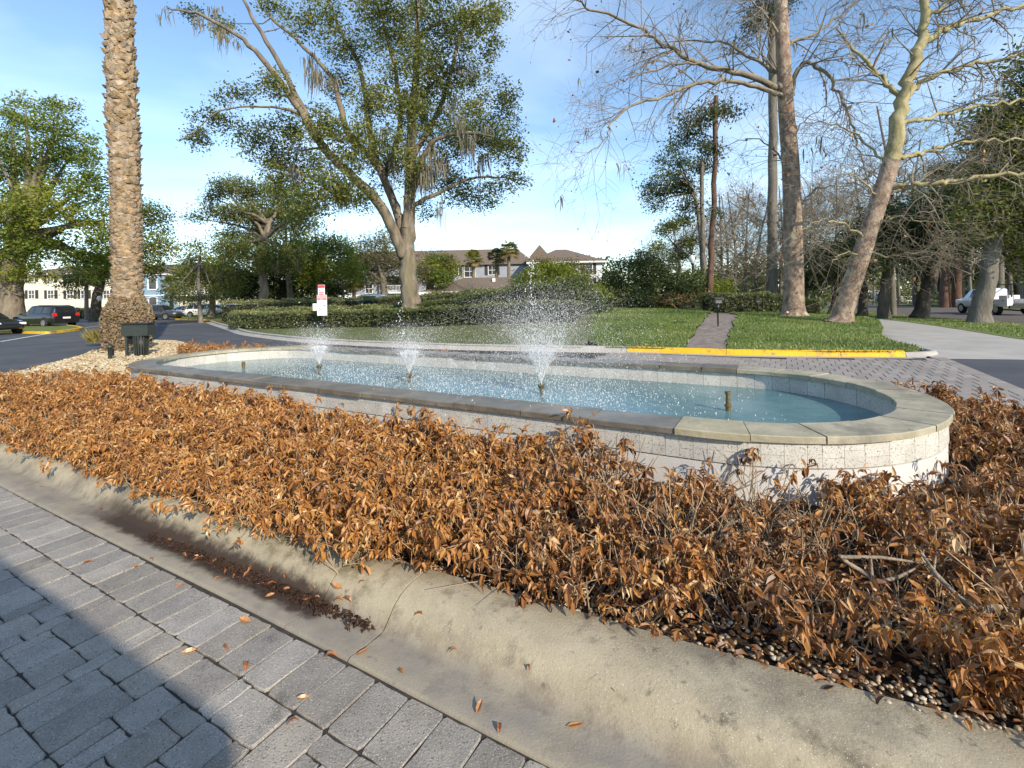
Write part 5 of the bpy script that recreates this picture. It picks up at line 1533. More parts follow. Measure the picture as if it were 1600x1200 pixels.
bush('loose_shrub', 'loose bright green shrub showing above the tallest jet', 31.0, [(830, 440, 34, 22), (880, 436, 40, 22), (855, 422, 36, 12), (845, 460, 60, 16), (915, 462, 40, 18)], 420, 40, 0.14, 'leaf_bright', (860, 484))
bush('round_shrub', 'dark rounded shrub ending the hedge behind the tallest jet', 24.6, [(905, 470, 36, 24), (880, 456, 34, 18), (930, 480, 26, 18), (900, 490, 36, 14)], 260, 44, 0.13, 'leaf_dark', (905, 500))
bush('small_shrub', 'yellow green shrub between the round shrub and the pines', 33.5, [(1090, 440, 22, 20), (1110, 455, 18, 16), (1128, 452, 16, 18)], 140, 40, 0.13, 'leaf_bright', (1105, 478))
bush('dead_thicket', 'pale dead thicket at the foot of the round shrub', 29.8, [(1045, 468, 34, 12), (1085, 468, 22, 12)], 90, 3, 0.14, 'dead', (1060, 483))

# ------------------------------------------------------------------ background trees
def T_(name, label, Y, trunk, tw, clumps_px, sub, per_, lsize, bk, lf, group=None, moss=0, extra=[], sig=0.4, dY=2.5, mossL=(0.6, 1.6), side=0, flat=0.6):
    pts = [at(x, y, Y) for x, y in trunk]
    g0 = max(float(gz(pts[0].x, pts[0].y)), -2)
    if pts[0].z > g0: pts[0].z = g0 - 0.1
    r = tw * Y / F / 2
    cl2 = px_clumps(clumps_px, Y, dY, 0.8)
    lim = [(pts, flare(r, 1.5, 9), 0)]
    top = pts[-1]; midp = pts[len(pts) // 2]
    for (c, R, sh) in cl2:
        c = Vector(c); s_ = top if rnd.random() < 0.6 else midp.lerp(top, 0.6)
        lim.append(([s_, s_.lerp(c, 0.5) + Vector((rnd.gauss(0, .3), rnd.gauss(0, .3), rnd.uniform(0, .5))), c], r * (0.2 if name == 'pine_tree' else 0.5), 0.02))
    for e in extra: lim.append(px_limb(e[0], Y, e[1], e[2]))
    return leafy_tree(name, label, 'tree', pts[0], lim, cl2, sub, per_, lsize, M[bk], M[lf], group, moss=moss, twig=0.024, sig=sig, nt=9, mossL=mossL, side_twigs=side, flat=flat)
T_('live_oak', 'broad bright green live oak above the parked black cars', 40, [(16, 512), (17, 470), (20, 420), (35, 370)], 33,
   [(20, 190, 45, 30), (75, 200, 50, 40), (115, 235, 45, 45), (60, 265, 70, 50), (140, 290, 35, 50), (20, 250, 50, 40), (95, 320, 70, 40), (150, 350, 30, 40), (20, 330, 50, 40), (60, 385, 70, 36), (120, 400, 50, 30), (0, 400, 50, 40), (30, 425, 50, 20), (150, 410, 26, 34), (95, 165, 30, 18), (40, 160, 24, 14), (-50, 300, 50, 120)], 1050, 40, 0.23, 'bark_oak', 'leaf_bright', sig=0.33, dY=3.5, extra=[([(18, 440), (-10, 380), (-40, 330)], 0.35, 0.1), ([(20, 430), (45, 350), (60, 290), (75, 230)], 0.4, 0.06), ([(20, 410), (80, 370), (120, 345), (165, 350)], 0.3, 0.05), ([(35, 370), (20, 300), (0, 250)], 0.25, 0.05)])
T_('live_oak', 'dark oak whose crown shows either side of the date palm trunk', 52, [(150, 500), (152, 460), (165, 420)], 14,
   [(240, 345, 30, 30), (258, 385, 24, 26), (215, 400, 36, 36), (225, 330, 24, 22), (185, 390, 40, 40), (150, 420, 36, 30), (240, 420, 22, 20), (120, 440, 30, 20)], 520, 30, 0.26, 'bark_dark', 'leaf_oak', sig=0.55, moss=10, dY=3)
T_('small_tree', 'slender small tree on the yellow kerbed lot island', 41, [(314, 497), (312, 470), (310, 440), (312, 410)], 6,
   [(298, 405, 22, 18), (312, 385, 20, 14), (322, 432, 46, 22), (352, 448, 34, 22), (285, 455, 26, 18), (265, 462, 18, 14), (335, 465, 36, 14), (300, 470, 22, 10)], 430, 20, 0.17, 'bark_grey', 'leaf_oak', sig=0.4, side=1)
T_('moss_oak', 'grey oak draped in pale moss left of the sign', 42, [(411, 474), (412, 440), (408, 410), (412, 380), (420, 350)], 13,
   [(355, 290, 26, 18), (385, 300, 30, 26), (340, 335, 34, 12), (375, 335, 36, 18), (410, 345, 36, 24), (440, 320, 34, 30), (395, 375, 46, 18), (375, 385, 40, 16), (350, 390, 20, 14), (445, 400, 40, 26), (465, 345, 22, 24), (300, 340, 14, 8), (420, 410, 36, 18), (335, 310, 16, 18)], 900, 28, 0.19, 'bark_oak', 'leaf_oak', sig=0.34, moss=90, side=1)
T_('leafy_oak', 'tall yellow green oak rising behind the moss hung oak', 50, [(455, 485), (452, 450), (448, 400)], 10, [(430, 300, 40, 26), (455, 340, 40, 30), (420, 350, 34, 26), (470, 380, 34, 28), (395, 320, 30, 18), (480, 320, 22, 20), (440, 400, 50, 24), (380, 400, 40, 22), (350, 365, 24, 14)], 620, 26, 0.22, 'bark_oak', 'leaf_bright', sig=0.42, moss=50)
T_('leafy_oak', 'round bright tree behind the small lot island tree', 56, [(330, 488), (332, 460), (330, 430)], 9, [(320, 420, 34, 24), (350, 410, 30, 24), (300, 440, 26, 18), (365, 440, 34, 22), (285, 425, 14, 14)], 380, 24, 0.24, 'bark_oak', 'leaf_bright', sig=0.45)
T_('dark_oak', 'dense dark oak filling the gap behind the moss hung oak', 55, [(440, 485), (442, 460), (445, 440)], 14,
   [(400, 440, 50, 22), (450, 425, 50, 30), (490, 440, 40, 24), (370, 455, 40, 16), (430, 462, 60, 10), (350, 440, 26, 20), (520, 455, 34, 16)], 620, 34, 0.28, 'bark_dark', 'leaf_dark', sig=0.55, moss=20)
T_('leafy_oak', 'bright leafy oak behind the red and white sign', 46, [(500, 480), (498, 450), (505, 425)], 10,
   [(512, 385, 26, 24), (535, 395, 22, 28), (490, 405, 30, 24), (550, 425, 22, 22), (520, 425, 36, 18), (475, 425, 22, 24), (465, 385, 14, 14), (492, 350, 12, 6)], 560, 26, 0.2, 'bark_oak', 'leaf_bright', sig=0.4, moss=46)
T_('pale_tree', 'sparse pale tree before the grey building windows', 52, [(598, 480), (600, 455), (598, 432)], 13,
   [(575, 390, 36, 24), (605, 380, 30, 22), (560, 420, 30, 24), (600, 420, 40, 24), (630, 400, 18, 34), (580, 440, 40, 14), (550, 400, 16, 16)], 700, 18, 0.2, 'bark_grey', 'leaf_olive', sig=0.42, side=3)
T_('pale_tree', 'sparse pale tree showing right of the oak trunk', 50, [(672, 470), (674, 440)], 8,
   [(675, 410, 22, 20), (664, 432, 14, 20), (690, 430, 18, 16), (700, 412, 14, 14)], 300, 20, 0.19, 'bark_grey', 'leaf_olive', sig=0.42, side=3)
# far forest trees on the right, dark evergreen
def right_oak(label, Y, trunk, tw, cl, sub=420, moss=30, bk='bark_dark', lf='leaf_dark', per_=24, ls=0.22):
    return T_('live_oak', label, Y, trunk, tw, cl, sub, per_, ls, bk, lf, moss=moss, sig=0.5, dY=2.5, mossL=(0.7, 2.0), side=1)
right_oak('grey oak leaning right on the verge in front of the pickup', 26.5, [(1530, 504), (1536, 470), (1548, 410), (1562, 345), (1580, 280)], 25,
          [(1570, 270, 60, 40), (1620, 320, 50, 60), (1600, 210, 70, 50), (1540, 330, 50, 36), (1640, 400, 50, 40), (1590, 380, 40, 26), (1560, 190, 50, 36), (1640, 120, 60, 60)], 1100, 140, 'bark_grey', 'leaf_oak', 20)
right_oak('dark trunked oak leaning right beside the street', 33, [(1436, 497), (1444, 470), (1458, 420), (1468, 385)], 20,
          [(1440, 360, 44, 34), (1490, 370, 44, 34), (1465, 320, 50, 30), (1520, 345, 34, 30), (1420, 395, 30, 20), (1500, 300, 40, 26)], 560, 60)
right_oak('mossy oak trunk just right of the leaning sycamore', 31, [(1380, 497), (1382, 460), (1384, 430), (1390, 400)], 15,
          [(1370, 390, 40, 24), (1410, 385, 36, 28), (1390, 350, 46, 28), (1350, 410, 26, 16), (1420, 345, 30, 24)], 460, 50)
right_oak('dark oak between the two sycamores, farther back', 36, [(1345, 492), (1350, 460), (1345, 425)], 13,
          [(1320, 400, 40, 28), (1300, 425, 34, 20), (1350, 370, 40, 28), (1285, 400, 24, 26)], 400, 40)
right_oak('slim dark oak right beside the straight sycamore', 40, [(1299, 487), (1306, 460), (1310, 430)], 10,
          [(1280, 430, 30, 20), (1310, 410, 34, 24), (1265, 440, 20, 16), (1330, 430, 26, 16)], 320, 30)
right_oak('forked far oak across the street with pale limbs', 62, [(1478, 477), (1474, 455), (1468, 430)], 14,
          [(1450, 410, 40, 20), (1490, 415, 36, 20), (1470, 395, 40, 20), (1430, 430, 26, 14), (1510, 430, 26, 14)], 300, 10, ls=0.3)
right_oak('far dark oak behind the pickup cab', 55, [(1590, 475), (1592, 440), (1590, 410)], 14,
          [(1590, 400, 50, 26), (1550, 415, 34, 20), (1630, 400, 40, 30), (1580, 375, 46, 22)], 340, 20, ls=0.3)
for k, (px, tw, Y, topy, lab) in enumerate([(1207, 16, 38, 20, 'tall grey pine trunk just left of the straight sycamore'), (1107, 9.5, 33, 150, 'thin red barked pine left of the footpath'), (1099, 8, 36, 250, 'thin grey pine touching the red barked one'),
                                   (1477, 11, 52, 290, 'far red barked pine across the street, left one of the pair'), (1495, 11, 52, 290, 'far red barked pine across the street, right one of the pair'), (1562, 10, 50, 220, 'far dark pine behind the pickup')]):
    lean = [0, 12, -2, 2, 2, 4][k]
    cls = {0: [(1200, 10, 40, 24), (1180, 40, 26, 16), (1150, 75, 18, 8), (1225, -10, 30, 20)], 1: [(1112, 175, 26, 14), (1085, 190, 34, 16), (1142, 172, 26, 12), (1110, 235, 20, 14), (1070, 215, 26, 16), (1115, 330, 10, 8)],
           2: [(1095, 260, 20, 12), (1060, 290, 26, 14), (1075, 325, 20, 10), (1030, 300, 20, 10), (1105, 225, 14, 10)], 3: [(1470, 270, 30, 18), (1490, 300, 22, 14)], 4: [(1505, 270, 30, 18)], 5: [(1570, 200, 40, 24), (1550, 230, 26, 16)]}[k]
    T_('pine_tree', lab, Y, [(px, 486), (px + lean * 0.3, 400), (px + lean * 0.7, (topy + 480) / 2), (px + lean, topy)], tw, cls, 170, 20, 0.2, 'bark_pine' if k in (1, 3, 4) else 'bark_grey', 'leaf_pine', sig=0.35, dY=1.5, flat=1.2)
T_('young_oak', 'small open crowned oak above the round shrub', 38, [(1060, 480), (1062, 430), (1058, 390)], 6, [(1050, 352, 20, 7), (1068, 345, 14, 6), (1035, 362, 12, 6), (1075, 378, 16, 8), (1025, 386, 14, 5), (1062, 398, 22, 8)], 200, 24, 0.17, 'bark_grey', 'leaf_oak', sig=0.3)
T_('loose_oak', 'airy oak with drooping left branches behind the round shrub', 37, [(1100, 480), (1098, 420), (1092, 340), (1085, 300)], 7, [(1040, 275, 22, 12), (1015, 290, 16, 10), (1025, 320, 20, 10), (1060, 255, 22, 14), (1030, 250, 12, 8), (1050, 235, 18, 10), (1010, 305, 12, 8), (1075, 300, 20, 14)], 260, 16, 0.17, 'bark_grey', 'leaf_oak', sig=0.32, side=1)
# bare winter trees in the wood behind the sycamores
protos = []
for k in range(4):
    H = 11.0
    base = Vector((0, 0, 0))
    trk = [([(0, 0, -0.2), (rnd.gauss(0, .1), rnd.gauss(0, .1), 3), (rnd.gauss(0, .2), rnd.gauss(0, .2), 6.5), (rnd.gauss(0, .5), rnd.gauss(0, .5), H)], 0.17, 0.04)]
    lbs = []
    for q in range(22):
        z = rnd.uniform(2.4, 10.6); th = rnd.uniform(0, 6.28); Lh = rnd.uniform(1.4, 3.2) * (1.2 - z / 16)
        lbs.append(([(0, 0, z), (math.cos(th) * Lh * .5, math.sin(th) * Lh * .5, z + Lh * .35), (math.cos(th) * Lh, math.sin(th) * Lh, z + Lh * .75)], 0.055, 0.02, 6))
    t_ = bare_tree('bare_tree', 'bare grey twiggy tree in the wood behind the sycamores', base, trk, lbs, M['bark_grey'], M['bark_twig'], 'bare trees of the wood', depth=2, ln=1.5, droop=0.02, nt=7, leaves=60 if k % 2 else 0, moss=10)
    protos.append(t_)
spots = [(1130, 42, .95), (1150, 36, .85), (1165, 47, 1.1), (1185, 41, 1.0), (1220, 50, 1.2), (1262, 44, 1.1), (1280, 52, 1.25), (1305, 46, 1.15), (1330, 55, 1.3), (1365, 47, 1.2), (1060, 52, .9), (1085, 48, .85), (1405, 52, 1.35), (1440, 46, 1.3), (1475, 42, 1.25), (1520, 38, 1.2), (1560, 44, 1.4), (1600, 36, 1.3), (1350, 40, 1.1), (1245, 38, .95), (1640, 40, 1.4), (1140, 55, 1.2), (1580, 52, 1.6), (1500, 56, 1.6), (1020, 58, .8), (1395, 37, 1.5), (1505, 33, 1.45), (1550, 35, 1.6), (1595, 31, 1.5), (1430, 60, 2.0), (1620, 50, 1.9)]
for k, (px, Y, sc) in enumerate(spots):
    p = at(px, 480, Y)
    while inpoly(np.array([[p.x, p.y]]), np.array(st_near + st_far))[0] or (px > 1490 and 24 < p.y < 50): Y += 4; p = at(px, 480, Y)
    p.z = float(gz(p.x, p.y)) - 0.05
    if k < 4:
        protos[k].location = p; protos[k].scale = (sc, sc, sc); KIDS[protos[k].name] = list(protos[k].children)
    else:
        copy_thing(protos[k % 4], p, rnd.uniform(0, 6.28), sc)

# cabbage palms by the buildings
def sabal(label, px, cy, by, Y, r_px, lm='leaf_palm'):
    base = at(px, by, Y); base.z = -0.1
    c = at(px, cy, Y); root = empty('cabbage_palm', base); tag(root, label, 'palm', None)
    off = np.array(tuple(base)); b = MB()
    R = r_px * Y / F
    b.tube(np.array([tuple(base), tuple(base.lerp(c, .5)), tuple(c)]) - off, [0.24, 0.2, 0.2], 8); b.build('trunk', M['sabal_trunk'], root, True)
    b = MB(); cc = np.array(tuple(c)) - off
    for k in range(58):
        th = rnd.uniform(0, 6.28); el = rnd.uniform(-0.75, 1.35)
        d = np.array([math.cos(th) * math.cos(el), math.sin(th) * math.cos(el), math.sin(el)]); L = R * rnd.uniform(0.45, 0.68)
        hub = cc + d * L
        b.tube([cc, hub], [0.025, 0.015], 3, r=0.6)
        s_ = np.cross(d, [0, 0, 1.0]); s_ /= np.linalg.norm(s_) + 1e-9; u_ = np.cross(s_, d)
        sh = 0.95 if el < -0.35 else rnd.uniform(0.1, 0.75)
        for j_ in range(13):
            a_ = (j_ / 12 - 0.5) * 2.9
            e = d * math.cos(a_) + s_ * math.sin(a_)
            q = hub + e * R * 0.45 + np.array([0, 0, -0.16 * R * rnd.uniform(0.4, 1.2)])
            pw = (s_ * math.cos(a_) - d * math.sin(a_)) * 0.045
            b.add([hub, hub + e * R * 0.25 + pw, q, hub + e * R * 0.25 - pw], np.array([(0, 1, 2, 3)]), float(np.clip(sh + rnd.gauss(0, .08), 0, 1)))
    b.build('crown', M[lm], root, attr=True)
T_('leafy_oak', 'low bright tree between the oak trunk and the garage', 49, [(665, 478), (668, 455), (672, 435)], 7, [(668, 425, 20, 16), (690, 435, 18, 12), (705, 420, 14, 12), (680, 408, 14, 10)], 240, 26, 0.2, 'bark_oak', 'leaf_bright', sig=0.4)
T_('leafy_oak', 'broad olive tree before the white gabled end', 62, [(905, 480), (903, 450), (900, 430)], 8, [(890, 418, 26, 12), (870, 428, 26, 14), (915, 432, 18, 12), (850, 412, 16, 8)], 240, 18, 0.26, 'bark_grey', 'leaf_olive', sig=0.5, side=2)
sabal('cabbage palm standing clear over the garage ridge', 740, 406, 470, 58, 18)
sabal('taller yellowish cabbage palm next to the gable roof', 795, 392, 470, 58, 19)
sabal('dark cabbage palm just left of the taller one', 776, 402, 470, 60, 17, 'leaf_dark')
sabal('yellow cabbage palm close right of the oak trunk', 697, 410, 470, 58, 17)
sabal('shaggy cabbage palm behind the sign', 553, 440, 482, 50, 20)
sabal('short pale cabbage palm before the cream building', 268, 444, 490, 60, 17)
sabal('cabbage palm left of the date palm before the cream wall', 135, 436, 490, 58, 17)
# distant woods that close the horizon
b = MB(); n = 3900
th = rg.uniform(-0.95, 0.98, n); Yw = rg.uniform(105, 150, n); X = np.tan(th) * Yw
hmax = np.where(X > 15, 8.5, 7.0) + 2.5 * np.sin(X * 0.13) + 1.5 * np.sin(X * 0.31 + 1)
Z = gz(X, Yw) + rg.random(n) ** 0.8 * hmax
leaf_cloud(b, np.c_[X, Yw, Z], 0.95, 14, 0.82, rg.random(n), 0.8, 0.6)
tag(b.build('far_woods', M['leaf_oak'], attr=True), kind='stuff')
# undergrowth of the wood on the right
b = MB(); n = 2600
px = rg.uniform(1090, 1640, n); Yw = rg.uniform(50, 92, n)
u = (px - 800) / F; X = u * Yw; ok = (X < 31 + (Yw - 40) * 0.3) | (X > 53 + (Yw - 50) * 0.4)
X = X[ok]; Yw = Yw[ok]
Z = gz(X, Yw) + rg.random(len(X)) ** 1.3 * 4.6
leaf_cloud(b, np.c_[X, Yw, Z], 0.6, 14, 0.42, rg.random(len(X)), 0.8, 0.6)
tag(b.build('undergrowth', M['leaf_dark'], attr=True), kind='stuff')

# ------------------------------------------------------------------ buildings
M['wall_cream'] = mat('cream_siding', [(0.62, 0.58, 0.47), (0.68, 0.64, 0.53)], 0.8, 1)
M['wall_blue'] = mat('blue_stucco', [(0.19, 0.30, 0.40), (0.23, 0.35, 0.45)], 0.8, 1)
M['wall_grey'] = mat('grey_siding', [(0.25, 0.27, 0.31), (0.30, 0.32, 0.36)], 0.8, 1)
M['wall_white'] = mat('white_siding', [(0.62, 0.64, 0.66), (0.7, 0.71, 0.72)], 0.8, 1)
M['roof'] = mat('brown_shingle', [(0.12, 0.09, 0.068), (0.185, 0.145, 0.11)], 0.9, 6, 8, bump=0.6, bscale=6, bdist=0.05)
M['trim'] = mat('white_trim', [(0.7, 0.7, 0.68), (0.76, 0.76, 0.74)], 0.6, 3)
M['glass'] = mat('window_glass', [(0.03, 0.035, 0.04), (0.06, 0.065, 0.07)], 0.08, 1, spec=0.8)
M['shutter'] = mat('dark_shutter', [(0.03, 0.028, 0.027), (0.05, 0.045, 0.042)], 0.7, 5)
def window(parent, x, y, z, w, h, shut=True, arch=False, ft=0.1):
    """front-facing window; the wall lies at y, the frame stands proud of it"""
    f = MB()
    f.box((x - w / 2 - ft / 2, y - 0.05, z), (ft, 0.1, h + 2 * ft)); f.box((x + w / 2 + ft / 2, y - 0.05, z), (ft, 0.1, h + 2 * ft))
    f.box((x, y - 0.052, z - h / 2 - ft / 2), (w, 0.12, ft))
    if not arch: f.box((x, y - 0.052, z + h / 2 + ft / 2), (w, 0.12, ft)); f.box((x, y - 0.04, z), (w, 0.05, 0.06)); f.box((x, y - 0.043, z), (0.05, 0.05, h))
    else:
        for k in range(8):
            a0, a1 = math.pi * k / 8, math.pi * (k + 1) / 8
            V = []
            for yy in (y - 0.1, y + 0.01):
                for (r_, a_) in ((w / 2, a0), (w / 2 + ft, a0), (w / 2 + ft, a1), (w / 2, a1)): V.append((x + r_ * math.cos(a_), yy, z + h / 2 + r_ * 0.55 * math.sin(a_) + 0.004))
            f.add(V, np.array([(0, 1, 2, 3), (7, 6, 5, 4), (0, 4, 5, 1), (1, 5, 6, 2), (2, 6, 7, 3), (3, 7, 4, 0)]))
    fo = f.build('window', M['trim'], parent)
    g = MB()
    if arch:
        V = [(x - w / 2, y - 0.02, z - h / 2), (x + w / 2, y - 0.02, z - h / 2)] + [(x + w / 2 * math.cos(math.pi * k / 8), y - 0.02, z + h / 2 + w / 2 * 0.55 * math.sin(math.pi * k / 8)) for k in range(9)]
        g.add(V, [tuple(range(len(V)))])
    else: g.box((x, y - 0.015, z), (w, 0.03, h))
    g.build('pane', M['glass'], fo)
    if shut:
        for s_ in (-1, 1):
            sb_ = MB(); sb_.box((x + s_ * (w / 2 + ft + 0.26), y - 0.03, z), (0.46, 0.06, h + 0.1)); sb_.build('shutter', M['shutter'], fo)
def hip_roof(bb, x0, x1, y0, y1, z0, z1, inset, ov=0.5):
    x0 -= ov; x1 += ov; y0 -= ov; y1 += ov; ym = (y0 + y1) / 2
    V = [(x0, y0, z0), (x1, y0, z0), (x1, y1, z0), (x0, y1, z0), (x0 + inset, ym, z1), (x1 - inset, ym, z1)]
    bb.add(V, [(0, 1, 5, 4), (1, 2, 5), (2, 3, 4, 5), (3, 0, 4), (3, 2, 1, 0)])
def X_at(px, Y): return at(px, 470, Y).x
def Z_at(px, py, Y): return at(px, py, Y).z
# grey block
Yb = 74.0
bl = empty('apartment_building', (X_at(690, Yb), Yb, 0)); tag(bl, 'long grey apartment block with brown roof and gabled white end', 'building')
ox, oy = bl.location.x, bl.location.y
def lx(px, Y=Yb): return X_at(px, Y) - ox
b = MB(); x0, x1 = lx(524), lx(835); b.box(((x0 + x1) / 2, 6, 3.3), (x1 - x0, 12, 6.9)); b.build('wall', M['wall_grey'], bl)
b = MB(); x2, x3 = lx(830, 70), lx(942, 70); ze = Z_at(900, 409, 70)
b.box(((x2 + x3) / 2, 3.0, ze / 2 - 0.1), (x3 - x2, 14, ze + 0.2)); b.build('wall', M['wall_white'], bl)
b = MB(); hip_roof(b, x0, x1, 0, 12, 6.75, Z_at(740, 390, 80), 3.0); rf = b.build('roof', M['roof'], bl)
b = MB(); hip_roof(b, x2, x3, -4, 10, ze + 0.02, Z_at(870, 388, 75), 5.0, 0.6)
gx0, gx1, gxm = lx(822, 69), lx(868, 69), lx(845, 69); gzt = Z_at(845, 382, 69)
b.add([(gx0, -4.7, ze + 0.1), (gx1, -4.7, ze + 0.1), (gxm, -4.7, gzt), (gx0, 3, ze + 0.1), (gx1, 3, ze + 0.1), (gxm, 3, gzt)], [(0, 1, 2), (1, 4, 5, 2), (0, 2, 5, 3), (3, 5, 4)])
b.build('roof', M['roof'], bl)
b = MB(); b.box(((x2 + x3) / 2, -4.62, ze - 0.08), (x3 - x2 + 1.2, 0.06, 0.22)); b.box((x3 + 0.6, 3, ze - 0.08), (0.06, 14, 0.22)); b.build('fascia', M['trim'], bl)
for (px, py, w, h, Y_, yy, sh) in [(545, 451, 1.0, 1.35, 74, 0, True), (577, 451, 1.0, 1.35, 74, 0, False), (735, 424, 1.6, 1.7, 74, 0, False), (770, 422, 1.1, 1.4, 74, 0, True), (712, 424, 1.0, 1.4, 74, 0, True), (545, 425, 1.0, 1.35, 74, 0, True), (577, 425, 1.0, 1.35, 74, 0, False)]:
    window(bl, lx(px, Y_), yy, Z_at(px, py, Y_), w, h, sh)
for (px, py) in [(921, 420), (921, 443), (888, 421), (860, 421), (888, 443)]:
    window(bl, lx(px, 70), -4.0, Z_at(px, py, 70), 1.0, 1.5, True)
# balcony beside the oak trunk
b = MB(); bx = lx(619); b.box((bx, -0.9, 2.7), (3.4, 1.8, 0.2)); b.box((bx - 1.6, -1.7, 2.6), (0.2, 0.2, 5.6)); b.box((bx + 1.6, -1.7, 2.6), (0.2, 0.2, 5.6)); b.box((bx, -0.9, 5.3), (3.6, 1.9, 0.16))
for k in range(14): b.box((bx - 1.45 + k * 0.22, -1.7, 3.3), (0.04, 0.04, 0.95))
b.box((bx, -1.7, 3.8), (3.2, 0.07, 0.07)); b.build('balcony', M['trim'], bl)
b = MB(); b.box((bx, -0.02, 1.3), (2.6, 0.06, 2.4)); b.box((bx, -0.02, 4.2), (2.6, 0.06, 2.0)); b.build('recess', M['glass'], bl)
b = MB(); b.box((lx(575), -0.04, 2.25), (lx(625) - lx(524), 0.08, 0.5)); b.build('band', M['trim'], bl)
# garage
Yg = 47.0
ga = empty('garage', (X_at(740, Yg), Yg, 0)); tag(ga, 'low garage with brown hip roof and white fascia behind the hedge', 'building')
gx0, gx1 = X_at(662, Yg) - ga.location.x, X_at(850, Yg) - ga.location.x
zev = Z_at(730, 455, Yg); zr = Z_at(740, 434, Yg + 4)
b = MB(); b.box(((gx0 + gx1) / 2, 4, zev / 2), (gx1 - gx0, 8, zev)); b.build('wall', M['wall_cream'], ga)
b = MB(); hip_roof(b, gx0, gx1, 0, 8, zev + 0.02, zr, 4.0, 0.4); rf = b.build('roof', M['roof'], ga)
for px in (696, 772):
    v = MB(); v.box((X_at(px, Yg + 2) - ga.location.x, 2.6, zr - 0.35), (0.3, 0.3, 0.4)); v.build('roof_vent', M['trim'], rf)
b = MB(); b.box(((gx0 + gx1) / 2, -0.43, zev - 0.12), (gx1 - gx0 + 0.8, 0.06, 0.26)); b.build('fascia', M['trim'], ga)
for k in range(4):
    b = MB(); b.box((gx0 + 1.8 + k * 2.7, -0.02, zev * 0.46), (2.3, 0.06, zev * 0.8)); b.build('garage_door', M['trim'], ga)
# left cream and blue building
Yl = 76.0
lbd = empty('apartment_building', (X_at(190, Yl), Yl, 0)); tag(lbd, 'cream apartment block with blue arched window tower behind the date palm', 'building')
ox = lbd.location.x
b = MB(); x0, x1 = X_at(20, Yl) - ox, X_at(345, Yl) - ox; zt_ = 6.6
b.box(((x0 + x1) / 2, 6, zt_ / 2 - 0.2), (x1 - x0, 12, zt_ + 0.4)); b.build('wall', M['wall_cream'], lbd)
b = MB(); hip_roof(b, x0, x1, 0, 12, zt_ + 0.02, Z_at(270, 413, Yl + 6), 4, 0.7); b.build('roof', M['roof'], lbd)
b = MB(); tx0, tx1 = X_at(222, 73) - ox, X_at(256.5, 73) - ox; tz = Z_at(240, 430, 73)
b.box(((tx0 + tx1) / 2, -1.5, tz / 2), (tx1 - tx0, 3, tz)); b.build('tower', M['wall_blue'], lbd)
b = MB(); b.box(((tx0 + tx1) / 2, -1.5, tz + 0.12), (tx1 - tx0 + 0.4, 3.4, 0.24)); b.box(((tx0 + tx1) / 2, -3.03, tz * 0.5), (tx1 - tx0 + 0.06, 0.06, 0.16)); b.build('cornice', M['trim'], lbd)
tw_ = tx1 - tx0
window(lbd, (tx0 + tx1) / 2, -3.0, Z_at(241, 444, 73), 1.15, 1.5, False, True, 0.16)
window(lbd, (tx0 + tx1) / 2, -3.0, Z_at(241, 472, 73), 1.15, 0.9, False, True, 0.16)
for px in (132, 167, 110, 280, 305, 330, 50, 80):
    window(lbd, X_at(px, Yl) - ox, 0, Z_at(px, 460, Yl), 0.9, 1.25, True)
    window(lbd, X_at(px, Yl) - ox, 0, Z_at(px, 434, Yl), 0.9, 1.25, True)
for px in (272, 296, 318):
    b = MB(); b.box((X_at(px, Yl) - ox, -0.6, 3.0), (2.1, 1.2, 0.2)); b.box((X_at(px, Yl) - ox, -1.15, 3.7), (2.1, 0.06, 0.9)); b.build('balcony', M['trim'], lbd)
hedge('bank_hedge', 'clipped green bank below the cream building', [(X_at(100, 66), 66), (X_at(175, 66), 66)], 3, 1.3, lambda x, y: np.zeros(len(x)), 'leaf_hedge', 1500, 0.16)
# far houses across the street
for (px, py, w, Y, lab) in [(1375, 452, 9, 120, 'far white house beyond the end of the street'), (1540, 452, 8, 84, 'pale house glimpsed behind the pickup')]:
    h_ = empty('house', (X_at(px, Y), Y, float(gz(X_at(px, Y), Y)))); tag(h_, lab, 'house')
    b = MB(); b.box((0, 4, 1.4), (w, 8, 2.9)); b.build('wall', M['wall_white'], h_)
    b = MB(); hip_roof(b, -w / 2, w / 2, 0, 8, 2.87, 4.6, 2.5, 0.4); b.build('roof', M['roof'], h_)
    for q in (-0.3, 0.1, 0.35): window(h_, q * w, 0, 1.5, 0.9, 1.2, False)
# white rail fence far right
fr = empty('rail_fence', (X_at(1480, 90), 90, float(gz(X_at(1480, 90), 90)))); tag(fr, 'white fence glimpsed between trunks across the street', 'fence')
for k in range(12):
    b = MB(); b.box((-9 + k * 1.6, 0, 0.6), (0.14, 0.14, 1.3)); b.build('post', M['trim'], fr)
for z in (0.45, 0.85, 1.2):
    b = MB(); b.box((-0.2, -0.08, z), (17.8, 0.05, 0.14)); b.build('rail', M['trim'], fr)

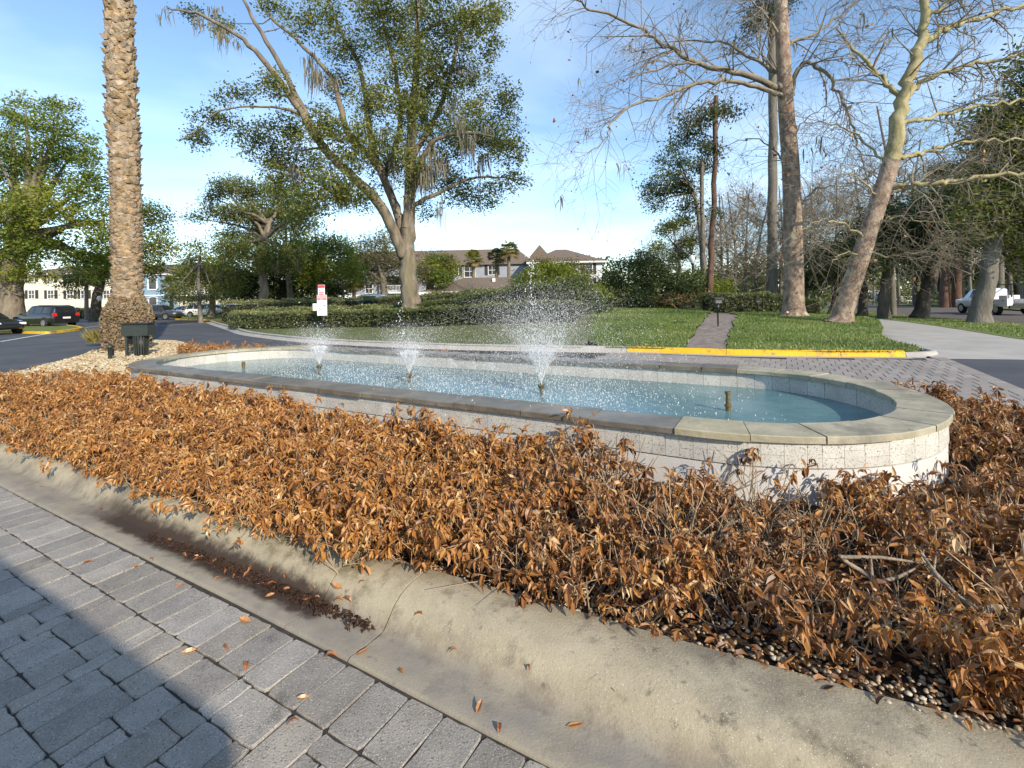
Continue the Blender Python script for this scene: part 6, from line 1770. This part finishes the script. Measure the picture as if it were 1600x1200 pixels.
# ------------------------------------------------------------------ vehicles
M['tyre'] = mat('tyre', [(0.014, 0.014, 0.014), (0.022, 0.022, 0.022)], 0.8, 8)
M['rim'] = mat('alloy', [(0.45, 0.45, 0.46), (0.55, 0.55, 0.56)], 0.3, 8, metal=0.8)
M['cglass'] = mat('car_glass', [(0.012, 0.014, 0.016), (0.02, 0.022, 0.025)], 0.05, 2, spec=0.9)
M['tail'] = mat('tail_light', [(0.45, 0.01, 0.012), (0.55, 0.02, 0.02)], 0.2, 4)
M['head'] = mat('head_light', [(0.7, 0.7, 0.72), (0.8, 0.8, 0.82)], 0.1, 4, spec=0.8)
def paint(name, c): return mat(name, [c, tuple(min(1, q * 1.1) for q in c)], 0.28, 2, spec=0.5, coat=0.8, world_co=False)
P_black, P_white, P_red, P_grey, P_wine, P_blue = paint('black_paint', (0.010, 0.010, 0.012)), paint('white_paint', (0.72, 0.73, 0.74)), paint('red_paint', (0.40, 0.015, 0.02)), paint('charcoal_paint', (0.035, 0.038, 0.045)), paint('wine_paint', (0.22, 0.008, 0.05)), paint('blue_paint', (0.05, 0.10, 0.20))
SHAPES = {  # stations from rear to front: (x, half width, bottom, shoulder, roof half width, top)
    'suv': ([(-2.35, .80, .42, .80, .70, .84), (-2.32, .90, .34, .95, .72, 1.05), (-2.15, .94, .30, 1.02, .66, 1.62), (-1.6, .96, .28, 1.04, .68, 1.73), (-.4, .97, .28, 1.03, .69, 1.76), (.45, .97, .28, 1.02, .66, 1.70), (1.15, .96, .28, 1.01, .72, 1.07), (1.9, .93, .30, .96, .76, 1.01), (2.25, .86, .34, .84, .70, .90), (2.38, .76, .42, .66, .62, .70)], (-1.42, 1.45), .37, (2, 6)),
    'sedan': ([(-2.3, .76, .42, .78, .66, .86), (-2.2, .86, .32, .90, .72, 1.00), (-1.5, .90, .27, .93, .66, 1.06), (-.75, .91, .26, .94, .58, 1.42), (.1, .91, .26, .93, .59, 1.46), (.6, .91, .26, .92, .56, 1.36), (1.25, .90, .27, .89, .70, .96), (1.9, .87, .29, .82, .70, .86), (2.2, .80, .32, .70, .62, .76), (2.32, .70, .40, .58, .54, .62)], (-1.38, 1.4), .34, (2, 6)),
    'van': ([(-2.45, .82, .42, .84, .74, .92), (-2.42, .94, .32, 1.0, .78, 1.2), (-2.3, .97, .28, 1.04, .74, 1.72), (-1.4, .98, .27, 1.05, .76, 1.80), (0, .98, .27, 1.04, .76, 1.80), (.7, .98, .27, 1.02, .72, 1.70), (1.6, .96, .28, .98, .76, 1.08), (2.2, .90, .30, .86, .74, .94), (2.45, .78, .40, .66, .64, .72)], (-1.5, 1.55), .35, (2, 6)),
}
def make_car(kind, name, label, cat, loc, rz, pm, sc=1.0, group=None):
    st_, wx, wr, (c0, c1) = SHAPES[kind]
    root = empty(name, loc, rz); root.scale = (sc, sc, sc); tag(root, label, cat, group)
    def ringp(s_):
        x, w, zb, zs, wt, zt = s_
        h = [(w * 0.86, zb), (w * 0.98, zb + 0.10), (w, (zb + zs) / 2 + .06), (w * 0.985, zs - 0.05), (w * 0.95, zs), (wt + (w - wt) * .04, zt - 0.05), (wt * 0.9, zt - 0.008), (wt * 0.5, zt + 0.012)]
        return [(x, y, z) for y, z in h] + [(x, -y, z) for y, z in reversed(h)]
    # finer stations by interpolation
    S_ = np.array(st_); xs_ = []
    for a_, c_ in zip(S_[:-1], S_[1:]):
        for t in (0, .34, .67): xs_.append(a_ + (c_ - a_) * t)
    xs_.append(S_[-1])
    R = [ringp(s_) for s_ in xs_]
    n = 16; V = [p for r_ in R for p in r_]
    b = MB(); b.add(V, np.array([(i_ * n + j_, i_ * n + (j_ + 1) % n, (i_ + 1) * n + (j_ + 1) % n, (i_ + 1) * n + j_) for i_ in range(len(R) - 1) for j_ in range(n)]))
    b.add(V[:n], [tuple(range(n - 1, -1, -1))]); b.add(V[-n:], [tuple(range(n))])
    b.build('body', pm, root, True)
    # wheel arches + wheels
    w_ = S_[:, 1].max()
    for x in wx:
        for s_ in (-1, 1):
            a_ = MB(); m = Matrix.Rotation(rad(90), 4, 'X')
            a_.lathe([(0, -0.012), (wr + 0.07, -0.012), (wr + 0.07, 0.012), (0, 0.012)], 22, (x, s_ * (w_ - 0.012), wr + 0.02), m); a_.build('wheel_arch', M['black'], root)
            wl = MB(); wl.lathe([(wr * .62, -.1), (wr * .95, -.11), (wr, -.07), (wr, .07), (wr * .95, .11), (wr * .62, .1), (wr * .62, -.1)], 22, (x, s_ * (w_ - .06), wr), m)
            wo = wl.build('wheel', M['tyre'], root, True)
            rm = MB(); y_ = s_ * (w_ + 0.045)
            rm.lathe([(wr * .66, -.012), (wr * .66, .012), (wr * .56, .012), (wr * .56, -.012)], 20, (x, y_, wr), m)
            for k in range(7):
                q = k / 7 * 6.283; d = Vector((math.cos(q), 0, math.sin(q)))
                c_ = Vector((x, y_, wr)) + d * wr * .3
                mm = Matrix(((math.cos(q), 0, -math.sin(q)), (0, 1, 0), (math.sin(q), 0, math.cos(q))))
                rm.box(c_, (wr * .6, .02, .05), mm)
            rm.build('rim', M['rim'], wo)
            hb = MB(); hb.lathe([(0, -.01), (wr * .58, -.01), (wr * .58, .0), (0, .0)], 16, (x, s_ * (w_ + .02), wr), m); hb.build('hub', M['black'], wo)
    # glass: side windows (three each side), windscreen and rear screen
    def interp(x): return [np.interp(x, S_[:, 0], S_[:, k]) for k in range(6)]
    def sidept(x, t, s_):
        _, w, zb, zs, wt, zt = interp(x)
        y = w * .95 + (wt + (w - wt) * .04 - w * .95) * t; z = zs + (zt - .05 - zs) * t
        return (x, s_ * (y + 0.012), z)
    xa, xb = S_[c0][0], S_[c1][0]
    cuts = [xa + 0.12, xa + (xb - xa) * .33, xa + (xb - xa) * .60, xb - 0.16 * (1 if kind != 'van' else 1)]
    for s_ in (-1, 1):
        for q in range(3):
            x0_, x1_ = cuts[q] + .04, cuts[q + 1] - .04
            g = MB(); N_ = 4; V = []
            for k in range(N_ + 1):
                x = x0_ + (x1_ - x0_) * k / N_
                tt = 0.86
                V += [sidept(x, 0.10, s_), sidept(x, tt, s_)]
            g.add(V, np.array([(2 * k, 2 * k + 2, 2 * k + 3, 2 * k + 1) for k in range(N_)])); g.build('side_window', M['cglass'], root)
    def screen(x0_, x1_, nm, sgn):
        g = MB(); V = []
        for k in range(5):
            t = .1 + .8 * k / 4; x = x0_ + (x1_ - x0_) * t; _, w, zb, zs, wt, zt = interp(x)
            V += [(x + sgn * .015, -wt * .86, zt + .006), (x + sgn * .015, 0, zt + .026), (x + sgn * .015, wt * .86, zt + .006)]
        g.add(V, np.array([(3 * k + j_, 3 * k + 3 + j_, 3 * k + 4 + j_, 3 * k + 1 + j_) for k in range(4) for j_ in range(2)])); g.build(nm, M['cglass'], root)
    screen(S_[c1 - 1][0], S_[c1][0], 'windscreen', 1)
    if kind == 'sedan': screen(S_[c0 + 1][0], S_[c0][0], 'rear_window', -1)
    else: screen(S_[c0][0], S_[c0 - 1][0], 'rear_window', -1)
    xr, xf = S_[0][0], S_[-1][0]
    for s_ in (-1, 1):
        t = MB(); t.bevel_box((xr + .10, s_ * .76, .98 if kind != 'sedan' else .84), (.22, .26, .22 if kind != 'van' else .5), .02); t.build('tail_light', M['tail'], root)
        t = MB(); t.bevel_box((xf - .16, s_ * .62, .72 if kind != 'sedan' else .66), (.26, .34, .13), .02); t.build('headlight', M['head'], root)
        t = MB(); t.bevel_box((S_[c1][0] - .15, s_ * (w_ + .08), 1.06 if kind != 'sedan' else .98), (.12, .2, .14), .02); t.build('mirror', pm, root)
    t = MB(); t.box((xf - .02, 0, .5), (.06, 1.1, .16)); t.build('grille', M['black'], root)
    t = MB(); t.box((xr - .0, 0, .74), (.05, .5, .13)); t.build('number_plate', M['trim'], root)
    return root
def car_at(px, py, Y): p = at(px, py, Y); return p
p = at(72, 509, 39); make_car('suv', 'parked_car', 'black estate SUV parked with red tail lights showing', 'car', (p.x, p.y, 0.0), rad(180 - 16), P_black, 1.02)
p = at(-12, 520, 29.5); make_car('sedan', 'parked_car', 'black saloon nose beside the yellow kerb, cut off by the frame', 'car', (p.x - 0.6, p.y, 0.0), rad(-12), P_black, 1.0)
p = at(250, 492, 52); make_car('suv', 'parked_car', 'charcoal SUV passing behind the date palm', 'car', (p.x, p.y, 0.0), rad(-3), P_grey, 0.93)
p = at(292, 487, 60); make_car('sedan', 'parked_car', 'silver white saloon just right of the charcoal SUV', 'car', (p.x, p.y, 0.0), rad(-20), P_white, 1.0)
p = at(322, 487, 58); make_car('suv', 'parked_car', 'white SUV behind the small tree', 'car', (p.x, p.y, 0.0), rad(-10), P_white, 0.95)
p = at(346, 487, 62); make_car('suv', 'parked_car', 'white wagon left of the red car', 'car', (p.x, p.y, 0.0), rad(170), P_white, 0.9)
p = at(372, 487, 58); make_car('sedan', 'parked_car', 'red saloon beyond the end of the hedge', 'car', (p.x, p.y, 0.0), rad(160), P_red, 0.95)
p = at(580, 480, 42); make_car('van', 'parked_van', 'white van whose roof and dark rear window top the rear hedge', 'van', (p.x, p.y + 1.5, 0.12), rad(90), P_white, 1.12)
p = at(1399, 474, 96); make_car('suv', 'parked_car', 'wine red car far down the street', 'car', (p.x, p.y, float(gz(p.x, p.y)) + .01), rad(55), P_wine, 1.0)
p = at(1382, 471, 110); make_car('sedan', 'parked_car', 'blue grey car beyond the wine red one', 'car', (p.x, p.y, float(gz(p.x, p.y)) + .01), rad(-10), P_blue, 1.1)
# utility pickup behind the leaning oak
pu_p = at(1520, 487, 38.5); pu = empty('utility_pickup', (0, 0, 0)); tag(pu, 'white service pickup with side lockers behind the leaning oak', 'pickup')
dirp = Vector((-0.23, -0.97)).normalized()      # towards its tail
b = MB()
cabS = np.array([(2.75, .80, .62, .98, .70, 1.0), (2.65, .94, .5, 1.1, .8, 1.16), (1.75, .98, .48, 1.2, .84, 1.24), (1.15, .98, .46, 1.22, .76, 1.9), (.2, .98, .46, 1.22, .76, 1.98), (-.15, .98, .46, 1.22, .74, 1.95), (-.25, .96, .48, 1.2, .72, 1.9)])
def cring(s_):
    x, w, zb, zs, wt, zt = s_; h = [(w * .9, zb), (w, zb + .12), (w, zs - .05), (w * .96, zs), (wt, zt - .05), (wt * .8, zt)]
    return [(x, y, z) for y, z in h] + [(x, -y, z) for y, z in reversed(h)]
V = [q for s_ in cabS for q in cring(s_)]
b.add(V, np.array([(i_ * 12 + j_, i_ * 12 + (j_ + 1) % 12, (i_ + 1) * 12 + (j_ + 1) % 12, (i_ + 1) * 12 + j_) for i_ in range(len(cabS) - 1) for j_ in range(12)])); b.add(V[:12], [tuple(range(12))]); b.add(V[-12:], [tuple(range(11, -1, -1))])
b.build('cab', P_white, pu, True)
for s_ in (-1, 1):
    g = MB(); V = [(1.0, s_ * .97, 1.28), (.05, s_ * .97, 1.28), (.1, s_ * .80, 1.84), (.85, s_ * .80, 1.84)]; g.add(V, [(0, 1, 2, 3)]); g.build('side_window', M['cglass'], pu)
    for (x0_, x1_, z1_) in ((-.35, -1.0, 1.42), (-1.02, -2.1, 1.15), (-2.12, -2.9, 1.42)):
        g = MB(); g.bevel_box(((x0_ + x1_) / 2, s_ * .82, (z1_ + .62) / 2), (abs(x1_ - x0_) - .02, .36, z1_ - .62), .02); lo_ = g.build('locker', P_white, pu)
        g = MB(); g.box(((x0_ + x1_) / 2, s_ * 1.008, (z1_ + .7) / 2), (.12, .02, .06)); g.build('latch', M['black'], lo_)
g = MB(); g.add([(1.72, -.78, 1.27), (1.72, .78, 1.27), (1.18, .72, 1.86), (1.18, -.72, 1.86)], [(0, 1, 2, 3)]); g.build('windscreen', M['cglass'], pu)
b = MB(); b.box((-1.65, 0, .72), (2.6, 1.28, .2)); b.build('bed', M['black'], pu)
b = MB(); b.bevel_box((-3.0, 0, .6), (.16, 1.9, .22), .03); b.build('bumper', M['black'], pu)
b = MB()
for (x, y) in ((.0, .8), (.0, -.8), (-2.7, .8), (-2.7, -.8)): b.box((x - .3, y, 1.75), (.06, .06, .9))
b.box((-1.6, .8, 2.2), (2.9, .07, .07)); b.box((-1.6, -.8, 2.2), (2.9, .07, .07)); b.build('ladder_rack', M['black'], pu)
for x in (1.95, -1.75):
    for s_ in (-1, 1):
        m = Matrix.Rotation(rad(90), 4, 'X'); w2 = MB(); w2.lathe([(.24, -.12), (.39, -.12), (.41, -.08), (.41, .08), (.39, .12), (.24, .12), (.24, -.12)], 20, (x, s_ * .88, .41), m); wo = w2.build('wheel', M['tyre'], pu, True)
        rm = MB(); rm.lathe([(0, -.01), (.23, -.01), (.25, .01), (0, .012)], 16, (x, s_ * 1.0, .41), m); rm.build('rim', M['rim'], wo)
g = MB(); g.bevel_box((2.62, .66, .95), (.16, .36, .2), .02); g.build('headlight', M['head'], pu)
g = MB(); g.bevel_box((2.62, -.66, .95), (.16, .36, .2), .02); g.build('headlight', M['head'], pu)
front = Vector((pu_p.x + 0.2, pu_p.y, 0)); c = front + Vector((dirp.x, dirp.y, 0)) * 2.0
pu.location = (c.x, c.y, float(gz(c.x, c.y)) + .01); pu.rotation_euler = (0, 0, math.atan2(-dirp.y, -dirp.x))
# unseen tall van, added behind the camera only to shade the nearest pavers
dv = empty('unseen_shade_van', (0, 0, 0)); tag(dv, 'unseen tall white van added behind the camera to shade the pavers', 'van')
b = MB(); b.bevel_box((0, 0, 1.65), (5.2, 1.9, 2.5), .16); b.build('cargo_body', P_white, dv)  # white, so the added van bounces light into the shaded pavers
b = MB(); b.bevel_box((3.1, 0, 1.05), (1.2, 1.8, 1.3), .2); b.build('cab', P_white, dv)
b = MB(); b.box((3.0, 0, 1.72), (.9, 1.6, .3)); b.build('windscreen', M['cglass'], dv)
for x in (2.9, -1.8):
    for s_ in (-1, 1):
        w2 = MB(); w2.lathe([(.2, -.12), (.36, -.12), (.38, -.08), (.38, .08), (.36, .12), (.2, .12), (.2, -.12)], 20, (x, s_ * .86, .38), Matrix.Rotation(rad(90), 4, 'X')); w2.build('wheel', M['tyre'], dv, True)
tip = G(352, 1052, 0.0); hgt = 2.9
cor = tip + Vector((SUN_AZ.x, SUN_AZ.y, 0)) * (hgt / math.tan(SUN_EL))
ctr = cor - Vector((AX.x, AX.y, 0)) * 2.6 - Vector((NX.x, NX.y, 0)) * 0.95
dv.location = (ctr.x, ctr.y, 0.01); dv.rotation_euler = (0, 0, ROTA)

# ------------------------------------------------------------------ lot islands, lines
def islandlet(name, px_poly, m_top, paint_m):
    poly = catmull([tuple(G(x, y, 0.0))[:2] for x, y in px_poly], 6, True)
    ar = 0.5 * np.sum(poly[:, 0] * np.roll(poly[:, 1], -1) - np.roll(poly[:, 0], -1) * poly[:, 1])
    if ar < 0: poly = poly[::-1]
    sweep_kerb(name, poly, lambda p: [(0, -0.05), (0.02, 0.13), (0.05, 0.15), (0.18, 0.15), (0.18, -0.05)], paint_m, 3.0, 0.01, closed=True)
    sheet('lawn', poly, 0.8, const(0.12), m_top)
islandlet('kerb', [(-60, 517), (50, 521.5), (90, 520.5), (130, 514), (100, 510), (40, 510), (-60, 510)], M['lawn'], M['yellow'])
islandlet('kerb', [(272, 499), (300, 500.5), (350, 500.5), (372, 497), (340, 493), (290, 493.5)], M['lawn'], M['yellow'])
b = MB()
def stripe(px0, py0, px1, py1, w=0.12):
    p, q_ = G(px0, py0, 0.0), G(px1, py1, 0.0); d = (q_ - p).normalized(); s_ = Vector((-d.y, d.x, 0)) * w / 2; z = Vector((0, 0, 0.006))
    bb = MB(); bb.add([tuple(p - s_ + z), tuple(q_ - s_ + z), tuple(q_ + s_ + z), tuple(p + s_ + z)], [(0, 1, 2, 3)])
    tag(bb.build('road_marking', M['white_line']), kind='structure')
stripe(0, 534, 130, 512, .16); stripe(240, 510, 345, 502.5, .16); stripe(238, 499.5, 270, 498, .14); stripe(132, 512, 160, 509, .14)

# ------------------------------------------------------------------ lamps, sign, path lights
M['glass2'] = mat('smoked_lens', [(0.10, 0.10, 0.10), (0.16, 0.16, 0.155)], 0.2, 3)
M['globe'] = mat('lamp_globe', [(0.62, 0.64, 0.66), (0.72, 0.73, 0.74)], 0.15, 3, spec=0.7)
def lamp(label, px, ybase, ytop, Y, zb):
    p = at(px, ybase, Y); root = empty('lamp_post', (p.x, p.y, zb)); tag(root, label, 'lamp post')
    H = at(px, ytop, Y).z - zb
    b = MB(); b.lathe([(.14, 0), (.14, .25), (.07, .35), (.05, .5), (.04, H - .75), (.06, H - .72), (.1, H - .64), (.1, H - .58), (0, H - .58)], 12); b.build('post', M['black'], root, True)
    b = MB(); b.lathe([(.09, H - .58), (.2, H - .42), (.22, H - .25), (.17, H - .1), (.06, H - .02), (0, H)], 14); b.build('globe', M['globe'], root, True)
    b = MB(); b.lathe([(.05, H - .012), (.03, H + .08), (0, H + .1)], 8); b.build('finial', M['black'], root, True)
lamp('black lamp post with acorn globe left of the date palm', 156, 503, 462, 50, 0.0)
lamp('white globe lamp showing above the round shrub and beside pines', 1083, 480, 398, 34, 0.6)
sgp = at(504, 519, 25.5); sgz = float(lawnz(sgp.x, sgp.y)[0])
sg = empty('warning_sign', (sgp.x, sgp.y, sgz)); tag(sg, 'red and white notice boards stacked on one post before the hedge', 'sign')
M['sign_red'] = mat('sign_red', [(0.62, 0.06, 0.07), (0.66, 0.08, 0.09)], 0.5, 5)
M['sign_white'] = mat('sign_white', [(0.78, 0.76, 0.74), (0.82, 0.80, 0.78)], 0.5, 5)
M['sign_print'] = mat('sign_print', [(0.16, 0.15, 0.16), (0.25, 0.24, 0.25)], 0.6, 9)
k_ = 25.5 / F
def zpx(py): return at(504, py, 25.5).z - sgz
b = MB(); b.box((0, 0.03, zpx(443) / 2), (.06, .04, zpx(443))); b.build('post', M['black'], sg)
def panel(name, x0_, x1_, y0_, y1_, m, yoff, th=.012):
    b = MB(); b.box((((x0_ + x1_) / 2 - 503.7) * k_, yoff, (zpx(y0_) + zpx(y1_)) / 2), ((x1_ - x0_) * k_, th, abs(zpx(y0_) - zpx(y1_)))); return b.build(name, m, sg)
up_ = panel('upper_board', 498, 508.5, 445, 460.5, M['sign_white'], 0); panel('red_header', 498.2, 508.3, 445.3, 450, M['sign_red'], -.009, .006); panel('red_bar', 499.5, 507, 456.5, 458, M['sign_red'], -.009, .006); panel('red_bar', 499.5, 507, 459, 460.3, M['sign_red'], -.009, .006); panel('print_line', 499.3, 502, 453, 454.3, M['sign_print'], -.009, .006)
lo2 = panel('lower_board', 496, 511.5, 460.7, 493, M['sign_white'], 0.002)
panel('pale_red_header', 496.3, 511.2, 461, 469, mat('sign_pink', [(0.72, 0.33, 0.36), (0.75, 0.36, 0.4)], .5, 5), -.007, .006)
panel('red_bar', 496.8, 501, 466.6, 467.8, M['sign_red'], -.012, .006); panel('red_bar', 505.5, 510.3, 466.6, 467.8, M['sign_red'], -.012, .006)
panel('print_line', 499, 508, 472.5, 473.6, mat('sign_grey', [(0.5, 0.52, 0.5), (0.55, 0.56, 0.55)], .6, 5), -.007, .006)
panel('red_bar', 505.5, 509.6, 476.6, 477.7, M['sign_red'], -.007, .006)
# pictogram: a tow hook shape
b = MB(); T0 = lambda x, y: ((x - 503.7) * k_, -.010, zpx(y))
b.tube([T0(498.5, 484), T0(500.5, 480), T0(503, 478.5)], .018, 5); b.tube([T0(498.8, 486.5), T0(501, 484), T0(503.2, 482.8)], .016, 5); b.tube([T0(498.2, 490), T0(499.5, 489.3)], .02, 5); b.build('pictogram', M['sign_print'], sg)
panel('side_board', 489, 495.6, 474, 485, M['sign_white'], .02); panel('print_line', 490, 494.8, 478.6, 479.8, M['sign_print'], .012, .006)
def path_light(label, px, yb, yt, Y):
    p = at(px, yb, Y); z = float(lawnz(p.x, p.y)[0]) - 0.02; H = at(px, yt, Y).z - z
    root = empty('path_light', (p.x, p.y, z)); tag(root, label, 'garden light')
    b = MB(); b.lathe([(.028, 0), (.028, H * .55), (.06, H * .56), (.06, H * .74), (.03, H * .75), (.03, H * .8)], 10); b.build('stake', M['black'], root, True)
    b = MB(); b.bevel_box((0, 0, H * .86), (.22, .22, H * .14), .02); b.build('lens', M['glass2'], root)
    b = MB(); b.bevel_box((0, 0, H * .96), (.34, .34, H * .08), .02); b.build('cap', M['black'], root)
path_light('dark path light with square cap standing in the footpath', 1122, 508, 464, 17.5)
path_light('small pale path light near the straight sycamore foot', 1184, 486, 468, 27)
